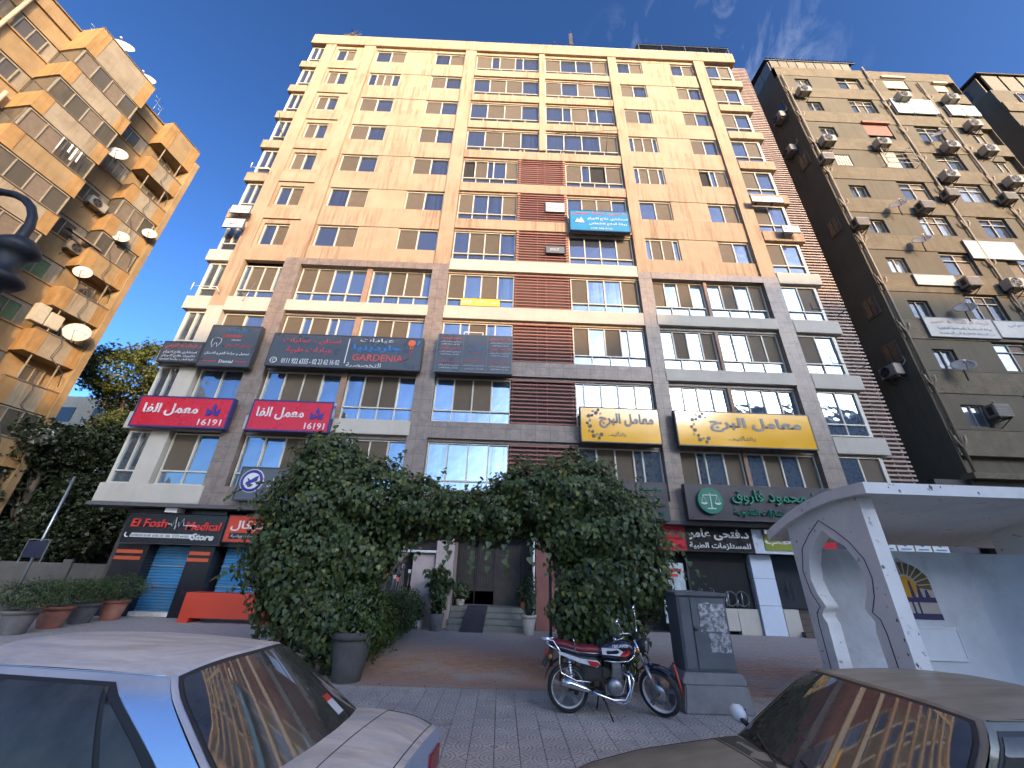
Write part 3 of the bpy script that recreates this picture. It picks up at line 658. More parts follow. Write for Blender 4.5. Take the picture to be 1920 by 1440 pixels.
# doctors' directory
t, T, pt = board('doctors_board', 'square charcoal board with three columns of small red and white names', -3.36, .16, 9.82, 11.83, 14.98, sign_dk, L_grey, .24, .03)
for (a, b, rows) in ((.04,.32,((.89,'د/ احمد ابو ضيف'),(.62,'د/ عمر اللبان'),(.27,'د/ منى سليم'))), (.70,.97,((.89,'د/ هبة صالح'),(.62,'د/ محمد عادل'),(.27,'د/ خالد شكري')))):
    for z, s in rows:
        T(s, a, b, z, .09, L_red2 if z > .5 else L_red, bold=.01)
        T('استشاري الباطنة والكلى', a, b, z-.10, .045, L_white); T('كلية طب جامعة القاهرة', a+.02, b-.02, z-.165, .045, L_white)
T('جاردينيا', .46, .62, .62, .07, L_blue); T('عيادات', .45, .60, .50, .04, L_red); T('د/ سامح وهبة', .38, .62, .30, .09, L_red); T('استشاري جراحة العظام', .36, .64, .18, .045, L_white); T('كلية طب عين شمس', .38, .63, .10, .045, L_white)
m = MB()
for fx in (.345, .665): c = pt(fx, 0); m.beam((c[0], c[1]+.005, .05), (c[0], c[1]+.005, 1.95), .02, .02)
m.build('divider', L_grey, t)
m = MB()
for x in (.12, 1.0): m.beam((x-.7, .1, 2.0), (x-.7, .1, 2.28), .035, .035)
m.beam((-.6,.1,2.28),(.32,.1,2.28), .035,.035); m.build('mount', metal_w, t)
# amber laboratory signs
for (x0, x1, lab, sx) in ((3.15, 6.6, 'smaller amber lab sign left of the right-hand stone pier, with dot pattern', 1), (7.27, 13.2, 'wide amber lab sign with grey Arabic lettering and black dots', 0)):
    t, T, pt = board('amber_sign', lab, x0, x1, 6.78, 8.38, 14.96, sign_yel, metal_d, .24, .045, 'amber laboratory signs')
    T('معامل البرج', .24 if sx else .25, .92, .62, .42, L_grey, bold=.035, depth=.02); T('بالتأكيد..', .34 if sx else .36, .56, .24, .15, L_black, bold=.01)
    c = pt(.17, .52); W_ = (x1-x0)
    for k in range(15):
        a = math.radians(70+k*15.5); r = .44+.12*(k % 2); rr = .035+.03*((k*7) % 3)/2
        x, z = c[0]+.18+r*math.cos(a)*(.8 if sx else .9), c[2]+r*1.1*math.sin(a)
        m = MB(); m.prism([(x+p[0], z+p[1]) for p in disc(rr*1.2, 12)], c[1]+.012, c[1]-.01); m.build('dot', L_black if k % 3 else L_grey, t)
# law office signs
t, T, pt = board('law_office_sign', 'long dark law office sign with green raised Arabic letters and scales emblem', 7.2, 14.4, 3.84, 5.2, 14.96, P('charcoal_violet', (.04,.038,.05), .35, var=.1), None, .26)
T('محمود فاروق', .25, .66, .66, .42, L_green, bold=.01, depth=.10); T('للاستشارات القانونية', .25, .60, .22, .20, L_green, depth=.08); T('مؤسسة', .70, .82, .72, .22, L_green, depth=.08)
c = pt(.125, .52)
m = MB(); m.prism([(c[0]+p[0], c[2]+p[1]) for p in disc(.48, 32)], c[1], c[1]-.12); m.build('emblem_disc', P('green_enamel', (0,.16,.095), .35, var=.08), t)
m = MB(); y = c[1]-.13
for a, b, w in (((0,-.28),(0,.28),.035),((-.27,.2),(.27,.2),.03),((-.16,-.29),(.16,-.29),.04),((-.27,.2),(-.35,-.08),.012),((-.27,.2),(-.17,-.08),.012),((.27,.2),(.17,-.08),.012),((.27,.2),(.35,-.08),.012)):
    m.beam((c[0]+a[0], y, c[2]+a[1]), (c[0]+b[0], y, c[2]+b[1]), w, .02, up=(0,1,0))
for s in (-.26, .26): m.prism([(c[0]+s+.12*math.cos(math.pi+math.pi*k/8), c[2]-.08+.07*math.sin(math.pi+math.pi*k/8)) for k in range(9)], y+.01, y-.012)
m.build('scales', L_white, t)
t, T, pt = board('law_office_sign', 'dark law sign half hidden by the vine, green letters at its right end', 2.6, 6.48, 3.75, 5.2, 14.96, P('charcoal_violet', (.04,.038,.05), .35, var=.1), None, .26)
T('مؤسسة', .72, .95, .82, .15, L_green, depth=.06); T('محمود فاروق', .2, .90, .50, .30, L_green, depth=.08); T('قانونية', .76, .95, .16, .13, L_green, depth=.06)
# round-logo sign on the left
t, T, pt = board('dental_union_sign', 'dark grey sign with round blue and white logo partly behind the vine', -10.4, -7.2, 3.96, 5.26, 15.02, P('dark_grey_board', (.085,.09,.10), .35, var=.1), None, .22)
c = pt(.17, .58)
m = MB(); m.prism([(c[0]+p[0], c[2]+p[1]) for p in disc(.44, 28)], c[1]+.012, c[1]-.01); m.build('logo_disc', L_white, t)
m = MB(); m.lathe([(.41,-.012),(.41,-.022),(.31,-.022),(.31,-.012)], 28, c, 'y'); m.build('logo_ring', L_navy, t)
m = MB(); m.prism([(c[0]+x, c[2]+z) for x, z in [(-.2,.12),(-.05,.02),(.1,.14),(.22,.2),(.2,0),(.02,-.08),(-.1,-.2),(-.22,-.1),(-.12,0)]], c[1]-.012, c[1]-.025); m.build('logo_mark', L_navy, t)
T('نقابة اطباء الاسنان', .36, .96, .55, .28, L_white)
# small boards higher up
t, T, pt = board('blue_clinic_sign', 'bright blue clinic sign with red and white Arabic lines under a window', 3.13, 6.5, 18.92, 20.52, 15.1, P('sky_blue_sign', (.015,.19,.36), .35, var=.08), P('blue_rim', (.01,.06,.14), .4), .18)
T('د/ عمرو عطية حويطي', .03, .97, .84, .20, L_red2, bold=.015); T('استشاري علاج الاورام', .30, .97, .58, .15, L_white, bold=.01); T('زمالة العلاج الاشعاعي', .32, .95, .34, .14, L_white, bold=.01); T('0100 246 8135', .34, .70, .13, .07, L_white)
c = pt(.16, .5); flatshape([(-.25,-.2),(-.12,.1),(0,-.05),(.1,.22),(.28,-.2)], c, c[1], .012, L_white, t, 'emblem')
t, T, pt = board('white_name_board', 'small white board with red Arabic writing on the red slats', 1.78, 2.87, 20.27, 21.03, 15.34, L_white, L_grey, .1, .02)
T('دكتور', .55, .85, .82, .14, L_red); T('احمد عبد الرحمن', .07, .93, .44, .30, L_red, bold=.01)
t, T, pt = board('grey_name_board', 'small grey board on the red slats two floors above the stone lintel', 1.77, 2.78, 17.17, 17.67, 15.34, L_grey, metal_d, .1, .02)
T('SMOUT', .22, .70, .5, .32, L_white)
t, T, pt = board('yellow_window_sign', 'narrow yellow sign with pale letters across the lower window panes', -2.5, -.53, 13.5, 13.98, 15.42, P('yellow_sign', (.72,.47,.04), .4, var=.05), None, .08, .015)
T('NOUR', .04, .30, .5, .5, L_white, bold=.01); T('نور علام', .40, .94, .5, .6, L_white)
for (x0, x1, z0, z1, lab, s) in ((-15.72,-14.62,19.15,19.75,'upper small white sign at the left corner of the cream block','عيادة'), (-15.74,-14.64,18.05,18.72,'lower small white sign at the left corner, under another like it','دكتور'),
                                 (14.0,15.9,21.85,22.35,'long white sign under the corner windows at the right of the cream block','محاسبون قانونيون'), (15.2,16.2,19.45,20.0,'small white sign in a frame at the right corner window','دكتور اشعة'),
                                 (14.1,17.2,4.72,5.12,'white sign with dark blue Arabic letters just above the bus shelter roof','شعيب مصطفى')):
    t, T, pt = board('white_sign', lab, x0, x1, z0, z1, 15.0, L_white, L_grey, .07, .015, 'small white signs on the cream block')
    T(s, .12, .88, .5, .5, L_navy if z0 < 6 else L_grey, bold=.02 if z0 < 6 else 0, depth=.05 if z0 < 6 else .01)

# ---- drying racks and poles on the front
def rack(name, label, pts, mat, r=.02):
    t = thing(name, label, 'bracket', pts[0][0])
    for seg in pts:
        m = MB(); m.tube(seg, r, 6); m.build('rod', mat, t, pts[0][0])
rack('drying_rack', 'thin dark drying rack on a centre window four floors below the roof', [[(3.0,14.7,26.15),(6.3,14.7,26.2)],[(2.3,14.7,26.15),(6.3,14.6,26.6)],[(3.6,14.7,25.6),(3.6,14.75,27.5)],[(3.0,15.4,25.6),(3.0,14.7,26.15)],[(5.6,15.4,25.6),(5.6,14.7,26.5)]], metal_d, .018)
rack('window_grille', 'white tubular rail at the left corner window above the stone lintel level', [[(-15.35,15.1,13.5),(-15.35,15.1,13.95)],[(-15.35,15.1,13.75),(-14.2,15.1,13.75)],[(-14.2,15.5,13.55),(-14.2,15.1,13.75)]], metal_w)
rack('window_grille', 'white tubular rail at the left corner window three floors below the roof', [[(-15.35,15.1,22.4),(-14.3,15.1,22.4)],[(-15.35,15.1,22.4),(-15.35,15.1,22.8)],[(-14.3,15.1,22.4),(-14.3,15.5,22.4)]], metal_w)
rack('window_grille', 'dark rail across the right corner window just above the shadow line', [[(14.7,15.0,13.75),(16.3,15.0,13.75)],[(14.7,15.0,13.75),(14.7,15.0,14.1)],[(16.3,15.0,13.75),(16.3,15.4,13.75)]], metal_d)
rack('window_grille', 'dark rail across the right corner window one floor below the shadow line', [[(14.7,15.0,10.75),(16.3,15.0,10.75)],[(14.7,15.0,10.75),(14.7,15.0,11.1)],[(16.3,15.0,10.75),(16.3,15.4,10.75)]], metal_d)
rack('flag_pole', 'slim green pole leaning out of a left corner window near the roof', [[(-14.6,15.4,25.7),(-15.0,14.9,27.3)]], P('green_pole', (.05,.09,.05), .6), .03)
rack('wall_rod', 'short wall rod sticking down from the pale slab at the left stone pier', [[(-12.6,15.3,14.3),(-12.6,15.0,12.9)],[(-12.6,15.0,12.9),(-12.75,14.9,12.95)]], steel, .015)
# ================================================================ shops under the block
black_tile = P('black_cladding', (.016,.016,.02), .22, var=.2, scale=1, bmp=.01)
def shop_shell():
    blk('ground_wall', P('dark_back_wall', (.06,.055,.05), .85, var=.3), (-15.3, 16, 16.9, 17.0, 0, 3.7))
    blk('soffit_lamp', metal_w, (-12.75, -12.3, 15.5, 15.9, 3.45, 3.62))
shop_shell()
corr = P('blue_shutter_paint', (.035,.17,.33), .45, var=.2, scale=1.2, dirt=((.22,.20,.17), .55))
def roller(parent, off, x0, x1, z0, z1, y, name='roller_shutter'):
    m = MB(); n = int((z1-z0)/.095); P_ = []
    for k in range(n*4+1):
        z = z0+(z1-z0)*k/(n*4); P_.append([(x0, y+.022*math.cos(k*math.pi/2), z), (x1, y+.022*math.cos(k*math.pi/2), z)])
    m.grid(P_, 0, True); m.box(x0, x1, y-.03, y+.03, z0-.05, z0)
    s = m.build(name, corr, parent, off)
    m = MB()
    for f in (.33, .66): m.box(x0, x1, y-.045, y-.02, z0+(z1-z0)*f, z0+(z1-z0)*f+.03)
    m.build('cross_bar', steel, s, (0,0,0)) if False else m.build('cross_bar', steel, parent, off)
    return s
o = (-12.6, 16.2, 0)
t = thing('medical_store', 'black shop front with blue roller shutter and orange bars at the left corner', 'shop', o)
m = MB(); m.box(-14.35, -13.2, 16.0, 16.7, 0, 2.33); m.build('cladding_pier', black_tile, t, o)
m = MB(); m.box(-11.65, -10.75, 16.0, 16.7, 0, 2.33); m.build('cladding_pier', black_tile, t, o)
m = MB(); m.box(-13.2, -11.65, 16.2, 16.7, 0.0, .14); m.build('step', white_wash, t, o, bevel=.01)
m = MB(); m.box(-14.5, -10.7, 15.95, 16.7, 3.45, 3.6); m.build('top_panel', black_tile, t, o)
roller(t, o, -13.2, -11.65, .2, 2.33, 16.45)
orange_bar = P('orange_bar', (.50,.085,.03), .4, var=.08)
for (a, b) in ((-14.3,-13.35),(-11.62,-10.85)):
    for z in (2.02, 1.80): m = MB(); m.box(a, b, 15.96, 16.0, z, z+.12); m.build('orange_bar', orange_bar, t, o)
t, T, pt = board('medical_store_sign', 'black shop sign reading medical store with red raised letters and pulse line', -14.5, -10.75, 2.36, 3.44, 15.72, black_tile, None, .25, .02, D=16.1)
T('El Fosh', .06, .42, .68, .28, L_red, bold=.02, depth=.05); T('Medical', .62, .97, .62, .28, L_red, bold=.02, depth=.05)
T('Store', .70, .93, .27, .22, L_white, bold=.03, shear=.2, depth=.03)
m = MB(); c = pt(0, 0); m.tube([(c[0]+x, c[1]-.03, c[2]+z) for x, z in [(1.55,.70),(1.68,.70),(1.74,.62),(1.82,.95),(1.88,.50),(1.95,.78),(2.0,.6),(2.1,.90),(2.16,.66),(2.65,.66)]], .017, 5); m.build('pulse_line', L_white, t)
m = MB(); m.prism([(c[0]+.30,c[2]+.22),(c[0]+2.55,c[2]+.22),(c[0]+2.60,c[2]+.36),(c[0]+.34,c[2]+.36)], c[1]+.012, c[1]+.006); m.build('phone_strip', L_white, t)
T('01090109 05438  01001181 1886  01273 441050', .095, .675, .268, .085, L_black, ar=False, bold=.01)
m = MB(); m.tube([(c[0]+.14,c[1]-.01,c[2]+.37),(c[0]+.12,c[1]-.01,c[2]+.28),(c[0]+.18,c[1]-.01,c[2]+.22),(c[0]+.25,c[1]-.01,c[2]+.22)], .022, 5); m.build('phone_icon', L_white, t)
# second shop
o = (-9.2, 16.2, 0)
t = thing('shutter_shop', 'black shop front with half-lowered blue shutter behind a red counter', 'shop', o)
m = MB(); m.box(-7.7, -6.9, 16.0, 16.7, 0, 3.5); m.build('cladding_pier', black_tile, t, o)
m = MB(); m.box(-10.70, -7.7, 16.0, 16.7, 2.33, 2.5); m.build('lintel', black_tile, t, o)
roller(t, o, -10.6, -7.75, .3, 2.33, 16.5)
ored = P('orange_red_board', (.55,.05,.018), .45, var=.06, scale=1)
t, T, pt = board('orange_shop_sign', 'orange-red shop sign with white Arabic letters left of the vine', -10.68, -7.2, 2.5, 3.5, 15.7, ored, metal_d, .2, .03, D=16.1)
T('ميديكال', .05, .55, .6, .38, L_white, bold=.02); m = MB(); c = pt(0, 0); m.box(c[0]+.2, c[0]+1.6, c[1]+.007, c[1]+.012, c[2]+.12, c[2]+.34); m.build('name_strip', black_tile, t); T('للاجهزة التعويضية', .08, .44, .23, .15, L_white)
o = (-9.4, 15.3, 0)
t = thing('counter', 'long bright orange-red counter box on the pavement in front of the blue shutter', 'counter', o)
m = MB(); m.box(-10.55, -7.6, 15.0, 15.6, .14, .88); m.build('front_board', ored, t, o, bevel=.01)
for (a, b) in ((-10.55,-10.2),(-7.95,-7.6)): m = MB(); m.box(a, b, 15.0, 15.6, 0, .137); m.build('leg', ored, t, o)
# hardware shop left of the entrance
o = (-4.6, 16.4, 0)
t = thing('hardware_shop', 'dark open shop front left of the entrance with tools and a white poster', 'shop', o)
m = MB(); m.box(-6.9, -3.3, 16.2, 16.35, 2.9, 3.6); m.build('top_panel', black_tile, t, o)
m = MB(); m.box(-6.0, -3.3, 15.95, 16.3, 0, .55); m.build('sill_wall', P('sill_stone', (.22,.21,.19), .8), t, o)
m = MB(); m.box(-4.75, -4.68, 16.1, 16.3, .55, 2.9); m.build('door_frame', P('grey_green_frame', (.10,.13,.11), .5), t, o)
m = MB(); m.box(-4.65, -3.4, 16.25, 16.27, .55, 2.9); m.build('shop_glass', gl_dark, t, o)
t, T, pt = board('poster', 'tall white poster with dark lettering standing left of the entrance behind the vine', -5.6, -4.85, .45, 2.1, 15.75, L_white, L_blue, .05, .03, D=16.1)
T('NEW', .1, .9, .75, .13, L_black); T('Zest', .1, .9, .45, .15, L_blue)
for k in range(9):
    t = thing('garden_tool', ['long-handled tool with a red head leaning left of the entrance','long-handled tool with a dark head leaning left of the entrance','long-handled tool with a white head leaning left of the entrance'][k % 3], 'tool', (-4.1+k*.09, 15.75, .5), rnd.uniform(-.3,.3), 'tools leaning beside the entrance'); t.rotation_euler.x = -.12+rnd.uniform(-.05,.05); t.rotation_euler.y = rnd.uniform(-.15,.15)
    m = MB(); h = rnd.uniform(.9, 1.35); m.cyl((0,0,0), (0,0,h), .015, 6); m.build('handle', P('tool_handle', (.18,.15,.12), .6, objvar=.6), t)
    m = MB(); m.box(-.05,.05,-.02,.02,h,h+.12); m.build('head', [L_red2, metal_d, metal_w][k % 3], t)
# ---- entrance
marble = P('pinkish_marble', (.50,.40,.36), .35, var=.12, scale=1.5, dirt=((.30,.24,.22), .5))
pink_st = P('red_brown_marble', (.24,.105,.085), .35, var=.12, scale=2)
EO = (-.3, 16, 0)
en = thing('entrance', 'dark entrance porch with marble piers and pale stone steps behind the vine arch', 'entrance', EO)
def eb(name, mat, *q, bevel=0):
    m = MB(); m.box(*q); m.build(name, mat, en, EO, bevel=bevel)
eb('marble_pier', marble, -3.25, -2.45, 15.75, 17.0, 0, 2.35); eb('marble_pier', marble, -2.4, -1.75, 15.6, 17.0, 0, 2.95); eb('pier_cap', white_wash, -3.9, -2.42, 15.6, 17.0, 2.36, 2.44)
eb('pier_base', marble, -2.43, -1.78, 15.5, 15.59, 0, .95)
eb('red_pier', pink_st, 1.27, 1.95, 15.55, 17.0, 0, 3.0)
m = MB(); m.tube([(1.2,15.6,.1),(1.2,15.6,2.9)], .045, 8); m.build('downpipe', metal_w, en, EO)
stepm = P('worn_step_stone', (.20,.20,.17), .75, var=.15, scale=3, dirt=((.1,.1,.08), .4))
for k in range(4): eb('step', stepm, -1.74, 1.14, 15.05+k*.30, 15.05+(k+1)*.30 if k < 3 else 17.6, 0 if k == 0 else .16*k+.001, .16*(k+1), bevel=.012)
eb('porch_ceiling', dark, -3.2, 2.6, 15.8, 19.4, 3.3, 3.4); eb('back_wall', P('porch_back', (.10,.045,.025), .6, var=.2), -1.8, 1.3, 19.2, 19.3, .64, 3.3)
eb('side_wall', P('porch_side', (.09,.08,.07), .6), -1.85, -1.76, 16.35, 19.3, .64, 3.3); eb('side_wall', P('porch_side', (.09,.08,.07), .6), 1.28, 1.36, 17.0, 19.3, .64, 3.3)
gate_m = P('iron_gate', (.035,.033,.035), .5, metal=.5)
def gate_leaf(x0, x1):
    q = MB(); q.box(x0, x1, 16.9, 16.93, .66, 1.1); q.build('gate_panel', gate_m, en, EO)
    q = MB(); q.box(x0, x1, 16.88, 16.92, 2.9, 2.98); q.box(x0, x0+.05, 16.88, 16.92, 1.1, 2.9); q.box(x1-.05, x1, 16.88, 16.92, 1.1, 2.9); q.build('gate_frame', gate_m, en, EO)
    n = 7
    for k in range(1, n):
        q = MB(); x = x0+(x1-x0)*k/n; q.box(x-.011, x+.011, 16.89, 16.91, 1.1, 2.9); q.build('gate_bar', gate_m, en, EO)
gate_leaf(-1.7, -1.0); gate_leaf(-.98, -.25); gate_leaf(.75, 1.2)
t = thing('ramp_board', 'dark rubber-covered ramp leaning on the entrance steps', 'ramp', (-.85, 14.85, 0)); m = MB(); m.add([(-.43,-.03,0.0),(.33,-.03,0),(.43,.95,.66),(-.27,.95,.66),(-.43,0,.05),(.33,0,.05),(.43,.93,.71),(-.27,.93,.71)],[(0,3,2,1),(4,5,6,7),(0,1,5,4),(1,2,6,5),(2,3,7,6),(3,0,4,7)]); m.build('board', P('dark_mat', (.04,.037,.045), .9), t)
for k in range(9):
    y = .06+k*.1; q = MB(); q.beam((-.42+.017*k, y, .06+y*.7), (.34+.01*k, y, .06+y*.7), .02, .012); q.build('rib', P('dark_mat', (.04,.037,.045), .9), t)
# ---- shops right of the entrance
o = (8.2, 16.2, 0)
t = thing('medical_supply_shop', 'dark glazed shop window with wheelchairs inside below the black Arabic sign', 'shop', o)
def sb(name, mat, *q, bevel=0):
    m = MB(); m.box(*q); return m.build(name, mat, t, o, bevel=bevel)
sb('shop_glass', glass('shop_glass', (.05,.05,.05), .35, .05, .03, .2), 7.2, 9.5, 16.3, 16.32, .84, 2.7)
cream_st = P('cream_stone_panel', (.50,.46,.39), .5, var=.12, scale=1.2)
for k in range(4): sb('base_panel', cream_st, 6.45+k*.78+.01, 7.22+k*.78, 16.2, 16.42, 0 if k == 3 else .12, .82)
sb('frame', metal_d, 5.9, 9.56, 16.25, 16.42, 2.7, 2.78); sb('frame', metal_d, 9.5, 9.56, 16.22, 16.42, .82, 2.7); sb('frame', metal_d, 7.14, 7.2, 16.22, 16.42, .82, 2.7)
sb('poster', P('poster_print', (.42,.50,.50), .5, var=.35, scale=5), 6.05, 6.95, 16.1, 16.14, .3, 2.3)
sb('poster_heading', L_red, 6.15, 6.85, 16.08, 16.098, 2.0, 2.1); sb('poster_heading', L_red, 6.3, 6.7, 16.08, 16.098, 1.82, 1.92)
for k in range(14):
    x = 7.35+rnd.uniform(0, 2.0); q = MB(); z = rnd.uniform(.95, 1.5); q.tube([(x,16.2,.9),(x+.02,16.2,z)], .02, 6); q.build('display_rod', steel, t, o)
for x in (8.6, 9.05):
    q = MB(); q.lathe([(.24,-.02),(.26,0),(.24,.02),(.22,0),(.24,-.02)], 16, (x,16.18,1.15), 'y'); q.build('wheel', steel, t, o)
t, T, pt = board('red_brand_sign', 'small square red sign beside the vine with dim raised lettering', 6.07, 7.22, 2.72, 3.66, 15.72, sign_red, None, .2, .015, D=16.1)
T('beurer', .08, .92, .78, .20, L_grey, depth=.03); T('Germany', .12, .96, .50, .17, P('dull_red_letter', (.25,.02,.03), .4), depth=.03); T('وكلاء المانيا', .1, .94, .2, .17, P('dull_red_letter', (.25,.02,.03), .4), depth=.03)
t, T, pt = board('medical_supplies_sign', 'black shop sign with bold white Arabic lettering on two lines', 7.23, 9.86, 2.74, 3.66, 15.72, P('black_sign', (.008,.008,.01), .3), None, .2, .015, D=16.1)
T('د.فتحى عامر', .05, .96, .68, .46, L_white, bold=.03); T('للمستلزمات الطبية', .04, .96, .22, .28, L_white, bold=.02)
t, T, pt = board('green_shop_sign', 'white-framed shop sign with lime green panel mostly hidden by the shelter', 9.88, 13.2, 2.72, 3.62, 15.72, P('pale_board', (.55,.60,.68), .35), None, .2, .01, D=16.1)
m = MB(); c = pt(0, 0); m.box(c[0]+.42, c[0]+2.1, c[1]-.02, c[1]+.012, c[2]+.12, c[2]+.78); m.build('green_panel', P('lime_panel', (.20,.23,.015), .4), t); T('طب', .14, .45, .50, .32, L_white, bold=.03, depth=.04)
t = thing('floodlight', 'small square flood lamp at the corner of the lime green shop sign', 'lamp', (10.1, 15.55, 3.5)); m = MB(); m.box(-.14,.14,-.1,.02,-.12,.06); m.build('housing', metal_d, t); m = MB(); m.box(-.11,.11,-.113,-.101,-.10,.04); m.build('lens', L_white, t)
o = (10.4, 16.2, 0)
t = thing('white_tile_shop', 'shop front with three tall white tiled panels left of a dark stepped doorway', 'shop', o)
wt = P('white_glazed_tile', (.62,.68,.76), .22, var=.04, bmp=.01)
for k in range(3): sb('tile_panel', wt, 9.6, 10.42, 16.1, 16.4, [0,.95,1.85][k]+.012, [.95,1.85,2.68][k])
sb('side_block', cream_st, 10.45, 11.0, 16.1, 16.4, 0, .85)
for k in range(5): sb('step', P('brown_step', (.10,.075,.06), .7), 11.02-.1*(k==0), 14, 15.9+k*.28, 16.2+k*.28, 0, .17*(k+1))
sb('door_glass', gl_dark, 10.45, 13.5, 16.8, 16.82, .85, 2.7); sb('door_handle', chrome, 11.2, 11.24, 16.65, 16.7, 1.2, 1.75); sb('door_handle', chrome, 11.4, 11.44, 16.65, 16.7, 1.2, 1.75)
# ---- row of white panels and red sign seen through the shelter
t, T, pt = board('clinic_sign_row', 'dark sign strip with square white panels seen under the shelter roof', 12.4, 18.9, 2.88, 3.46, 15.6, P('dark_blue_board', (.03,.035,.06), .4), None, .2, .02, D=16.1)
for k in range(5):
    m = MB(); c = pt(0, 0); x = c[0]+1.75+k*.68; m.box(x, x+.62, c[1]-.02, c[1]+.012, c[2]+.05, c[2]+.52); m.build('white_panel', L_white, t)
    m = MB(); m.prism([(x+.31+p[0], c[2]+.34+p[1]) for p in disc(.07, 12)], c[1]-.02, c[1]-.03); m.build('panel_mark', [L_blue, L_green, L_navy][k % 3], t)
    m = MB(); m.box(x+.12, x+.5, c[1]-.03, c[1]-.02, c[2]+.16, c[2]+.20); m.build('panel_line', L_blue, t)
m = MB(); m.box(c[0]+.05, c[0]+.75, c[1]-.02, c[1]+.012, c[2]+.05, c[2]+.52); m.build('red_panel', sign_red, t)
# ================================================================ left building (balconies), long face turned towards the street
AL = math.radians(7.3)
LB = thing('balcony_block', 'ochre apartment block with projecting balconies and satellite dishes on the left', 'building', (-25.5, 20.7, 0), 0)
# local frame: +x along the facade towards the camera (s), +y outwards (towards +x world), z up
LB.matrix_world = Matrix(((-math.sin(AL), math.cos(AL), 0, -25.5), (-math.cos(AL), -math.sin(AL), 0, 20.7), (0, 0, 1, 0), (0, 0, 0, 1)))
ochre = P('ochre_render', (.30,.20,.095), .85, scale=.8, var=.26, streak=.5, fine=30, bmp=.2, dirt=((.17,.11,.06), .6))
buff = P('buff_render', (.29,.235,.16), .88, scale=1., var=.22, streak=.8, fine=30, bmp=.25, dirt=((.16,.11,.07), .6))
orange_p = P('orange_render', (.34,.195,.07), .85, scale=1.2, var=.24, streak=.7, fine=30, bmp=.15, dirt=((.20,.12,.06), .6))
brown_sh = P('brown_shade', (.16,.12,.085), .8, var=.2)
green_sh = P('green_shutter', (.09,.14,.07), .7, var=.15)
cream_sh = P('cream_shutter', (.45,.40,.30), .7, var=.12)
gl_l = glass('brown_glass', (.17,.15,.12), .5, .08, .1, .5)
frame_l = P('weathered_frame', (.27,.23,.165), .6, var=.15)
def lb(name, mat, *q, bevel=0, parent=None):
    m = MB(); m.box(*q); return m.build(name, mat, parent or LB, (0,0,0), bevel=bevel)
def lwin(s0, s1, z0, z1, y, kind='glass', n=2, name='window', par=None):
    m = MB(); m.box(s0, s1, y-.06, y-.03, z0, z1, 1)
    for a in (s0, s1-.06): m.box(a, a+.06, y-.05, y+.05, z0, z1)
    m.box(s0, s1, y-.05, y+.055, z0, z0+.07); m.box(s0, s1, y-.05, y+.055, z1-.07, z1)
    w = m.build(name, [frame_l, dark], par or LB)
    for k in range(n):
        a, b = s0+.06+(s1-s0-.12)*k/n, s0+.06+(s1-s0-.12)*(k+1)/n
        q = MB(); q.box(a+.015, b-.015, y-.02, y+.0, z0+.07, z1-.07)
        mt = gl_l if kind == 'glass' else (kind if not isinstance(kind, str) else brown_sh)
        if kind == 'mixed': mt = [brown_sh, gl_l, gl_l][rnd.randrange(3)]
        q.build('pane' if mt is gl_l else 'shutter', mt, w)
        if k: q = MB(); q.box(a-.025, a+.025, y-.04, y+.045, z0+.07, z1-.07); q.build('mullion', frame_l, w)
    return w
YWALL = -1.0
lb('core_wall', ochre, -.25, 24, -14, YWALL, 0, 30.6); lb('end_pier', ochre, -.35, 0.0, -1.2, .1, 0, 30.2)
lb('roof_edge', ochre, -.3, 24, YWALL, YWALL+.25, 30.1, 31.1); lb('coping', brown_sh, -.35, 24, YWALL-.05, YWALL+.35, 31.1, 31.2)
PZ = 2.9
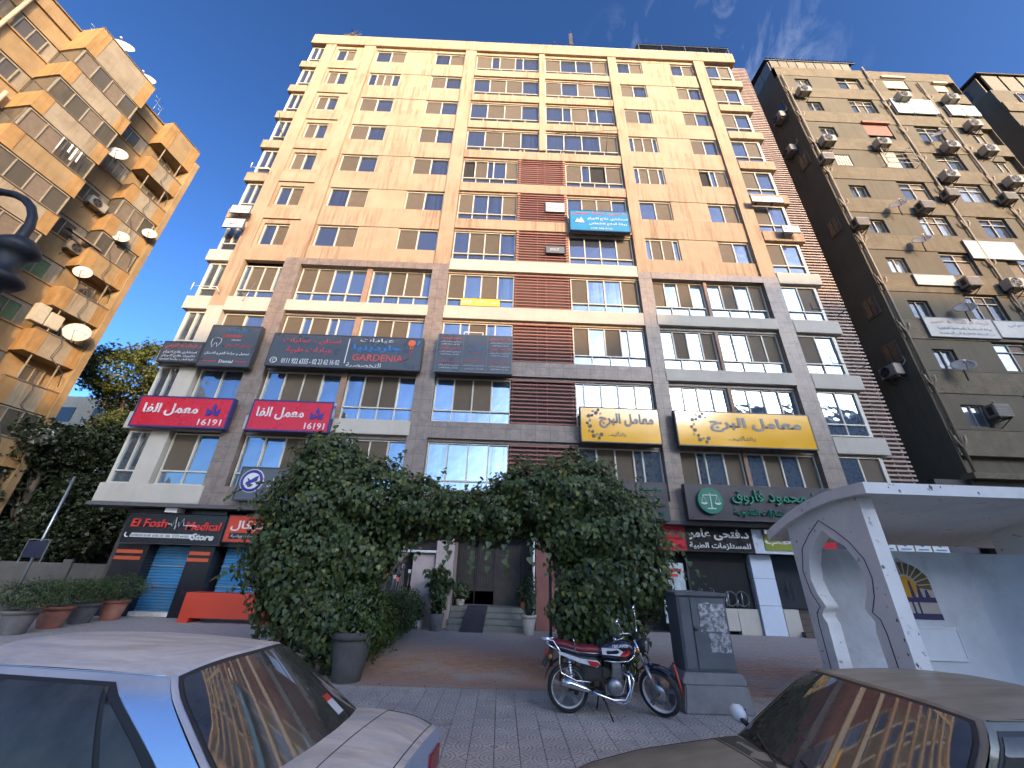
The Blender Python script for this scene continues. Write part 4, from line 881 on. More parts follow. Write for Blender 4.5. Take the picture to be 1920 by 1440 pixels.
for k in range(-1, 10):
    zb = 29.1-PZ*k          # underside of the balcony front of this storey line
    # storey band on the set-back wall (ochre), window wall between (buff tiles)
    if k >= 0:
        for (a, b) in ((2.4, 4.6), (8.0, 12.0)):
            lb('wall_band', ochre, a, b, YWALL, YWALL+.12, zb-.2, zb+1.25)
            lb('tile_wall', buff, a, b, YWALL, YWALL+.04, zb-1.75, zb-.21)
            lb('band_ledge', orange_p, a, b, YWALL, YWALL+.2, zb+1.25, zb+1.33)
    top = k < 0
    if top: continue
    # bay 1 (far) and bay 2 (near) and bay 3
    for bi, (s0, s1, y1) in enumerate(((0.02, 2.4, 0.0), (4.6, 8.0, .75), (12.0, 15.4, .75), (19, 22, .75))):
        if k == 0: z0, z1 = zb-.1, zb+2.2
        else: z0, z1 = zb-.05, zb+1.30
        z0 -= 0 if bi == 0 else -.0
        fh = .10
        e = .55
        lb('balcony_front', buff if (k+bi) % 4 else ochre, s0+e, s1-e, y1-.14, y1, z0, z1)
        lb('balcony_end', orange_p, s0, s0+e, y1-.14, y1+.02, z0, z1); lb('balcony_end', orange_p, s1-e, s1, y1-.14, y1+.02, z0, z1)
        lb('balcony_side', orange_p, s1-.13, s1, YWALL+.12, y1-.14, z0, z1); lb('balcony_side', orange_p, s0, s0+.13, YWALL+.12, y1-.14, z0, z1)
        lb('balcony_floor', P('stained_soffit', (.26,.19,.11), .9, var=.2), s0+.13, s1-.13, YWALL, y1-.14, z0, z0+.14)
        lb('top_rail', brown_sh, s0-.02, s1+.02, y1-.18, y1+.05, z1, z1+.06)
        if k == 0: continue
        # space above this balcony front, below the next one up
        za, zz = z1+.06, zb+PZ-.1
        enclosed = {0: (3,4,8), 1: (1,2,3,4,5,6,8), 2: (1,2,3,4,5,6,7,8), 3: ()}[bi]
        if k in enclosed:
            lwin(s0+.1, s1-.1, za, zz, y1-.1, 'mixed', 3 if bi == 0 else 4, 'balcony_glazing')
            m = MB(); m.box(s1-.12, s1-.06, YWALL, y1-.15, za, zz, 0); m.build('side_glazing', gl_l, LB)
        else:
            lwin(s0+.5, s1-.9, z0+.3, zz-.3, YWALL+.08, 'mixed', 2, 'balcony_door')
            m = MB(); m.beam((s0+.6,y1-.1,za),(s0+.6,y1-.1,zz),.05,.05); m.build('balcony_post', frame_l, LB)
            m = MB(); m.beam((s1-.5,y1-.1,za),(s1-.5,y1-.1,zz),.05,.05); m.build('balcony_post', frame_l, LB)
    # windows in the set-back wall
    if k >= 0:
        kk = k % 9
        kd = {1: 'slat', 4: green_sh, 5: green_sh, 6: cream_sh}.get(kk, 'glass')
        if kd == 'slat':
            w = lwin(2.7, 4.2, zb-1.6, zb-.35, YWALL+.09, brown_sh, 4); w['label'] = 'window with four slatted pinkish shutters'
        else: lwin(2.9, 4.1, zb-1.6, zb-.4, YWALL+.09, kd, 2)
        lwin(8.5, 9.7, zb-1.55, zb-.35, YWALL+.09, 'mixed', 2); lwin(10.4, 11.4, zb-1.55, zb-.35, YWALL+.09, 'mixed', 2)
for s, nm in ((10.0, 'downpipe'), (8.35, 'downpipe'), (11.7, 'downpipe')):
    m = MB(); m.tube([(s, YWALL+.32, 1), (s, YWALL+.32, 24 if s < 9.0 else 31)], .085, 8); m.build(nm, P('cream_pipe', (.50,.41,.28), .6, var=.1), LB)
for k in range(8):
    m = MB(); z = 27.5-2.9*k; m.tube([(1.5, .05, z+.5),(1.2,.14,z-.3),(1.3,.12,z-1.2),(.4,.1,z-1.8),(.3,.1,z-2.6)], .02, 5); m.build('cable', metal_d, LB)
def L2W(s, y, z): return LB.matrix_world @ Vector((s, y, z))

# ---- satellite dishes and condensers (things)
dish_m = P('dish_white', (.40,.37,.32), .5, var=.08); dish_d = P('dish_grey', (.20,.19,.18), .6, var=.2)
def dish(label, loc, d, r=.45, mat=None, group=None, arm=.9, tilt=(-.2, .9)):
    """dish whose bowl faces direction d (world)"""
    t = thing('satellite_dish', label, 'satellite dish', loc, 0, group)
    d = Vector(d).normalized(); q = d.to_track_quat('Z', 'Y')
    m = MB(); prof = [(r*k/6, .22*r*(k/6)**2) for k in range(7)]+[(r*k/6, .22*r*(k/6)**2-.02) for k in range(6, -1, -1)]
    m.lathe(prof, 24, (0, 0, 0)); me = m.mesh('bowl', mat or dish_m)
    b = link('bowl', me, t, (0,0,0)); b.rotation_mode = 'QUATERNION'; b.rotation_quaternion = q
    f = d*r*1.1+Vector((0,0,-.1)); m = MB(); e = q @ Vector((0, -r, .2*r)); m.tube([e, f], .014, 6); m.tube([q @ Vector((r*.7, 0, .1)), f], .01, 5); m.build('feed_arm', metal_d, t)
    m = MB(); m.cyl(f, f-d*.12, .05, 10); m.build('feed_horn', metal_w, t)
    m = MB(); m.tube([-d*.02, -d*.18+Vector((0,0,-.12)), -d*.22+Vector((0,0,-.55))], .03, 8); m.build('mast', metal_d, t)
    return t
ac_m = P('condenser_beige', (.30,.275,.225), .55, var=.12, scale=3, dirt=((.25,.20,.15), .45))
ac_d = P('condenser_old', (.19,.16,.12), .65, var=.2, scale=3, dirt=((.12,.09,.07), .6))
def condenser(label, M_, w=.95, h=.62, d=.42, mat=None, group='wall-mounted air conditioners', win=False):
    t = thing('air_conditioner', label, 'air conditioner', (0,0,0), 0, group); t.matrix_world = M_
    # local: -y outwards, origin at back bottom centre
    mat = mat or ac_m
    m = MB(); m.box(-w/2, w/2, -d-.12, -.12, 0, h); m.build('casing', mat, t, bevel=.025)
    if not win:
        m = MB(); m.lathe([(.25,-d-.128),(.27,-d-.15),(.25,-d-.155),(.23,-d-.15),(.25,-d-.128)], 18, (-w*.12, 0, h*.5), 'y'); m.build('fan_ring', metal_d, t)
        m = MB(); m.lathe([(.0,-d-.124),(.235,-d-.124)], 18, (-w*.12, 0, h*.5), 'y'); m.build('fan_opening', dark, t)
        for k in range(4):
            a = k*math.pi/2+.4; q = MB(); q.beam((-w*.12+.03*math.cos(a),-d-.135,h*.5+.03*math.sin(a)),(-w*.12+.2*math.cos(a+.3),-d-.135,h*.5+.2*math.sin(a+.3)),.08,.008,up=(0,1,0)); q.build('fan_blade', metal_d, t)
    else:
        for k in range(6): q = MB(); q.box(-w*.42, w*.42, -d-.132, -d-.119, h*.15+k*h*.12, h*.15+k*h*.12+.03); q.build('louvre', metal_d, t)
        for s in (-1, 1): q = MB(); q.box(s*(w/2+.002)-.006, s*(w/2+.002)+.006, -d*.8-.1, -.25, h*.2, h*.8); q.build('side_grille', dark, t)
    m = MB()
    for x in (-w*.35, w*.35): m.beam((x, 0, -.03), (x, -d-.1, -.03), .04, .04); m.beam((x, 0, -.35), (x, -d*.8-.1, -.05), .03, .03)
    m.build('bracket', metal_d, t)
    m = MB(); m.tube([(w*.5, -.2, h*.7),(w*.5+.1,-.15,h*.8),(w*.5+.18,-.05,h*1.1),(w*.5+.1,-.02,h*1.6)], .02, 6); m.build('pipe', P('pipe_wrap', (.40,.34,.27), .8), t)
    return t
sd = Vector((.55, -.75, .12))
LD = [((-.1+1.6), .15, 20.6, .42, 'pale dish beside the enclosed balcony, second up from the row of four'), (.35, .3, 22.1, .4, 'pale dish at the far edge of the ochre block by the sky'), (2.2, .3, 17.0, .42, 'pale dish above an open dark balcony with green shutter'),
      (.9, .25, 13.6, .6, 'largest cream dish, on the balcony with stored white appliances'), (-.1, .3, 7.6, .5, 'lowest pale dish, in the shade near the tree tops'), (4.1, .6, 25.0, .48, 'pale dish below the long white pipe near the top left')]
for s, y, z, r, lab in LD: dish(lab, L2W(s, y, z), sd, r, None, 'satellite dishes on the ochre block')
dish('larger rooftop dish against the sky at the top of the ochre block', L2W(6.6, -.1, 32.4), (.5,-.8,.25), .6, None, 'satellite dishes on the ochre block')
dish('smaller rooftop dish against the sky, nearer the far corner', L2W(4.9, -.1, 32.0), (.5,-.8,.25), .6, None, 'satellite dishes on the ochre block')
Mx = LB.matrix_world @ Matrix.Translation((3.0, YWALL+.1, 21.6)) @ Matrix.Rotation(math.pi, 4, 'Z')
condenser('white round-fan condenser on the ochre wall between two balcony stacks', Mx)
Mx = LB.matrix_world @ Matrix.Translation((2.6, YWALL+.1, 18.2)) @ Matrix.Rotation(math.pi, 4, 'Z')
condenser('old condenser under a curved hood on the ochre wall', Mx, mat=ac_d)
def lthing(name, label, cat, s, y, z):
    t = thing(name, label, cat, (0,0,0)); t.matrix_world = LB.matrix_world @ Matrix.Translation((s, y, z)); return t
t = lthing('laundry', 'white laundry hanging from a rail under the balcony glazing', 'laundry', 5.3, .95, 23.0)
for k in range(6): m = MB(); m.grid([[(k*.22+.02*i, .03*math.sin(i*2+k)+.02*j, -.28*j*(.8+.4*((k*7) % 3)/2)) for i in range(5)] for j in range(4)]); m.build('cloth', L_white if k % 4 else metal_d, t)
m = MB(); m.tube([(-.2,0,.02),(1.6,0,.02)], .02, 6); m.build('rail', metal_d, t)
t = lthing('stored_appliance', 'white stored appliances and crates on the balcony with the largest dish', 'appliance', 1.9, -.25, 13.3)
m = MB(); m.box(-.35,.3,-.3,.25,0,.9); m.build('cabinet', cream_sh, t, bevel=.03); m = MB(); m.box(.35,.9,-.2,.2,0,1.1); m.build('rack_panel', cream_sh, t, bevel=.02)
t = lthing('awning_hood', 'curved brown metal hood over the old condenser', 'awning', 2.7, -.2, 18.9)
m = MB(); m.grid([[(x, -.5+.8*math.sin(a), .45*math.cos(a)) for x in (-.8,-.3,.3,.8)] for a in [i*.2 for i in range(8)]]); m.build('hood_sheet', brown_sh, t)
t = lthing('round_logo_board', 'pale blue-grey board with a dark ring at the left edge of the picture', 'sign', 5.2, .95, 9.2)
m = MB(); m.box(-.2, 4.5, 0, .12, -1.5, 1.35); m.build('panel', P('pale_blue_board', (.40,.46,.56), .5, var=.06), t)
m = MB(); m.lathe([(.5,.125),(.5,.14),(.40,.14),(.40,.125)], 28, (.75, 0, .2), 'y'); m.build('ring', L_navy, t); m = MB(); m.lathe([(.28,.125),(.28,.14),(.18,.14),(.18,.125)], 28, (.75, 0, .2), 'y'); m.build('ring', L_navy, t)
m = MB(); m.box(1.6,1.75,.12,.14,-.2,.65); m.box(1.35,2.0,.12,.14,.65,.8); m.build('letter', L_navy, t); m = MB(); m.box(.1,3.0,.12,.13,-.75,-.68); m.build('line', L_navy, t)
for i, (s, h, lab) in enumerate(((7.6,1.5,'thin aerial at the left end of the ochre block roof'),(3.3,1.8,'tallest thin aerial on the ochre roof between the dishes and the corner'),(2.9,1.3,'short thin aerial beside the tallest one on the ochre roof'),(.9,1.0,'faint aerial near the far roof corner of the ochre block'))):
    t = lthing('roof_aerial', lab, 'aerial', s, -.9, 31.1); m = MB(); m.tube([(0,0,0),(0,0,h)], .02, 5); m.build('mast', steel, t); m = MB(); m.tube([(-.3,0,h*.9),(.3,0,h*.9)], .012, 5); m.tube([(-.2,0,h*.7),(.2,0,h*.7)], .012, 5); m.build('crossbar', steel, t)

# ================================================================ right building (brown, condensers)
RB = thing('brown_block', 'tall olive-brown apartment block covered in air conditioners on the right', 'building', (26.8, 16, 0)); RO = (26.8, 16, 0)
rb_b = P('rough_brown_band', (.15,.122,.078), .92, scale=1.6, var=.2, fine=18, bmp=.9, bd=.03, streak=.4, dirt=((.17,.125,.07), .5))
rb_s = P('smooth_brown_render', (.11,.092,.06), .88, scale=.7, var=.1, fine=40, bmp=.15, streak=.4, dirt=((.15,.115,.07), .5))
rb_f = P('worn_white_frame', (.34,.32,.27), .55, var=.15)
def rb(name, mat, *q, bevel=0):
    m = MB(); m.box(*q); return m.build(name, mat, RB, RO, bevel=bevel)
rb('core', rb_s, 19.85, 33.6, 16.25, 26, 0, 36.8); rb('side_wall', rb_s, 19.8, 19.85, 16.0, 26, 5.4, 37.9); rb('end_wall', rb_s, 33.6, 33.65, 16.0, 26, 5.4, 37.9)
rb('parapet', rb_b, 19.8, 33.65, 15.98, 16.25, 36.75, 37.9)
cols = [(21.0, 22.1, 0, 1.1), (24.25, 26.1, .5, 1.6), (27.95, 29.7, .5, 1.6), (31.75, 32.75, 0, 1.1)]
special = {(0,2):'shutter',(0,3):'shutter',(1,2):'pale',(1,3):'pale',(2,1):'awning',(3,0):'slat',(3,1):'white'}
cream_roll = P('cream_roller', (.42,.36,.24), .6, var=.06); red_roll = P('faded_red_roller', (.24,.105,.065), .7, var=.1)
for k in range(12):
    zt = 36.4-3*k
    rb('rough_band', rb_b, 19.85, 33.6, 15.96, 16.25, zt-2.45, zt-1.28)
    if zt-2.45 < 5.4: break
    rb('band_groove', dark, 19.9, 33.55, 16.02, 16.25, zt-1.28, zt-1.24)
    # smooth window storey, split round the openings
    xs = [19.85]
    for ci, (x0, x1, dz, h) in enumerate(cols):
        rb('render_panel', rb_s, xs[-1], x0, 16.0, 16.25, zt-1.24, zt+.55)
        if dz < .5: rb('render_panel', rb_s, x0, x1, 16.0, 16.25, zt+dz, zt+.55)
        if zt+dz-h > zt-1.24: rb('render_panel', rb_s, x0, x1, 16.0, 16.25, zt-1.24, zt+dz-h)
        xs.append(x1)
        sp = special.get((k, ci)); z1 = zt+dz; z0 = max(z1-h, zt-1.24)
        pat = {0:'GG',1:'GSG' if k % 2 else 'GS',2:'GG' if k % 3 else 'SG',3:'GS'}[ci]
        gm = gl_green if sp == 'pale' else (gl_dark if (k+ci) % 3 else glass('grey_glass', (.35,.37,.38), .6, .08, .1, .4))
        w = window(RB, RO, x0+.02, x1-.02, z1-.01, z1-z0-.02, pat, 16.17, rb_f, 0, gm, screen_m if k % 2 else brown_sh, .045)
        if dz: m = MB(); m.box(x0+.07, x1-.07, 16.11, 16.16, z1-.52, z1-.47); m.build('transom', rb_f, RB, RO)
        if sp in ('shutter', 'awning'):
            mt = cream_roll if sp == 'shutter' else red_roll; hh = (z1-z0)*.75
            for q in range(int(hh/.09)): m = MB(); m.box(x0+.05, x1-.05, 16.03, 16.06, z1-.09*(q+1)+.008, z1-.09*q); m.build('roller_slat', mt, RB, RO)
            m = MB(); m.box(x0-.05, x1+.05, 15.85, 16.0, z1, z1+.2); m.build('roller_box', mt, RB, RO)
        if sp == 'slat':
            for q in range(6): m = MB(); m.box(x0+.05+q*.17, x0+.16+q*.17, 16.0, 16.04, z0+.02, z1-.1); m.build('grille_bar', P('pale_grille', (.55,.48,.36), .7), RB, RO)
        if sp == 'white':
            m = MB(); m.box(x0+.1, x1-.8, 16.0, 16.05, z0, z1-.05); m.build('white_board', cream_roll, RB, RO)
            for q in range(4): m = MB(); m.tube([(x0-.15,15.7,z0+.1+q*.45),(x1+.1,15.7,z0+.1+q*.45)], .02, 5); m.build('rail', rb_f, RB, RO)
            for x in (x0-.15, x1+.1): m = MB(); m.tube([(x,16.0,z0),(x,15.7,z0+.05),(x,15.7,z1+.15),(x,16.0,z1+.2)], .025, 6); m.build('rail_post', rb_f, RB, RO)
        if sp == 'pale':
            m = MB(); m.box(x0-.7 if ci == 2 else x0-.6, x1+.55, 15.84, 15.9, z0-.05, z1-.1); m.build('enclosure_glass', gl_green, RB, RO)
            for x in (x0-.7 if ci == 2 else x0-.6, x0+.5, x1+.5): m = MB(); m.box(x, x+.06, 15.80, 15.95, z0-.08, z1-.06); m.build('enclosure_frame', alu_w, RB, RO)
            m = MB(); m.box(x0-.72 if ci == 2 else x0-.62, x1+.58, 15.80, 16.0, z1-.1, z1-.02); m.build('enclosure_head', alu_w, RB, RO)
rb('ledge', rb_b, 19.7, 33.7, 15.7, 16.25, 5.9, 6.15); rb('lower_front', P('dark_shop_band', (.035,.03,.028), .6), 18.3, 33.7, 16.1, 16.4, 3.2, 5.9); rb('shop_level', dark, 18.3, 33.7, 16.6, 26, 0, 3.2)
pipe_m = P('pale_downpipe', (.28,.225,.155), .6, var=.12)
def dpipe(x, z1, name='downpipe', y=15.9, mat=None):
    m = MB(); m.tube([(x, y, 5.9), (x, y, z1)], .06, 8); m.build(name, mat or pipe_m, RB, RO)
    z = z1-2
    while z > 7:
        m = MB(); m.tube([(x-.02,y,z-.3),(x-.22,y-.06,z-.05),(x-.25,y-.06,z+.2)], .05, 7); m.build('pipe_branch', mat or pipe_m, RB, RO)
        m = MB(); m.tube([(x+.02,y,z-.3),(x+.2,y-.06,z-.05),(x+.22,y-.06,z+.2)], .05, 7); m.build('pipe_branch', mat or pipe_m, RB, RO); z -= 3
dpipe(20.02, 36.6); dpipe(26.82, 38.2); dpipe(30.5, 36.4)
# side wall windows and pipe
for z in (33.0, 27.2, 14.9, 12.0, 21.0):
    m = MB(); m.box(19.74, 19.79, 16.35, 17.15, z-.1, z+1.1); m.build('side_window_frame', brown_sh, RB, RO)
    m = MB(); m.box(19.71, 19.735, 16.45, 16.72, z, z+1.0); m.build('side_pane', gl_dark, RB, RO); m = MB(); m.box(19.71, 19.735, 16.78, 17.05, z, z+1.0); m.build('side_pane', gl_dark, RB, RO)
m = MB(); m.tube([(18.35,17.3,5),(18.35,17.3,36)], .06, 8); m.build('downpipe', pipe_m, RB, RO)
for z in range(7, 35, 3): m = MB(); m.tube([(18.35,17.3,z),(18.5,17.1,z+.25),(18.52,17.1,z+.55)], .045, 7); m.build('pipe_branch', pipe_m, RB, RO)
# rooftop shed
rs = thing('roof_shed', 'rooftop shed of pale boards with a dark ribbed roof on the brown block', 'shed', (23.2, 17.5, 37.9)); o = (23.2, 17.5, 37.9)
for k in range(9): m = MB(); x = 19.95+k*.72; m.box(x, x+.66, 16.22, 16.28, 37.9, 39.3); m.build('wall_board', P('pale_shed_board', (.20,.175,.125), .8, var=.2, objvar=.4), rs, o)
for k in range(5): m = MB(); y = 16.3+k*.9; m.box(19.84, 19.9, y, y+.85, 37.9, 39.3); m.build('side_board', P('grey_shed_board', (.16,.16,.16), .7, var=.2), rs, o)
m = MB()
for k in range(25): x = 19.6+k*.29; m.add([(x,16.15,39.45),(x+.145,16.15,39.57),(x+.29,16.15,39.45),(x,21,40.0),(x+.145,21,40.12),(x+.29,21,40.0)],[(0,1,4,3),(1,2,5,4)])
m.build('ribbed_roof', P('dark_shed_roof', (.035,.03,.03), .8, var=.3), rs, o)
m = MB(); m.beam((19.6,16.2,39.35),(26.9,16.2,39.35),.08,.12); m.build('eave_beam', metal_d, rs, o)
# condensers: labels placed by neighbours
A = lambda x, z, y=16.0: Matrix.Translation((x, y, z-.45))
ACL = [(21.1,34.6,0,'condenser on the top floor window nearest the left edge of the brown block'),(28.5,34.5,0,'condenser below the left cream roller shutter on the brown block'),(32.1,34.5,0,'condenser at the right cream roller shutter on the brown block'),
 (32.2,31.3,0,'condenser beside the right green-glass enclosure'),(21.0,28.8,0,'condenser two floors below the top at the left window column'),(24.7,28.75,0,'condenser under the faded red roller blind'),(29.4,28.75,0,'condenser beside the small dark dish, third floor down'),
 (31.9,28.5,0,'rightmost condenser on the third floor from the top'),(20.3,26.9,1,'box condenser left of the striped grille window'),(27.9,25.7,0,'round-fan condenser right of the railed white-board window'),(31.95,25.4,0,'rightmost condenser on the fourth floor down'),
 (27.1,23.9,1,'old box unit at the central downpipe, fifth floor down'),(30.7,23.8,1,'rightmost old box unit, fifth floor down'),(25.0,22.7,1,'box unit with a dark dish beside it'),(20.4,21.0,1,'box unit at the corner downpipe, sixth floor down'),
 (24.9,16.8,1,'weathered box unit at the right end of the blank white board'),(27.3,16.8,0,'condenser right of the downpipe at the shadow line'),(22.5,9.2,1,'lowest box unit on the brown block, in the shade')]
for x, z, old, lab in ACL: condenser(lab, A(x*.985, CAM_Z+(z-CAM_Z)*.985), .85 if not old else .75, .62, .45, ac_d if old and z < 25 else ac_m, win=bool(old))
for y, z, lab in ((16.9,32.4,'upper condenser on the shaded side wall of the brown block'),(17.2,29.0,'second condenser on the shaded side wall, under the first'),(16.9,11.2,'lower condenser with a floodlight on the shaded side wall')):
    condenser(lab, Matrix.Translation((19.8, y, z)) @ Matrix.Rotation(-math.pi/2, 4, 'Z'), .85, .6, .45)
dd = Vector((-.5, -.7, .55))
for x, z, lab in ((23.4,22.6,'dark dish on the wall left of a box unit, sixth storey from top'),(23.6,19.7,'dark dish under a half-shuttered window, lit by the sun'),(23.8,14.9,'dark dish in the shade above the long white Arabic board'),(22.0,11.4,'dark dish with a long arm below the white Arabic board'),(29.2,29.9,'small dark dish on the downpipe beside a condenser')):
    dish(lab, (x*.975, 15.5, CAM_Z+(z-CAM_Z)*.975), dd, .42, dish_d, 'satellite dishes on the brown block')
for (x0, x1, z0, z1, lab, tx) in ((22.1,24.4,16.5,17.25,'blank white board below a window at the shadow line of the brown block',()),(21.35,25.0,13.15,14.35,'long white board with faint red and blue Arabic lines on the brown block',(('شيماء ابو المجد طه حسين',.78,.26,0),('عيادة للمحاسبة والمراجعة القانونية',.45,.2,1),('من الساعة العاشرة الى السادسة',.2,.16,1))),(25.05,29.5,13.25,14.3,'white board continuing to the right of the long Arabic one',(('عبد الحميد الخولي',.72,.24,1),)),
        (26.2,29.3,18.6,20.0,'blank pale board in a dark frame right of the central downpipe',())):
    t, T, pt = board('white_wall_board', lab, x0, x1, z0, z1, 15.85, P('weathered_white_board', (.44,.42,.37), .6, var=.12, scale=1.2, dirt=((.25,.22,.18), .4)), metal_d if 'framed' in lab else L_grey, .1, .03, 'white boards on the brown block', D=16.0)
    for s, z, h, c in tx: T(s, .1 if c == 0 else .15, .93, z, h, P('faded_red', (.48,.30,.28), .6) if c == 0 else P('faded_blue', (.22,.28,.38), .6))

# ================================================================ third block at the far right
TB = thing('corner_block', 'brown block at the far right edge behind the one with air conditioners', 'building', (42, 18, 0)); o = (42, 18, 0)
def tb(name, mat, *q):
    m = MB(); m.box(*q); return m.build(name, mat, TB, o)
tb('wall', rb_s, 38.3, 56, 17, 34, 0, 38.2)
for k in range(12): tb('rough_band', rb_b, 38.25, 56, 16.9, 17, 35.2-3*k, 36.4-3*k)
for k in range(11):
    for i in range(4): window(TB, o, 40+i*3.6, 41.8+i*3.6, 37.7-3*k, 1.5, 'GS', 16.93, rb_f, 0, gl_dark, brown_sh)
for k in range(6): tb('roof_board', P('pale_shed_board', (.20,.175,.125), .8, var=.2, objvar=.4), 38.6+k*1.5, 39.9+k*1.5, 17.0, 17.1, 38.2, 40.3)
tb('roof_side', brown_sh, 38.3, 38.4, 17.2, 24, 38.2, 40.2); tb('roof_window', gl_dark, 38.22, 38.29, 18, 20, 38.7, 39.9)
m = MB(); m.box(38.1, 56, 16.85, 25, 40.35, 40.5); m.build('roof_sheet', P('dark_shed_roof', (.035,.03,.03), .8, var=.3), TB, o)
BB = thing('rear_roof_hut', 'rooftop hut with sloping dark roof seen between the two brown blocks', 'shed', (38, 30, 0)); o = (38, 30, 0)
m = MB(); m.box(50, 70, 36, 46, 0, 62); m.build('wall', rb_s, BB, o)

# ================================================================ buildings across the street, behind the camera: they shade the lower floors and show in the glass
def block(name, label, x0, x1, y0, y1, h, col, seed):
    t = thing(name, label, 'building', ((x0+x1)/2, y1, 0)); o = ((x0+x1)/2, y1, 0); wm = P(col[0], col[1], .85, var=.12, scale=.5, streak=.4)
    m = MB(); m.box(x0, x1, y0, y1, -.14, h); m.build('wall', wm, t, o)
    m = MB(); n = int((h-4)/3); nx = int((x1-x0)/3.2)
    for k in range(n):
        q = MB(); q.box(x0-.3, x1+.3, y1, y1+.35, 4+3*k-.25, 4+3*k); q.build('floor_band', wm, t, o)
        for i in range(nx): m.box(x0+.8+i*3.2, x0+2.4+i*3.2, y1, y1+.06, 4.8+3*k, 6.3+3*k)
    tag(m.build('window_panes', gl_dark, t, o), kind='stuff')
block('opposite_block', 'tall tan apartment block across the street casting the shade on the lower floors', 3, 51, -75, -60, 36.3, ('tan_render', (.5,.36,.22)), 1)
block('opposite_block', 'taller grey block across the street, right end of the shading row', 55.2, 130, -75, -60, 40.8, ('grey_render', (.36,.31,.26)), 2)
block('opposite_block', 'narrow stepped block across the street between the tan and grey ones', 51.05, 55.15, -75, -60, 38.2, ('buff_render_b', (.45,.36,.26)), 3)
# ================================================================ foliage
nr = np.random.default_rng(5)
def leaf_mat(name, c1, c2, c3=None, trans=.25):
    m, t, b = nodes(name); g = t.nodes.new('ShaderNodeNewGeometry'); r = g.outputs['Random Per Island']
    c = mixc(t, r, c1, c2)
    if c3: c = mixc(t, ramp(t, r, .93, .97), c, c3)
    n = noise(t, g.outputs['Position'], 1.2, 3, .6); c = mixc(t, ramp(t, n, .35, .65, 0, .45), c, [x*.5 for x in c1])
    t.links.new(c, b.inputs['Base Color']); b.inputs['Roughness'].default_value = .42; b.inputs['Specular IOR Level'].default_value = .45
    tr = t.nodes.new('ShaderNodeBsdfTranslucent'); t.links.new(c, tr.inputs['Color']); ms = t.nodes.new('ShaderNodeMixShader'); ms.inputs[0].default_value = trans
    o = t.nodes['Material Output']; t.links.new(b.outputs[0], ms.inputs[1]); t.links.new(tr.outputs[0], ms.inputs[2]); t.links.new(ms.outputs[0], o.inputs[0])
    return m
# templates: (verts, faces); leaf lies in local xy, tip towards +y, normal +z
HEART = (np.array([(0,0,0),(-.38,-.02,.04),(-.46,.32,.07),(0,.36,-.05),(.46,.32,.07),(.38,-.02,.04),(0,1.0,-.12)], float), [(0,3,2,1),(0,5,4,3),(3,6,2),(3,4,6)])
LANCE = (np.array([(0,0,0),(-.2,.4,.05),(0,.45,-.03),(.2,.4,.05),(0,1.,-.08)], float), [(0,2,1),(0,3,2),(1,2,4),(2,3,4)])
CLUMP = (np.array([(-.5,0,0),(0,.15,.1),(.5,0,0),(0,-.6,-.05),(0,.3,.4),(.35,.75,.1),(-.35,.8,.0),(0,.1,-.45)], float), [(0,3,1),(1,3,2),(1,5,4),(1,4,6),(0,7,2)])
def leaves(name, tpl, pos, nrm, size, mat, parent=None, droop=.6, jitter=.5, kind='stuff', off=(0,0,0)):
    tv, tf = tpl; n = len(pos)
    N = nrm+nr.normal(0, jitter, (n, 3)); N /= np.linalg.norm(N, axis=1)[:, None]
    Y = np.stack([nr.normal(0, .5, n), nr.normal(0, .5, n), -np.ones(n)*droop*2], 1)+.6*N*0
    Y -= N*(Y*N).sum(1)[:, None]; Y /= np.linalg.norm(Y, axis=1)[:, None]+1e-9
    X = np.cross(Y, N); s = size*nr.uniform(.65, 1.3, n)
    V = pos[:, None, :]+s[:, None, None]*(tv[None, :, 0, None]*X[:, None, :]+tv[None, :, 1, None]*Y[:, None, :]+tv[None, :, 2, None]*N[:, None, :])
    V = V.reshape(-1, 3)-np.array(off); k = len(tv)
    me = bpy.data.meshes.new(name)
    loops = []; starts = []; tot = 0
    base = np.arange(n)*k
    arrs = [np.array(f) for f in tf]
    li = np.concatenate([np.concatenate([b+base[:, None] for b in [a[None, :]]], 0) if False else (base[:, None]+a[None, :]) for a in arrs], axis=1)  # n x sum(len)
    lens = np.array([len(a) for a in arrs]); L_ = li.ravel()
    me.vertices.add(len(V)); me.vertices.foreach_set('co', V.ravel())
    me.loops.add(len(L_)); me.loops.foreach_set('vertex_index', L_.astype(np.int32))
    allens = np.tile(lens, n); st = np.concatenate([[0], np.cumsum(allens)[:-1]])
    me.polygons.add(len(allens)); me.polygons.foreach_set('loop_start', st.astype(np.int32)); me.polygons.foreach_set('loop_total', allens.astype(np.int32))
    me.update(calc_edges=True); me.validate(); me.materials.append(mat)
    o = link(name, me, parent)
    if kind: o['kind'] = kind
    return o
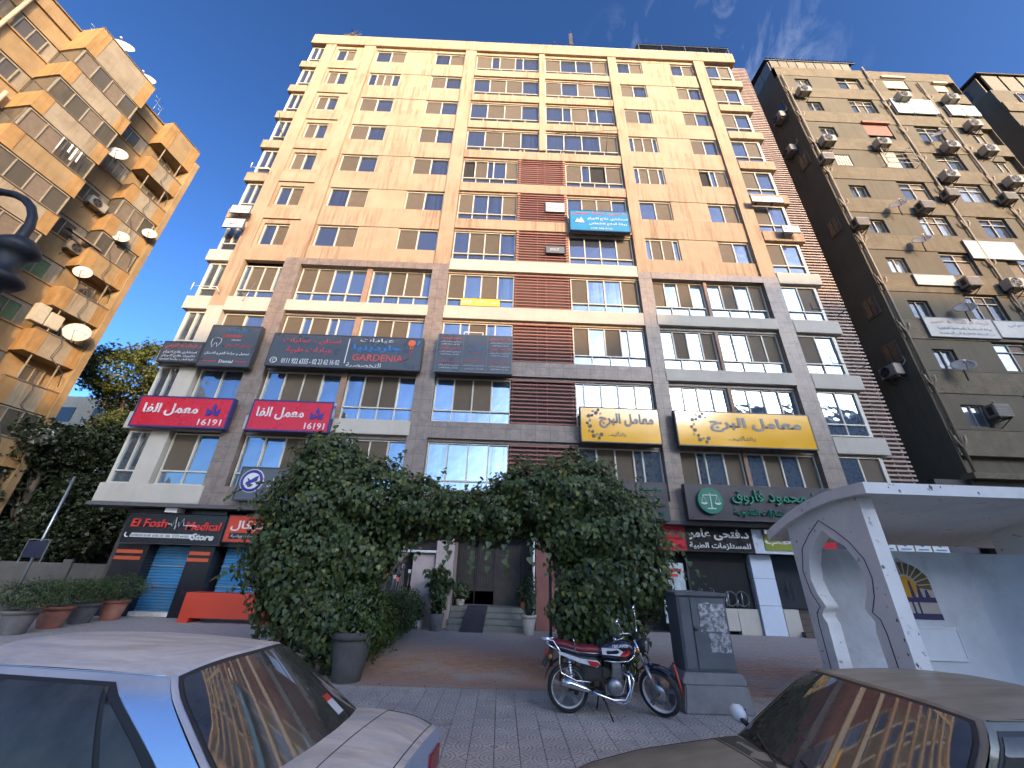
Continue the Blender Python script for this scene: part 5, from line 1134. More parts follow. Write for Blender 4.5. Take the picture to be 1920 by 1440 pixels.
def shell(ells, n, inner=.55, front=None):
    """points in the outer shells of a union of ellipsoids (cx,cy,cz,rx,ry,rz,weight) with outward normals"""
    w = np.array([e[3]*e[4]+e[4]*e[5]+e[3]*e[5] for e in ells]); w = w/w.sum(); idx = nr.choice(len(ells), n*3, p=w)
    E = np.array([e[:6] for e in ells], float); d = nr.normal(0, 1, (n*3, 3)); d /= np.linalg.norm(d, axis=1)[:, None]
    r = nr.uniform(inner, 1.0, n*3)**.6
    # lumpy radius
    lump = 1+.17*np.sin(d[:, 0]*7+idx)*np.cos(d[:, 2]*6+idx*2)+.11*np.sin(d[:, 1]*11+d[:, 2]*9+idx)+nr.normal(0, .035, n*3)
    p = E[idx, :3]+d*E[idx, 3:]*(r*lump)[:, None]
    keep = np.ones(len(p), bool)
    for i in range(len(ells)):
        q = (p-E[i, :3])/(E[i, 3:]*.62); keep &= ~(((q**2).sum(1) < 1) & (idx != i))
    p, d2 = p[keep][:n], (d/E[idx, 3:])[keep][:n]; d2 /= np.linalg.norm(d2, axis=1)[:, None]
    return p, d2
def cores(ells, mat, parent, name, k=.72, off=(0,0,0)):
    m = MB()
    for e in ells:
        P_ = []
        for i in range(9):
            ph = math.pi*i/8
            P_.append([(e[0]-off[0]+e[3]*k*math.sin(ph)*math.cos(a)*(1+.1*math.sin(3*a+i)), e[1]-off[1]+e[4]*k*math.sin(ph)*math.sin(a), e[2]-off[2]+e[5]*k*math.cos(ph)) for a in [2*math.pi*j/12 for j in range(13)]])
        m.grid(P_)
    o = m.build(name, mat, parent); o['kind'] = 'stuff'; return o
VSZ = .088
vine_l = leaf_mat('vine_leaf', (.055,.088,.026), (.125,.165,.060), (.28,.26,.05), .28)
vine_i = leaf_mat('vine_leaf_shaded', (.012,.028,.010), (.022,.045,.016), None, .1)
bark = P('vine_bark', (.075,.055,.04), .9, var=.3, scale=8)
VO = (-.9, 9.2, 0)
VT = thing('climbing_vine', 'dense heart-leaved climbing vine forming an arch over the path to the entrance', 'vine', VO)
EL = [(-4.05,9.2,3.0,1.25,1.2,1.25),(-3.0,9.3,3.35,1.2,1.2,.85),(-4.15,9.2,4.0,.75,.9,.75),(-4.2,9.1,2.1,1.15,1.1,1.0),(-3.3,9.2,2.2,1.15,1.0,.9),(-3.9,9.1,1.25,.95,.9,.9),(-3.2,9.1,1.0,.7,.75,.9),(-1.9,9.4,3.12,.95,1.1,.68),(-.9,9.5,3.02,.9,1.1,.6),(-.05,9.4,3.08,.9,1.1,.64),
      (.7,9.2,3.5,1.0,1.1,.72),(1.6,9.0,3.45,1.15,1.15,.95),(2.35,8.9,2.75,1.1,1.1,1.0),(1.55,9.0,2.7,.85,1.0,.7),(2.55,8.8,1.9,.95,1.0,.85),(1.85,8.9,1.8,.72,.9,.75),(2.25,8.6,1.0,.52,.65,.8),(1.5,8.8,1.2,.5,.6,.6)]
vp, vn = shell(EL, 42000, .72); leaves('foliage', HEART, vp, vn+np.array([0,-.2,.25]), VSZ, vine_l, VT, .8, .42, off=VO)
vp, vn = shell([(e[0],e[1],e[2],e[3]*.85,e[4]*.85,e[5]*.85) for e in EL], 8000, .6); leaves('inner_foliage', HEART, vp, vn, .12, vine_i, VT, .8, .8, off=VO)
# hanging strands and loose shoots
vs = []; vd = []
for (x, y, z, n_) in [(-2.2,8.7,2.6,7),(-1.7,8.6,2.55,6),(-.6,8.5,2.5,9),(-.3,8.5,2.5,7),(.1,8.5,2.55,8),(.6,8.4,2.6,7),(-1.1,8.6,2.5,6),(-3.0,8.3,2.6,6),(.9,8.3,2.5,8),(3.2,8.4,2.3,9),(3.3,8.5,1.8,8)]:
    for k in range(n_): vs.append((x+.05*math.sin(k*2.3), y, z-k*.09)); vd.append((0,-1,.1))
for (x, y, z, dx, dz, n_) in [(-5.0,9,3.6,-1,.15,9),(-4.9,9,3.3,-1,.05,7),(-5.1,9,1.9,-1,-.1,6),(-4.2,9,4.6,.15,1,5),(-2.6,9,4.0,.3,1,5),(-1.6,9,3.6,.4,1,5),(3.4,8.6,2.6,.8,-.6,9),(3.3,8.6,2.2,.9,-.5,8),(3.0,8.6,3.3,.8,.2,5),(1.0,9,4.2,.2,1,3),(-.6,9,3.5,.1,1,4)]:
    for k in range(n_*2): vs.append((x+dx*k*.07, y+.04*math.sin(k*3), z+dz*k*.06-.002*k*k+.03*math.cos(k*2.1))); vd.append((0,-.6,.6))
for q in range(46):
    e = EL[rnd.randrange(len(EL))]; a = rnd.uniform(-.3, 3.4); x0_, z0_ = e[0]+e[3]*math.cos(a)*.95, e[2]+e[5]*math.sin(a)*.95; dx, dz = math.cos(a)+rnd.uniform(-.4,.4), math.sin(a)*.7+rnd.uniform(-.2,.5)
    if z0_ < 1.6: continue
    for k in range(rnd.randrange(3, 8)): vs.append((x0_+dx*k*.075, e[1]-.3+.05*math.sin(k*3+q), z0_+dz*k*.07-.004*k*k)); vd.append((rnd.uniform(-.5,.5),-.6,.6))
leaves('hanging_shoots', HEART, np.array(vs), np.array(vd, float), .11, vine_l, VT, .8, .3, off=VO)
def stems(parent, off, lst, mat=bark, name='stem'):
    for pts, r in lst:
        m = MB(); m.tube([(p[0]-off[0], p[1]-off[1], p[2]-off[2]) for p in pts], r, 7); m.build(name, mat, parent)
stems(VT, VO, [([(-3.5+.18*k,9.0+.1*math.sin(k),0),(-3.5+.1*k,9.0,.7),(-3.6+.22*k,9.1,1.6),(-3.6+.3*k,9.1,2.6)], [.05,.04,.035,.03]) for k in range(-1, 3)]+
      [([(1.55+.16*k,8.4+.12*math.sin(2*k),0),(1.6+.13*k,8.5,.6),(1.7+.2*k,8.7,1.3),(1.7+.25*k,8.9,2.2)], [.04,.035,.03,.025]) for k in range(-1, 5)])
m = MB(); pm_ = P('pergola_steel', (.06,.065,.06), .6)
pg = [((-2.9,8.8,0),(-2.9,8.8,3.0)),((-2.9,10.4,0),(-2.9,10.4,3.0)),((1.2,8.8,0),(1.2,8.8,3.0)),((1.2,10.4,0),(1.2,10.4,3.0)),((-2.9,8.8,3.0),(1.2,8.8,3.0)),((-2.9,10.4,3.0),(1.2,10.4,3.0))]
for a, b in pg: m = MB(); m.tube([tuple(a[i]-VO[i] for i in range(3)), tuple(b[i]-VO[i] for i in range(3))], .035, 8); m.build('pergola_pipe', pm_, VT)

hedge_l = leaf_mat('hedge_leaf', (.04,.08,.018), (.115,.17,.045), (.20,.19,.04), .2)
def bush(name, label, cat, ells, n, size, mat, tpl=LANCE, group=None, loc=None, stem=True, jit=.6):
    loc = loc or (ells[0][0], ells[0][1], 0)
    t = thing(name, label, cat, loc, 0, group)
    p, d = shell(ells, n, .6); leaves('foliage', tpl, p, d+np.array([0,0,.3]), size, mat, t, .2, jit, off=loc)
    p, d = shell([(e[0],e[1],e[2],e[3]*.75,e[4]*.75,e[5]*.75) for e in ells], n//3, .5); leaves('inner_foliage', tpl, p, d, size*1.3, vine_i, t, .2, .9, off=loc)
    if stem:
        for e in ells[:4]: m = MB(); m.tube([(e[0]-loc[0], e[1]-loc[1], 0-loc[2]*0), (e[0]-loc[0]+.05, e[1]-loc[1], e[2])], [.03,.02], 6); m.build('stem', bark, t)
    return t
hd = [(-2.95-.02*k, 9.9+.62*k, .62+.03*math.sin(k*2), .55, .5, .62+.05*math.cos(k*3)) for k in range(10)]
bush('clipped_hedge', 'waist-high leafy hedge along the left edge of the entrance path', 'hedge', hd, 7000, .10, hedge_l)
hd = [(2.35+.04*k, 9.9+.75*k, .72, .6, .55, .72) for k in range(6)]
bush('clipped_hedge', 'dark leafy hedge right of the path, behind the motorcycle and red pier', 'hedge', hd, 5000, .10, hedge_l)
def pot(name, label, loc, r, h, mat, rim=True, group=None):
    t = thing(name, label, 'plant pot', loc, 0, group)
    m = MB(); m.lathe([(r*.68,0),(r*.98,h*.9),(r*.9,h*.9),(r*.88,h*.86),(0,h*.86)], 20); m.lathe([(0,0),(r*.68,0)], 20); m.build('body', mat, t)
    if rim: m = MB(); m.lathe([(r*.97,h*.84),(r*1.08,h*.86),(r*1.08,h),(r*.92,h),(r*.9,h*.9),(r*.97,h*.84)], 20); m.build('rim', mat, t)
    return t
pot('plant_pot', 'big dark weathered pot at the near end of the left hedge', (-2.75, 8.75, 0), .37, .78, P('mossy_pot', (.07,.065,.06), .9, var=.35, scale=4, dirt=((.12,.11,.09), .4)))
bush('potted_shrub', 'dark shrub growing in the big weathered pot at the end of the hedge', 'shrub', [(-2.75,8.75,1.15,.55,.5,.5),(-2.6,8.8,.85,.4,.4,.35)], 1500, .09, hedge_l, stem=True)
box_l = leaf_mat('box_leaf', (.05,.085,.018), (.11,.16,.04), None, .2)
for i, (x, y, r, h, mt, lab, blab, er) in enumerate([(-12.1,12.2,.36,.55,pot_grey,'dark grey pot at the bottom left corner of the picture','rounded clipped shrub in the dark pot at the far left edge',(.9,.7,.40)),
      (-12.3,13.3,.38,.55,terracotta,'nearer terracotta pot in the row at the left','wide clipped shrub over the nearer terracotta pot',(.85,.7,.38)),
      (-12.45,14.3,.38,.55,pot_grey,'dark grey pot between the two terracotta pots','clipped shrub over the dark pot between the terracotta ones',(.75,.6,.36)),
      (-12.3,15.2,.36,.58,terracotta,'farther terracotta pot next to the black shop corner','flat-topped clipped shrub beside the black shop corner',(.95,.65,.40))]):
    pot('plant_pot', lab, (x-.6, y, 0), r, h, mt, group='pots in a row at the left')
    bush('clipped_shrub', blab, 'shrub', [(x-.6, y, h+.38, *er)], 2600, .055, box_l, group='clipped shrubs in a row at the left', loc=(x-.6, y, 0), jit=.5)
# plants at the entrance
palm_l = leaf_mat('palm_leaf', (.035,.06,.02), (.09,.12,.04), None, .2)
def fronds(parent, n, h0, h1, r, mat):
    pts = []; nm = []
    for k in range(n):
        a = 2*math.pi*k/n+rnd.uniform(-.2,.2); hh = rnd.uniform(h0, h1); rr = r*rnd.uniform(.7,1.1)
        stem_pts = [Vector((rr*t*math.cos(a), rr*t*math.sin(a)*.7, .5+hh*(1.7*t-1.0*t*t))) for t in [i/7 for i in range(8)]]
        m = MB(); m.tube(stem_pts, [.014-.0015*i for i in range(8)], 5); m.build('frond_stem', mat, parent)
        for i in range(2, 22):
            t = i/21; q = Vector((rr*t*math.cos(a), rr*t*math.sin(a)*.7, .5+hh*(1.7*t-1.0*t*t)))
            for s in (-1, 1): pts.append(q); nm.append((s*-math.sin(a)+.2, s*math.cos(a), .6))
    return leaves('leaflets', LANCE, np.array(pts), np.array(nm, float), .20, mat, parent, .5, .25)
t = thing('potted_palm', 'tall potted palm in front of the pinkish marble pier', 'plant', (-2.1, 15.0, 0)); fronds(t, 11, 1.2, 1.9, .62, palm_l)
p, d = shell([(0,0,1.15,.34,.3,.75)], 900, .4); leaves('foliage', LANCE, p, d+np.array([0,0,.6]), .2, palm_l, t, -.4, .4); m = MB(); m.tube([(0,0,.4),(0,0,1.5)], .05, 7); m.build('stem', bark, t)
pot('plant_pot', 'pale pot of the palm at the marble pier', (-2.1, 15.0, 0), .27, .55, pot_grey, False)
t = thing('potted_cypress', 'slim dark conifer in a clay pot beside the red-brown pier', 'plant', (.98, 14.75, 0)); p, d = shell([(0,0,1.15,.26,.24,.75)], 1500, .4); leaves('foliage', LANCE, p, d+np.array([0,0,.8]), .10, leaf_mat('conifer_leaf', (.02,.04,.018), (.04,.07,.03)), t, -.5, .4); m = MB(); m.tube([(0,0,.4),(0,0,1.7)], .03, 6); m.build('stem', bark, t)
pot('plant_pot', 'clay pot with a pale body beside the red-brown pier', (.98, 14.75, 0), .24, .56, pot_white)
t = thing('potted_plant', 'low potted leafy plant on the porch left of the gate', 'plant', (-1.45, 16.3, .65)); p, d = shell([(0,0,.45,.34,.3,.3)], 400, .4); leaves('foliage', LANCE, p, d+np.array([0,0,.4]), .16, palm_l, t, 0, .4); m = MB(); m.lathe([(.13,0),(.18,.2),(.15,.2),(0,.18)], 14); m.build('bowl', pot_white, t)
t = thing('potted_plant', 'low potted leafy plant on the porch right of the doorway', 'plant', (.9, 16.2, .65)); p, d = shell([(0,0,.45,.3,.3,.34)], 400, .4); leaves('foliage', LANCE, p, d+np.array([0,0,.4]), .14, palm_l, t, 0, .4); m = MB(); m.lathe([(.13,0),(.18,.2),(.15,.2),(0,.18)], 14); m.build('bowl', terracotta, t)
t = thing('bucket', 'small white bucket at the foot of the marble pier', 'bucket', (-2.72, 15.3, 0)); m = MB(); m.lathe([(.10,0),(.13,.24),(.115,.24),(.09,.02),(0,.02)], 16); m.build('body', L_white, t); m = MB(); m.tube([(-.12,0,.22),(-.08,-.05,.12),(.08,-.05,.12),(.12,0,.22)], .006, 5); m.build('handle', steel, t)

# ---- trees between the ochre block and the office block
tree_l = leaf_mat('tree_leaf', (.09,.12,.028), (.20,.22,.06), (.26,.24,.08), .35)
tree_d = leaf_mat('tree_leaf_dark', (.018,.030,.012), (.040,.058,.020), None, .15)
trunk_m = P('tree_bark', (.10,.08,.06), .92, var=.3, scale=5, bmp=.5)
def tree(label, x, y, h, r, n, mat, seed, size=.19, low=.28):
    t = thing('broadleaf_tree', label, 'tree', (x, y, 0), 0, 'trees left of the office block'); R_ = random.Random(seed)
    m = MB(); top = h*.62; P0 = [(0,0,0),(.15,.1,h*.2),(-.1,.2,h*.4),(.1,0,top),(0,0,h*.85)]; m.tube(P0, [.34,.28,.22,.15,.06], 10); m.build('trunk', trunk_m, t)
    el = []
    for k in range(20):
        a = R_.uniform(0, 6.28); z = h*R_.uniform(low, .92); w = r*(1-.62*abs((z/h-.5)*1.6))*R_.uniform(.35, .8)
        c = (w*math.cos(a), w*math.sin(a)*.8, z); s = R_.uniform(.26, .46)*r
        el.append((*c, s*1.2, s*1.1, s*.85)); m = MB(); m.tube([(0,0,z*.62),(c[0]*.5,c[1]*.5,z*.85),c], [.10,.06,.03], 6); m.build('limb', trunk_m, t)
    el.append((0,0,h*.93,r*.32,r*.3,h*.09))
    p, d = shell(el, n, .35); leaves('crown', CLUMP, p, d+np.array([0,0,.4]), size, mat, t, .1, .7)
    return t
tree('tall rounded tree whose sunlit top shows between the ochre and cream blocks', -26.2, 26, 15.9, 4.6, 26000, tree_l, 3, .17)
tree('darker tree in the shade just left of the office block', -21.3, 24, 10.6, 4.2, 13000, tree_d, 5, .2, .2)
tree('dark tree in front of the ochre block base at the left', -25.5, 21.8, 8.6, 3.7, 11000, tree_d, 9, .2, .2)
tree('small sunlit tree top close to the red lab sign', -24.6, 31, 15.2, 3.4, 9000, tree_l, 12, .2)

# ---- what stands at ground level on the far left
t = thing('boundary_wall', 'low grey boundary wall with piers behind the potted shrubs', 'wall', (-20, 19.5, 0)); m = MB(); m.box(-40, -14.4, 19.4, 19.7, 0, 1.55); m.build('wall_face', P('dark_wall_render', (.10,.095,.09), .9, var=.2), t, (-20,19.5,0))
for k in range(6): m = MB(); m.box(-16.2-3.2*k, -15.8-3.2*k, 19.3, 19.39, 0, 1.7); m.build('pier', P('dark_wall_render', (.10,.095,.09), .9, var=.2), t, (-20,19.5,0))
t = thing('distant_building', 'sunlit pale building glimpsed through the trees at the left', 'building', (-36, 42, 0)); m = MB(); m.box(-58, -25, 40, 48, 0, 17.5); m.build('wall', P('pale_far_wall', (.55,.48,.36), .85), t, (-36,42,0))
for k in range(5):
    for i in range(8): m = MB(); m.box(-56+i*3.8, -54.2+i*3.8, 39.93, 39.99, 2.6+k*3, 4.2+k*3); m.build('window', gl_dark, t, (-36,42,0))
t = thing('low_building', 'dark flat-roofed building in the shade beyond the left trees', 'building', (-24, 27, 0)); m = MB(); m.box(-34, -15.6, 26.8, 38, 0, 4.8); m.build('wall', P('shaded_wall', (.12,.115,.11), .9), t, (-24,27,0))
for k in range(4): m = MB(); m.box(-32+k*4.2, -29.6+k*4.2, 26.72, 26.79, 1.2, 3.2); m.build('window', gl_dark, t, (-24,27,0))
m = MB(); m.box(-34.3, -15.3, 26.3, 38, 4.8, 5.1); m.build('roof_slab', conc, t, (-24,27,0))
t = thing('sign_post', 'slim grey post with a small dark information board beside the left trees', 'signpost', (-18.3, 17, 0)); m = MB(); m.tube([(0,0,0),(0,0,4.9)], .05, 8); m.build('pole', steel, t)
m = MB(); m.box(-.40,.40,-.10,-.06,1.75,2.35); m.build('board', P('navy_board', (.02,.025,.05), .4), t)
for s in (-1, 1): m = MB(); m.beam((s*.42,-.08,1.55),(s*.42,-.08,2.40), .03, .03); m.build('frame_leg', steel, t)
m = MB(); m.beam((-.44,-.08,2.40),(.44,-.08,2.40), .03, .03); m.build('frame_top', steel, t)
# ================================================================ street furniture
# ---- utility cabinet on its concrete plinth
CO = (3.46, 7.75, 0)
t = thing('utility_cabinet', 'dented grey-blue electrical cabinet with torn posters on a concrete plinth', 'utility cabinet', CO)
m = MB(); m.prism([(-.55,0),(.55,0),(.50,.36),(-.50,.36)], -.34, .34); m.build('plinth', conc, t, bevel=.02)
m = MB(); m.prism([(-.50,.362),(.50,.362),(.52,.40),(.46,.52),(-.46,.52),(-.52,.40)], -.30, .30); m.build('plinth_cap', conc, t, bevel=.012)
cab = P('cabinet_paint', (.105,.115,.125), .55, var=.22, scale=3, dirt=((.055,.06,.065), .7), bmp=.25)
m = MB(); m.box(-.42,.42,-.24,.24,.522,1.60); m.build('body', cab, t, bevel=.012)
m = MB(); m.prism([(-.455,1.602),(.455,1.602),(.455,1.65),(0,1.67),(-.455,1.65)], -.29, .28); m.build('roof_cap', cab, t, bevel=.008)
m = MB(); m.box(-.20,.40,-.262,-.242,.56,1.57); m.build('door', cab, t, bevel=.008)
m = MB(); m.box(-.39,-.22,-.258,-.242,.56,1.57); m.build('side_panel', cab, t, bevel=.006)
m = MB(); m.lathe([(.035,-.263),(.035,-.285),(0,-.285)], 14, (-.17,0,1.12), 'y'); m.build('lock', metal_d, t)
mp_, tt, bb = nodes('torn_poster'); v = coords(tt); n1 = noise(tt, v, 9, 8, .75, 1.5); n2 = noise(tt, v, 3, 4, .6)
tt.links.new(mixc(tt, ramp(tt, n1, .44, .58), (.10,.10,.11), mixc(tt, ramp(tt, n2, .3, .7), (.36,.35,.36), (.60,.60,.60))), bb.inputs['Base Color']); bump(tt, bb, n1, .6, .01)
def torn(x0, x1, z0, z1, nm='torn_poster'):
    R_ = random.Random(int(x0*100+z0*77)); pts = []
    for (a, b) in (((x0,z0),(x1,z0)),((x1,z0),(x1,z1)),((x1,z1),(x0,z1)),((x0,z1),(x0,z0))):
        for k in range(7): f = k/7; pts.append((a[0]+(b[0]-a[0])*f+R_.uniform(-.018,.018), a[1]+(b[1]-a[1])*f+R_.uniform(-.018,.018)))
    m = MB(); m.prism(pts, -.270, -.2635); m.build(nm, mp_, t)
torn(-.08,.36,1.08,1.50); torn(.04,.38,.80,1.05)
tt_ = thing('red_rod', 'short red rod leaning against the left side of the utility cabinet', 'rod', (2.93, 7.5, 0)); m = MB(); m.tube([(.06,0,0),(-.08,0,.62)], .02, 8); m.build('shaft', L_red2, tt_); m = MB(); m.tube([(-.08,0,.62),(-.085,0,.64)], .024, 8); m.build('cap', metal_d, tt_)

# ---- bus shelter
SO = (5.5, 5.9, 0)
SH = thing('bus_shelter', 'whitewashed concrete bus shelter with keyhole arch end wall and curved roof', 'bus shelter', SO)
def arch_pts():
    """keyhole opening outline in (y, z): apex, far side down, then near side down"""
    far = [(6.93,2.69),(7.14,2.55),(7.34,2.40),(7.46,2.16),(7.51,1.92),(7.45,1.70),(7.36,1.57),(7.33,1.51),(7.42,1.45),(7.47,1.37),(7.43,1.30),(7.40,1.27),(7.42,0)]
    near = [(6.93,2.69),(6.80,2.56),(6.56,2.42),(6.42,2.20),(6.37,1.98),(6.42,1.77),(6.51,1.62),(6.55,1.54),(6.49,1.46),(6.44,1.39),(6.46,1.31),(6.48,1.27),(6.44,0)]
    return far, near
def roof_z(y):
    return float(np.interp(y, [5.6,5.9,6.4,6.9,7.5,8.1,8.4], [3.10,3.11,3.10,3.03,2.88,2.66,2.53]))
def end_wall(name, x0, x1, y0, y1):
    far, near = arch_pts()
    m = MB()
    ys = [y1-(y1-y0)*i/8 for i in range(9)]
    def half(side, outer_y):
        # strip quads between opening curve and the outer edge
        pts = side; N = len(pts)
        for face_x, flip in ((x0, 0), (x1, 1)):
            vs = []; fs = []
            for (y, z) in pts: vs.append((face_x, y, z)); vs.append((face_x, outer_y, z))
            for i in range(N-1): a = 2*i; q = (a, a+1, a+3, a+2); fs.append(q if flip else tuple(reversed(q)))
            m.add(vs, fs, 0)
        vs = []; fs = []
        for (y, z) in pts: vs.append((x0, y, z)); vs.append((x1, y, z))
        for i in range(N-1): a = 2*i; fs.append((a, a+1, a+3, a+2))
        m.add(vs, fs, 1, True)
    half(near, y0); half(far, y1)
    # above the apex up to the curved roof
    for face_x in (x0, x1):
        yy = [y0+(y1-y0)*i/10 for i in range(11)]
        m.add([(face_x, y, 2.69) for y in yy]+[(face_x, y, roof_z(y)-.0) for y in yy], [(i, i+1, i+12, i+11) for i in range(10)], 0)
    m.add([(x0,y0,0),(x1,y0,0),(x1,y0,roof_z(y0)),(x0,y0,roof_z(y0))], [(0,1,2,3)], 0); m.add([(x0,y1,0),(x1,y1,0),(x1,y1,roof_z(y1)),(x0,y1,roof_z(y1))], [(0,1,2,3)], 0)
    w = m.build(name, [white_wash, white_wash], SH, SO)
    return w
end_wall('end_wall', 5.5, 5.72, 6.03, 7.78); end_wall('end_wall', 9.45, 9.67, 6.03, 7.78)
ln = [(7.60,0),(7.60,1.22),(7.58,1.40),(7.46,1.50),(7.59,1.70),(7.65,2.05),(7.52,2.42),(7.25,2.65),(6.94,2.85),(6.66,2.66),(6.44,2.47),(6.27,2.22),(6.24,1.97),(6.31,1.72),(6.43,1.51),(6.33,1.43),(6.30,1.25),(6.30,0)]
for q in range(len(ln)-1): pass
m = MB(); m.tube([(5.497, y, z) for y, z in ln], .008, 4); m.build('incised_line', L_black, SH, SO)
# roof: thick curved slab
m = MB(); ys = [5.72+(8.25-5.72)*i/14 for i in range(15)]; X0, X1 = 5.38, 10.4
top = [(y, roof_z(y)+.165) for y in ys]; bot = [(y, roof_z(y)) for y in ys]
P_ = [[(x, y, z) for (y, z) in top] for x in (X0, X1)]; m.grid(P_); P_ = [[(x, y, z) for (y, z) in bot] for x in (X0, X1)]; m.grid(P_)
for x in (X0, X1): m.add([(x, *p) for p in top]+[(x, *p) for p in bot], [(i, i+1, i+16, i+15) for i in range(14)], 0)
m.add([(X0,*top[0]),(X1,*top[0]),(X1,*bot[0]),(X0,*bot[0])], [(0,1,2,3)]); m.add([(X0,*top[-1]),(X1,*top[-1]),(X1,*bot[-1]),(X0,*bot[-1])], [(0,1,2,3)])
m.build('roof', white_wash, SH, SO)
stain_w = P('stained_wash', (.50,.52,.54), .8, var=.15, scale=.9, dirt=((.14,.14,.14), .75), bmp=.25)
m = MB(); m.box(5.725, 9.445, 7.6, 7.76, 0, 2.44); m.build('back_wall', stain_w, SH, SO)
m = MB(); P_ = [[(x, 7.6-.95*math.sin(min(1, max(0, (x-8.55)))*math.pi/2)**2*.9, z) for x in [8.55+.089*i for i in range(11)]] for z in (0, .6, 1.2, 1.8, 2.42)]; m.grid(P_); m.build('curved_corner', stain_w, SH, SO)
# mural: sun with rays over a dark blue skyline
mc = (7.27, 7.6, 1.85); 
def mural(name, poly, mat, d=.01):
    m = MB(); m.prism([(mc[0]+x-SO[0], mc[2]+z) for x, z in poly], mc[1]-SO[1]-.003, mc[1]-SO[1]-d); return m.build(name, mat, SH)
mural('mural_ground', [(-.45,-.5),(.45,-.5),(.45,.18),(0,.48),(-.45,.18)], P('mural_beige', (.38,.34,.30), .8, var=.1), .008)
for k in range(13):
    a = math.pi*(k/12); r0, r1 = .20, .47; c_ = (math.cos(a), math.sin(a)); s_ = (-math.sin(a)*.025, math.cos(a)*.025)
    r1 = min(r1, .44/max(.01, abs(c_[0])) if abs(c_[0]) > .2 else r1)
    mural('mural_ray', [(c_[0]*r0-s_[0]*.6, c_[1]*r0-s_[1]*.6),(c_[0]*r1-s_[0]*1.8, c_[1]*r1*.85-s_[1]*1.8),(c_[0]*r1+s_[0]*1.8, c_[1]*r1*.85+s_[1]*1.8),(c_[0]*r0+s_[0]*.6, c_[1]*r0+s_[1]*.6)], P('mural_brown', (.11,.085,.03), .8), .012)
mural('mural_sun', [(.17*math.cos(2*math.pi*k/24), .17*math.sin(2*math.pi*k/24)) for k in range(24)], P('mural_sun', (.48,.24,.01), .7, var=.08), .016)
nb = P('mural_navy', (.035,.03,.09), .8)
mural('mural_base', [(-.45,-.5),(.45,-.5),(.45,-.41),(-.45,-.41)], nb, .014); mural('mural_band', [(-.45,-.24),(.44,-.24),(.44,-.16),(-.45,-.16)], nb, .014)
for k in range(5): mural('mural_column', [(-.35+.1*k+.04,-.41),(-.32+.1*k+.04,-.41),(-.32+.1*k+.04,-.24),(-.35+.1*k+.04,-.24)], nb, .012)
for k in range(3): mural('mural_tower', [(.02+.13*k,-.16),(.09+.13*k,-.16),(.07+.13*k,.1-.07*k),(.04+.13*k,.1-.07*k)], nb, .02)
m = MB(); m.box(6.95-SO[0], 7.85-SO[0], 1.68, 1.697, .78, 1.22); m.build('painted_panel', P('panel_wash', (.58,.61,.64), .7, var=.05), SH)
for q in ((6.95,7.85,1.22,1.24),(6.95,7.85,.76,.78),(7.85,7.87,.76,1.24)): m = MB(); m.box(q[0]-SO[0], q[1]-SO[0], 1.67, 1.698, q[2], q[3]); m.build('panel_edge', L_white, SH)
m = MB(); m.box(5.75-SO[0], 9.2-SO[0], 1.2, 1.69, .38, .46); m.build('bench', white_wash, SH)

def chip(plane, a, b, r, seed):
    R_ = random.Random(seed); m = MB(); n = 9; pts = [(a+r*R_.uniform(.5,1.2)*math.cos(2*math.pi*k/n), b+r*R_.uniform(.6,1.9)*math.sin(2*math.pi*k/n)) for k in range(n)]
    if plane == 'front': m.prism([(x-SO[0], z) for x, z in pts], 6.03-SO[1]+.001, 6.03-SO[1]-.002, plane='xz')
    elif plane == 'side': m.prism([(y-SO[1], z) for y, z in pts], 5.5-SO[0]+.001, 5.5-SO[0]-.002, plane='yz')
    else: m.prism([(x-SO[0], z) for x, z in pts], 5.72-SO[1]+.001, 5.72-SO[1]-.002, plane='xz')
    m.build('paint_chip', P('bare_render', (.16,.155,.15), .9), SH)
for q, (pl, a, b, r) in enumerate([('front',5.53,2.12,.022),('front',5.70,1.30,.012),('front',5.53,.95,.02),('side',6.07,1.45,.02),('side',6.06,1.22,.015),('side',6.08,1.05,.014),('side',6.1,.8,.012),('side',7.2,2.74,.012),('side',7.62,2.55,.02),('side',6.35,2.62,.01),
      ('edge',5.75,3.2,.012),('edge',5.9,3.15,.02),('edge',6.4,3.22,.03),('edge',6.55,3.23,.015),('edge',7.1,3.16,.02),('edge',8.1,3.2,.02),('edge',8.3,3.17,.03),('edge',9.0,3.2,.02)]): chip(pl, a, b, r, q)
# ---- ornate street lamp at the left edge
LO = (-5.72, 3.5, 0)
iron = P('black_cast_iron', (.018,.019,.022), .5, var=.3, scale=8, bmp=.2)
LAMP = t = thing('street_lamp', 'black ornate cast iron street lamp with a scrolled arm at the left edge', 'street lamp', LO)
m = MB(); m.lathe([(.16,0),(.16,.5),(.11,.6),(.09,.7),(.075,1.2),(.065,4.0),(.065,4.25)], 16); m.build('post', iron, t)
m = MB(); m.lathe([(.065,4.22),(.15,4.30),(.17,4.34),(.15,4.40),(.10,4.46),(.10,4.58),(.18,4.62),(.22,4.68),(.19,4.74),(.12,4.78),(.11,4.98),(.14,5.02),(.19,5.08),(.17,5.16),(.10,5.24),(.0,5.28)], 24); m.build('finial', iron, t)
arm = [(-.10,0,4.66),(-.02,.02,4.9),(.02,.03,5.15)]
arm = []
for k in range(15):
    a = math.radians(-35+k*15); arm.append((-.78+.72*math.cos(a), 0, 5.34+.72*math.sin(a)*.95))
m = MB(); m.tube([(-.1,0,4.62)]+arm, [.05]+[.045]*15, 10); m.build('scroll_arm', iron, t)
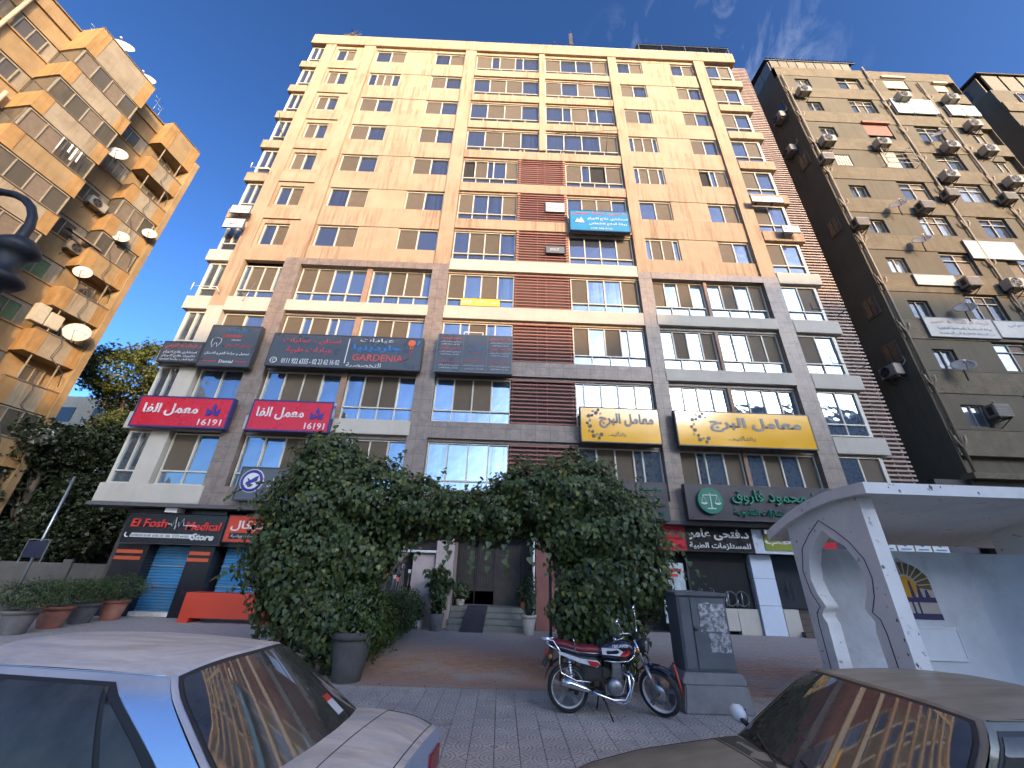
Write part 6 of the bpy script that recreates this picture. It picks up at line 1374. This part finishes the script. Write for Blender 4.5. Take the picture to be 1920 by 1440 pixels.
m = MB(); m.lathe([(.02,5.0),(.2,4.95),(.28,4.6),(.25,4.55),(.02,4.6)], 16, (-1.45,0,.0)); m.build('lamp_shade', iron, t); m = MB(); m.lathe([(.02,4.6),(.16,4.5),(.14,4.25),(.02,4.15)], 16, (-1.45,0,0)); m.build('globe', L_white, t)

# ---- leaf litter
lm = P('dry_litter', (.09,.06,.03), .9)
pts = np.stack([nr.uniform(-3, 4.5, 160), nr.uniform(5.5, 11, 160), np.full(160, .012)], 1)
o_ = leaves('leaf_litter', LANCE, pts, np.tile(np.array([[0.,0,1.]]), (160,1)), .05, lm, None, 0, .3); o_['kind'] = 'stuff'
# ================================================================ cars
def paint(name, col, metal, rough, dustc, dust=.8, coat=.6):
    m, t, b = nodes(name); g = t.nodes.new('ShaderNodeNewGeometry'); sp = t.nodes.new('ShaderNodeSeparateXYZ'); t.links.new(g.outputs['Normal'], sp.inputs[0])
    v = coords(t, 'Object', randomize=False); n1 = noise(t, v, 1.6, 6, .65, .5); n2 = noise(t, v, 40, 4); n3 = noise(t, v, 7, 5, .7)
    mps = t.nodes.new('ShaderNodeMapping'); mps.inputs['Scale'].default_value = (.9, 2.6, 1); t.links.new(v, mps.inputs[0]); n4 = noise(t, mps.outputs[0], 1.3, 8, .7, 1.2)
    dustc2 = mixc(t, ramp(t, n4, .38, .62), [x*.72 for x in dustc], [min(1, x*1.15) for x in dustc])
    up = ramp(t, sp.outputs[2], .45, .95); f = mth(t, 'MULTIPLY', up, mth(t, 'MULTIPLY', ramp(t, n1, .25, .6, .55, 1), dust))
    f = mth(t, 'MINIMUM', mth(t, 'ADD', f, mth(t, 'MULTIPLY', ramp(t, n3, .5, .8), .10)), 1.0)
    c = mixc(t, f, col, dustc2); c = mixc(t, ramp(t, n2, .62, .75, 0, .25), c, [x*.6 for x in dustc]); t.links.new(c, b.inputs['Base Color'])
    t.links.new(ramp(t, f, 0, .8, rough, .62), b.inputs['Roughness']); b.inputs['Metallic'].default_value = metal
    t.links.new(ramp(t, f, 0, .7, coat, .15), b.inputs['Coat Weight']); b.inputs['Coat Roughness'].default_value = .08
    bump(t, b, n2, .03, .002); return m
def car_glass(name):
    m, t, b = nodes(name); v = coords(t, randomize=False); n1 = noise(t, v, 3, 5, .7)
    t.links.new(mixc(t, ramp(t, n1, .25, .75, .1, .75), (.02,.019,.017), (.11,.10,.085)), b.inputs['Base Color'])
    b.inputs['IOR'].default_value = 1.9; t.links.new(ramp(t, n1, .3, .9, .01, .07), b.inputs['Roughness']); return m
cgl = car_glass('car_glass'); cgs = car_glass('side_glass'); cgs.node_tree.nodes['Principled BSDF'].inputs['IOR'].default_value = 1.45
def sedan(t, Pm, body, trim):
    L_, zb, zr, crown = Pm['L'], Pm['zb'], Pm['zr'], Pm['crown']; wb, wr = Pm['wb'], Pm['wr']
    deck = Pm['deck']   # (x, z, w)
    xs = np.linspace(0, L_, 84); zd = np.interp(xs, [d[0] for d in deck], [d[1] for d in deck]); wd = np.interp(xs, [d[0] for d in deck], [d[2] for d in deck])
    k = np.array([1,2,3,2,1])/9.; zd = np.convolve(np.pad(zd, 2, 'edge'), k, 'valid'); wd = np.convolve(np.pad(wd, 2, 'edge'), k, 'valid')
    wheels = Pm['wheels']; R_ = .30; rows = []
    cr = Pm.get('dcrown', .035)
    for x, z, w in zip(xs, zd, wd):
        endf = min(1, (x+.02)/.25, (L_-x+.02)/.25)**.5
        half = [(0, z+cr), (.35*w, z+cr*.85), (.65*w, z+cr*.45), (.86*w, z-.0), (.955*w, z-.035), (.99*w, z-.10), (w*1.005, z-.20), (w*1.0, z-.30), (w*.985, z-.38), (w*.99, .46), (w*.97, .34), (w*.95, .22)]
        half = [(yy, max(.2, zz if i > 8 else zz)) for i, (yy, zz) in enumerate(half)]
        row = [(x, -yy, zz) for yy, zz in reversed(half)]+[(x, yy, zz) for yy, zz in half[1:]]
        rows.append(row)
    m = MB(); n = len(rows[0]); vs = [p for r in rows for p in r]; fs = []
    for i in range(len(rows)-1):
        for j in range(n-1):
            c = [vs[i*n+j], vs[(i+1)*n+j+1]]; cx, cz = (c[0][0]+c[1][0])/2, (c[0][2]+c[1][2])/2
            if abs(c[0][1]) > .6*wb and any((cx-a)**2+(cz-.3)**2 < (R_+.05)**2 for a in wheels) and cz < .66: continue
            fs.append((i*n+j, i*n+j+1, (i+1)*n+j+1, (i+1)*n+j))
    m.add(vs, fs, 0, True); m.add(rows[0], [tuple(range(n))], 0); m.add(rows[-1], [tuple(range(n))], 0)
    m.build('body', body, t)
    m = MB(); m.box(.2, L_-.2, -wb*.8, wb*.8, .18, .5); m.build('underbody', dark, t)
    # greenhouse surfaces
    A0, A1, C1, C0, wrap = Pm['A0'], Pm['A1'], Pm['C1'], Pm['C0'], Pm['wrap']
    ys = lambda q: wb*.93+(wr+.05-wb*.93)*(q**1.1)-.05*max(0,(q-.75)/.25)**2
    zc = lambda s: crown*(1-abs(s)**3.2)
    def WS(s, q, off=0): return (A0+(A1-A0)*(q**.97)+wrap*s*s-off*.8, s*ys(q), zb+(zr-zb)*q+q*zc(s)+(1-q)*.03*(1-s*s)+off*.6)
    def RG(s, q, off=0): return (C0+(C1-C0)*(q**.97)-wrap*s*s+off*.8, s*ys(q), zb+(zr-zb)*q+q*zc(s)+(1-q)*.03*(1-s*s)+off*.6)
    def SD(u, q, sg, off=0):
        xf = A0+(A1-A0)*(q**.97)+wrap; xr = C0+(C1-C0)*(q**.97)-wrap
        return (xf+(xr-xf)*u, sg*(ys(q)+off+.012*math.sin(math.pi*q)), zb+(zr-zb)*q+(off*.35))
    def RF(u, s):
        a = WS(s, 1); b = RG(s, 1); x = a[0]+(b[0]-a[0])*u; return (x, s*wr, zr+zc(s)+.028*math.sin(math.pi*u)*(1-abs(s)**3*.7))
    S = [math.sin(math.pi/2*v) if False else v for v in np.linspace(-1, 1, 25)]
    q_ = np.linspace(0, 1, 12)
    m = MB(); m.grid([[RF(u, s) for s in S] for u in np.linspace(0, 1, 18)]); m.build('roof', body, t)
    m = MB(); m.grid([[WS(s, q) for s in S] for q in q_]); m.build('windscreen_frame', body, t)
    m = MB(); m.grid([[RG(s, q) for s in S] for q in q_]); m.build('rear_frame', body, t)
    for sg in (-1, 1): m = MB(); m.grid([[SD(u, q, sg) for u in np.linspace(0, 1, 30)] for q in q_]); m.build('side_frame', body, t)
    def patch(F, s0, s1, q0, q1, off, mat, name, rc=.0):
        m = MB(); ns, nq = 22, 12; G = []
        for j in range(nq+1):
            q = q0+(q1-q0)*j/nq; row = []
            e = rc*(1-(1-abs(2*j/nq-1)**5)) if rc else 0
            for i in range(ns+1):
                a, b = s0+e, s1-e; row.append(F(a+(b-a)*i/ns, q, off))
            G.append(row)
        m.grid(G); return m.build(name, mat, t)
    rub = P('window_rubber', (.02,.02,.02), .6)
    patch(WS, -.955, .955, .0, .97, .004, rub, 'windscreen_seal', .01); patch(WS, -.925, .925, .045, .94, .008, cgl, 'windscreen', .015)
    patch(RG, -.955, .955, .0, .97, .004, rub, 'rear_window_seal', .01); patch(RG, -.925, .925, .04, .935, .008, cgl, 'rear_window', .015)
    for sg in (-1, 1):
        F = lambda u, q, off, sg=sg: SD(u, q, sg, off)
        def sidewin(u0a, u0b, u1a, u1b, q0, q1, off, mat, name, F=F):
            m = MB(); G = []
            for j in range(11):
                f = j/10; q = q0+(q1-q0)*f; a, b = u0a+(u0b-u0a)*f, u1a+(u1b-u1a)*f**2.2
                G.append([F(a+(b-a)*i/16, q, off) for i in range(17)])
            m.grid(G); m.build(name, mat, t)
        a, b, c, d = Pm['side']
        sidewin(a-.03, a+.0, d+.035, d-.10, .02, .93, .004, rub, 'side_window_seal')
        sidewin(a, a+.015, b, b, .06, .89, .008, cgs, 'side_window'); sidewin(b+.03, b+.03, c, c-.005, .06, .89, .008, cgs, 'side_window')
        sidewin(c+.02, c+.015, d, d-.14, .06, .89, .008, cgs, 'quarter_window')
        m = MB(); m.tube([SD(u, 1.0, sg, .004) for u in np.linspace(.02, .98, 12)], .004, 5); m.build('roof_gutter', body, t)
        w = sg*(np.interp(2.0, xs, wd)+.004)
        for xx in Pm['doors']: m = MB(); m.tube([(xx, w*1.0, zb-.05), (xx, w*1.0, .35)], .004, 4); m.build('door_gap', rub, t)
        for xx in Pm['doors'][1:]: m = MB(); m.box(xx-.24, xx-.08, min(w, w*1.03), max(w, w*1.03), zb-.19, zb-.155); m.build('door_handle', trim, t, bevel=.004)
        m = MB(); m.tube([(.55,w,.52),(L_-.55,w,.52)], .018, 6); m.build('side_moulding', rub, t)
        # wheel, arch lip
        for a_ in wheels:
            wc = sg*(wb-.13); pw = thing_part = MB()
            m = MB(); m.lathe([(.30,-.09),(.31,0),(.30,.09),(.20,.10),(.20,-.10),(.30,-.09)], 26, (a_, wc, .30), 'y'); m.build('tyre', rubber, t)
            m = MB(); m.lathe([(.0,sg*.05),(.06,sg*.07),(.14,sg*.05),(.2,sg*.09)], 20, (a_, wc, .30), 'y'); m.build('wheel_rim', steel, t)
            m = MB(); m.tube([(a_+(R_+.05)*math.cos(b_), sg*np.interp(a_, xs, wd)*.995, .3+(R_+.05)*math.sin(b_)) for b_ in np.linspace(-.15, math.pi+.15, 18)], .022, 6); m.build('arch_lip', body, t)
        mx_ = A0+wrap+.12
        m = MB(); m.lathe([(0,-.05),(.07,-.045),(.10,.0),(.095,.05),(0,.055)], 12, (0,0,0), 'x'); mi = m.build('wing_mirror', trim if Pm.get('mirror') is None else Pm['mirror'], t); mi.location = (mx_, sg*(wb+.10), zb+.09); mi.scale = (.7, .8, .6)
        m = MB(); m.box(mx_+.03, mx_+.045, sg*(wb+.10)-.06, sg*(wb+.10)+.06, zb+.05, zb+.13); m.build('mirror_glass', chrome, t)
        m = MB(); m.tube([(mx_, sg*(wb-.02), zb+.05), (mx_, sg*(wb+.05), zb+.07)], .018, 6); m.build('mirror_arm', rub, t)
    # bonnet and boot shut lines follow the panel surface
    prof = lambda x, f: (x, f*np.interp(x, xs, wd), np.interp(x, xs, zd)+float(np.interp(abs(f), [0,.35,.65,.86,.955], [cr,cr*.85,cr*.45,0,-.035]))+.001)
    for (xa, xb) in ((.12, A0-.12), (C0+.10, L_-.05)):
        for f in (-.84, .84): m = MB(); m.tube([prof(x, f) for x in np.linspace(xa, xb, 10)], .0035, 4); m.build('shut_line', rub, t)
        for x in ((xb,) if xa < 1 else (xa, xb)): m = MB(); m.tube([prof(x, f) for f in np.linspace(-.84, .84, 13)], .0035, 4); m.build('shut_line', rub, t)
    # lights, bumpers, plates
    w0, w1 = np.interp(.05, xs, wd), np.interp(L_-.05, xs, wd); z0, z1 = np.interp(0, xs, zd), np.interp(L_, xs, zd)
    for sg in (-1, 1):
        a, b = sorted((sg*w0*.62, sg*w0*.97)); m = MB(); m.box(-.012, .10, a, b, z0-.17, z0-.03); m.build('headlight', chrome, t, bevel=.02)
        a, b = sorted((sg*w1*.60, sg*w1*.985)); m = MB(); m.box(L_-.12, L_+.012, a, b, z1-.26, z1-.10); m.build('tail_light', P('tail_red', (.28,.01,.01), .2), t, bevel=.02)
    m = MB(); m.box(-.07,.12,-w0*.97,w0*.97,.32,.50); m.build('bumper', body, t, bevel=.03); m = MB(); m.box(L_-.12,L_+.07,-w1*.98,w1*.98,.32,.52); m.build('bumper', body, t, bevel=.03)
    m = MB(); m.box(-.02,.05,-w0*.55,w0*.55,z0-.16,z0-.05); m.build('grille', rub, t); m = MB(); m.box(L_+.005,L_+.02,-.24,.24,z1-.33,z1-.21); m.build('number_plate', L_white, t)
    m = MB(); m.box(L_+.002,L_+.014,-.18,.18,z1-.16,z1-.13); m.build('chrome_strip', chrome, t)
    for sy in (-.35, .2): m = MB(); m.tube([WS(sy*1.2, 0, .015), WS(sy*1.2+.45, .12, .02)], .008, 5); m.build('wiper', rub, t)
    m = MB(); m.grid([[(x, s*wb*.86, np.interp(x, xs, zd)+cr*.9*(1-s*s)+.004) for s in np.linspace(-1,1,9)] for x in (A0-.10, A0+.06)]); m.build('cowl_grille', rub, t)
    return WS, RG, SD
silver = paint('dusty_sky_tinted_silver', (.42,.55,.74), .5, .16, (.70,.62,.51), .95, .7)  # the sky's blue reflection is put into the silver base colour
O1 = Vector((-.52, 3.24, -.14)); a1 = math.radians(-7)
car1 = thing('parked_car', 'dusty silver saloon with tinted rear window at the bottom left', 'car', (0,0,0))
P1 = dict(L=4.5, zb=.93, zr=1.40, crown=.075, wb=.80, wr=.52, deck=[(0,.66,.66),(.15,.74,.76),(.6,.84,.80),(1.1,.93,.815),(2,.955,.825),(3.75,.975,.82),(4.0,.985,.81),(4.33,.965,.775),(4.5,.91,.71)], A0=.95, A1=1.55, C1=3.25, C0=3.97, wrap=.13,
          wheels=(.78,3.60), side=(.05,.28,.74,.87), doors=(1.35,2.25,3.3), dcrown=.03)
c_, s_ = math.cos(a1), math.sin(a1)
car1.matrix_world = Matrix(((c_,-s_,0,O1.x-c_*4.5),(s_,c_,0,O1.y-s_*4.5),(0,0,1,-.10),(0,0,0,1)))
WS, RG, SD = sedan(car1, P1, silver, silver)
def stick(F, s0, s1, q0, q1, mat, par, nm):
    m = MB(); m.grid([[F(s0+(s1-s0)*i/4, q0+(q1-q0)*j/4, .011) for i in range(5)] for j in range(5)]); m.build(nm, mat, par)
stick(RG, .40, .56, .16, .30, L_white, car1, 'window_sticker'); stick(RG, .40, .56, .30, .36, L_red, car1, 'window_sticker')
m = MB(); m.tube([(4.22, -.1+.02*k, .965) for k in range(10)], .006, 5); m.build('boot_scratch', metal_d, car1)
bronze = paint('dusty_bronze_paint', (.15,.135,.10), .5, .25, (.36,.32,.25), .7, .6)
car2 = thing('parked_car', 'dark bronze old saloon with building reflections in its windscreen at the bottom right', 'car', (0,0,0))
a2 = math.radians(4); c_, s_ = math.cos(a2), math.sin(a2)
car2.matrix_world = Matrix(((c_,-s_,0,.50),(s_,c_,0,2.92),(0,0,1,-.11),(0,0,0,1)))
P2 = dict(L=4.1, zb=.96, zr=1.41, crown=.04, wb=.79, wr=.55, deck=[(0,.74,.70),(.15,.82,.77),(.6,.90,.79),(1.3,.97,.80),(2,.98,.81),(3.4,.97,.80),(4.0,.94,.78),(4.1,.85,.72)], A0=1.30, A1=1.92, C1=3.02, C0=3.5, wrap=.10,
          wheels=(.72,3.15), side=(.05,.42,.78,.88), doors=(1.45,2.35,3.1), dcrown=.035, mirror=alu_w)
WS, RG, SD = sedan(car2, P2, bronze, chrome)

# ================================================================ motorcycle
MO = (1.10, 7.33, 0)
mc_ = thing('motorcycle', 'parked black and red motorcycle with chrome crash bars and maroon seat', 'motorcycle', MO, math.radians(-5))
navyp = P('dark_blue_paint', (.012,.014,.03), .18, var=.1, coat=.8, bmp=.01); seatm = P('maroon_vinyl', (.15,.012,.02), .4, var=.15); redp = P('red_decal', (.42,.012,.015), .3, var=.08); whp = P('pale_decal', (.55,.56,.58), .35, var=.06)
engm = P('engine_alloy', (.30,.30,.31), .38, metal=.85, var=.2, scale=9); blk_ = P('satin_black', (.02,.02,.02), .45)
def part(m, nm, mat, par=None, bevel=0): return m.build(nm, mat, par or mc_, bevel=bevel)
R_W = .315
def wheel(par, c, nm, rot=0):
    w = link(nm, MB().lathe([(.255,-.045),(.30,-.04),(R_W,0),(.30,.04),(.255,.045),(.255,-.045)], 36, (0,0,0), 'y').mesh(nm, rubber), par, c, (0,0,rot))
    MB().lathe([(.25,-.035),(.262,-.03),(.262,.03),(.25,.035),(.235,.0),(.25,-.035)], 32, (0,0,0), 'y').build('rim', alu_w, w)
    for k in range(5):
        a = k*2*math.pi/5+.3; m = MB()
        for d in (-.05, .05): m.beam((.05*math.cos(a), 0, .05*math.sin(a)), (.24*math.cos(a+d*1.6), 0, .24*math.sin(a+d*1.6)), .03, .022, up=(0,1,0))
        m.build('spoke', engm, w)
    MB().lathe([(0,-.06),(.05,-.06),(.055,0),(.05,.06),(0,.06)], 16, (0,0,0), 'y').build('hub', engm, w)
    return w
wheel(mc_, (0,0,R_W), 'rear_wheel')
# steered front assembly
piv = Vector((1.10, 0, .98)); axis = Vector((-.42, 0, 1)).normalized(); st = Matrix.Rotation(math.radians(-38), 4, axis)
def S_(p): return piv+(st.to_3x3() @ (Vector(p)-piv))
fw = wheel(mc_, S_((1.38,0,R_W)), 'front_wheel'); fw.matrix_local = Matrix.Translation(S_((1.38,0,R_W))) @ st
MB().lathe([(.03,-.062),(.12,-.062),(.12,-.068),(.03,-.068)], 20, (0,0,0), 'y').build('brake_disc', steel, fw)
def ft(pts, r, nm, mat, n=8): return part(MB().tube([S_(p) for p in pts], r, n), nm, mat)
for s in (-.085, .085):
    ft([(1.10,s,1.0),(1.24,s,.66)], .022, 'fork_tube', chrome); ft([(1.235,s,.67),(1.385,s,.30)], .03, 'fork_leg', engm)
m = MB()
G = []
for k in range(12):
    a = math.radians(55+k*11); G.append([S_((1.38+.36*math.cos(a), y, .335+.36*math.sin(a)-abs(y)*.4)) for y in (-.075,-.05,0,.05,.075)])
m.grid(G); part(m, 'front_mudguard', navyp); ft([(1.10,-.09,.98),(1.10,.09,.98)], .03, 'fork_clamp', blk_); ft([(1.16,-.09,.86),(1.16,.09,.86)], .03, 'fork_clamp', blk_)
hl = MB(); hl.lathe([(0,-.10),(.07,-.09),(.095,0),(.095,.04),(.085,.05)], 18, (0,0,0), 'x'); ho = part(hl, 'headlamp', blk_); ho.matrix_local = Matrix.Translation(S_((1.22,0,.92))) @ st
hg = link('headlamp_glass', MB().lathe([(.086,.048),(.05,.065),(0,.07)], 16, (0,0,0), 'x').mesh('headlamp_glass', chrome), ho)
ft([(1.14,-.05,1.0),(1.14,.05,1.0),(1.12,0,1.05)], .045, 'instrument_pod', blk_, 10)
for s in (-1, 1):
    ft([(1.09,s*.06,1.01),(1.06,s*.14,1.10),(1.0,s*.27,1.13),(.88,s*.36,1.10)], .012, 'handlebar', chrome); ft([(.97,s*.30,1.125),(.86,s*.37,1.095)], .019, 'grip', blk_)
    ft([(1.0,s*.27,1.14),(1.06,s*.38,1.12),(.93,s*.47,1.08)], .006, 'lever', chrome); ft([(1.02,s*.25,1.13),(.99,s*.31,1.23),(.98,s*.33,1.29)], .006, 'mirror_stalk', chrome)
    mm = MB(); mm.lathe([(0,-.01),(.06,-.008),(.065,.006),(0,.008)], 16, (0,0,0), 'x'); mo_ = part(mm, 'mirror', chrome); mo_.matrix_local = Matrix.Translation(S_((.98,s*.34,1.32))) @ st @ Matrix.Diagonal((1,1.2,.75,1))
    for xx, nm in ((1.2,'front_indicator'),): oo = MB(); oo.lathe([(0,-.03),(.03,-.02),(.035,0),(.03,.02),(0,.03)], 10, S_((1.17,s*.17,.90)), 'x'); part(oo, nm, P('amber_lens', (.45,.14,.01), .3))
# tank
def loft(secs, nm, mat, par=None, n=16):
    """secs: (x, zc, hy, hz) super-elliptic sections along x"""
    m = MB(); G = []
    for (x, zc, hy, hz) in secs:
        G.append([(x, hy*math.copysign(abs(math.cos(a))**.7, math.cos(a)), zc+hz*math.copysign(abs(math.sin(a))**.7, math.sin(a))) for a in [2*math.pi*k/n for k in range(n+1)]])
    m.grid(G); m.add(G[0][:-1], [tuple(range(n))]); m.add(G[-1][:-1], [tuple(range(n))]); return part(m, nm, mat, par)
TANK = [(.48,.80,.08,.045),(.52,.80,.11,.08),(.62,.81,.125,.115),(.76,.83,.135,.135),(.90,.84,.13,.13),(.99,.84,.11,.105),(1.04,.84,.07,.05)]
tank = loft(TANK, 'fuel_tank', navyp)
def tside(x, f): # near-side surface y on the tank
    hy = np.interp(x, [q[0] for q in TANK], [q[2] for q in TANK]); return -(hy*1.0)-.003
def decal(pts, nm, mat): m = MB(); m.add([(x, tside(x, 0)-.004*(i % 1), z) for i, (x, z) in enumerate(pts)], [tuple(range(len(pts)))]); part(m, nm, mat, tank)
decal([(.53,.86),(.78,.86),(.86,.82),(.80,.765),(.54,.775)], 'pale_decal', whp); decal([(.87,.83),(.96,.85),(.97,.81),(.90,.755),(.80,.76)], 'red_decal', redp)
tx = text('HALAWA', .70, .93, .895, .04, L_white, tank, -.142, .004, ar=False, bold=.02)
part(MB().tube([(.56,-.12,.695),(.66,-.135,.69),(.80,-.14,.69),(.93,-.13,.705),(1.02,-.10,.76),(1.06,-.06,.86),(1.04,-.04,.95)], .009, 6), 'tank_trim', chrome); part(MB().lathe([(0,.02),(.03,.018),(.035,0)], 14, (.76,0,.965)), 'fuel_cap', chrome)
SEAT = [(-.25,.90,.08,.03),(-.20,.895,.12,.045),(-.02,.875,.13,.05),(.10,.845,.13,.05),(.20,.825,.135,.055),(.36,.825,.13,.055),(.47,.82,.10,.05),(.50,.81,.08,.03)]
loft(SEAT, 'seat', seatm); loft([(-.26,.845,.07,.03),(-.1,.835,.12,.045),(.2,.775,.125,.05),(.42,.765,.12,.05),(.5,.77,.08,.03)], 'seat_base', navyp)
for s in (-1, 1):
    part(MB().prism([(-.16,.80),(.20,.71),(.46,.69),(.50,.655),(.44,.605),(.18,.655),(-.14,.755)], s*.125-.01, s*.125+.01), 'side_cover', whp, bevel=.004)
    part(MB().prism([(.30,.69),(.46,.675),(.49,.65),(.43,.615),(.34,.63)], s*.14-.006, s*.14+.006), 'side_badge', redp)
    part(MB().tube([(.02,s*.13,.70),(.06,s*.15,.34)], .012, 6), 'shock_rod', chrome)
    m = MB()
    for k in range(9): m.lathe([(.026,-.008),(.034,0),(.026,.008)], 12, (.025+.0045*k,s*.135,.66-.034*k))
    part(m, 'shock_spring', chrome)
    part(MB().tube([(-.43,s*.10,.93),(-.22,s*.13,.93),(-.12,s*.15,.80),(-.13,s*.16,.62),(-.10,s*.17,.52),(.12,s*.18,.44),(.34,s*.18,.43)], .010, 7), 'grab_rail', chrome)
    part(MB().tube([(-.35,s*.10,.92),(-.28,s*.11,.86),(-.12,s*.14,.79)], .009, 6), 'rack_stay', chrome)
    part(MB().tube([(.86,s*.10,.62),(.93,s*.22,.56),(.965,s*.24,.48),(.88,s*.24,.24),(.80,s*.20,.19),(.62,s*.12,.20)], .014, 8), 'crash_bar', chrome)
    part(MB().tube([(.55,s*.10,.30),(.0,s*.11,R_W)], .018, 6), 'swing_arm', blk_)
    part(MB().tube([(.50,s*.10,.26),(.50,s*.30,.25)], .015, 6), 'foot_peg', blk_); oo = MB(); oo.lathe([(0,-.03),(.03,-.02),(.035,0),(.03,.02),(0,.03)], 10, (-.27,s*.15,.72), 'x'); part(oo, 'rear_indicator', P('amber_lens', (.45,.14,.01), .3))
for y in (-.10,-.05,0,.05,.10): part(MB().tube([(-.43,y,.93),(-.24,y,.93)], .008, 6), 'rack_bar', chrome)
part(MB().tube([(-.43,-.10,.93),(-.43,.10,.93)], .01, 6), 'rack_bar', chrome)
m = MB(); G = []
for k in range(12): a = math.radians(60+k*11); G.append([(-.0+.36*math.cos(a), y, .36+.36*math.sin(a)-abs(y)*.3) for y in (-.08,-.04,0,.04,.08)])
m.grid(G); part(m, 'rear_mudguard', blk_); part(MB().prism([(-.27,.80),(-.20,.78),(-.30,.60),(-.37,.56),(-.40,.60)], -.06, .06), 'tail_panel', blk_, bevel=.01)
part(MB().box(-.35,-.30,-.05,.05,.72,.79), 'tail_light', redp, bevel=.01); m = MB(); m.add([(-.385,-.09,.56),(-.385,.09,.56),(-.335,.09,.70),(-.335,-.09,.70)], [(0,1,2,3)]); part(m, 'number_plate', L_white)
# engine
part(MB().box(.56,.82,-.11,.11,.26,.42), 'crankcase', engm, bevel=.03)
part(MB().lathe([(0,-.17),(.06,-.165),(.105,-.145),(.115,-.11),(.115,-.09)], 22, (.70,0,.37), 'y'), 'clutch_cover', engm); part(MB().lathe([(0,.15),(.08,.14),(.10,.10)], 20, (.68,0,.36), 'y'), 'generator_cover', engm)
for k in range(9): m = MB(); z = .44+.02*k; m.box(.66+.004*k,.83+.004*k,-.075,.075,z,z+.009); part(m, 'cooling_fin', engm)
part(MB().box(.69,.82,-.05,.05,.42,.66), 'cylinder', engm, bevel=.01); part(MB().box(.52,.64,-.06,.06,.46,.60), 'carburettor', blk_, bevel=.02); part(MB().box(.22,.52,-.10,.10,.42,.66), 'airbox', blk_, bevel=.03)
part(MB().tube([(.84,-.04,.55),(.92,-.07,.50),(.93,-.10,.34),(.84,-.13,.22),(.66,-.15,.22),(.48,-.16,.27),(.34,-.17,.32)], .02, 8), 'exhaust_header', chrome); part(MB().tube([(.36,-.17,.31),(.22,-.18,.35),(.02,-.185,.40),(-.10,-.19,.43)], [.022,.04,.052,.05], 14), 'muffler', chrome)
for a, b, r in (((1.06,0,.93),(.96,0,.62),.022),((.96,0,.62),(.90,0,.25),.02),((.90,0,.25),(.55,0,.22),.02),((1.05,0,.90),(.50,0,.72),.02),((.50,0,.72),(-.20,0,.80),.018),((.50,0,.72),(.50,0,.28),.02)): part(MB().tube([a, b], r, 8), 'frame_tube', blk_)
part(MB().tube([(.52,-.10,.24),(.62,-.26,.0)], .012, 6), 'side_stand', blk_); part(MB().tube([(.46,.0,.24),(.44,.14,.03)], .012, 6), 'centre_stand', blk_)
part(MB().tube([(.12,-.15,.80),(.11,-.16,.93),(.09,-.17,.97)], .008, 6), 'chrome_hook', chrome)
for k in range(3): part(MB().tube([S_((1.1,-.05+.04*k,1.0)), (1.02,-.06+.05*k,.90),(.98,-.05+.05*k,.72),(.80,-.03,.62)], .006, 5), 'cable', blk_)
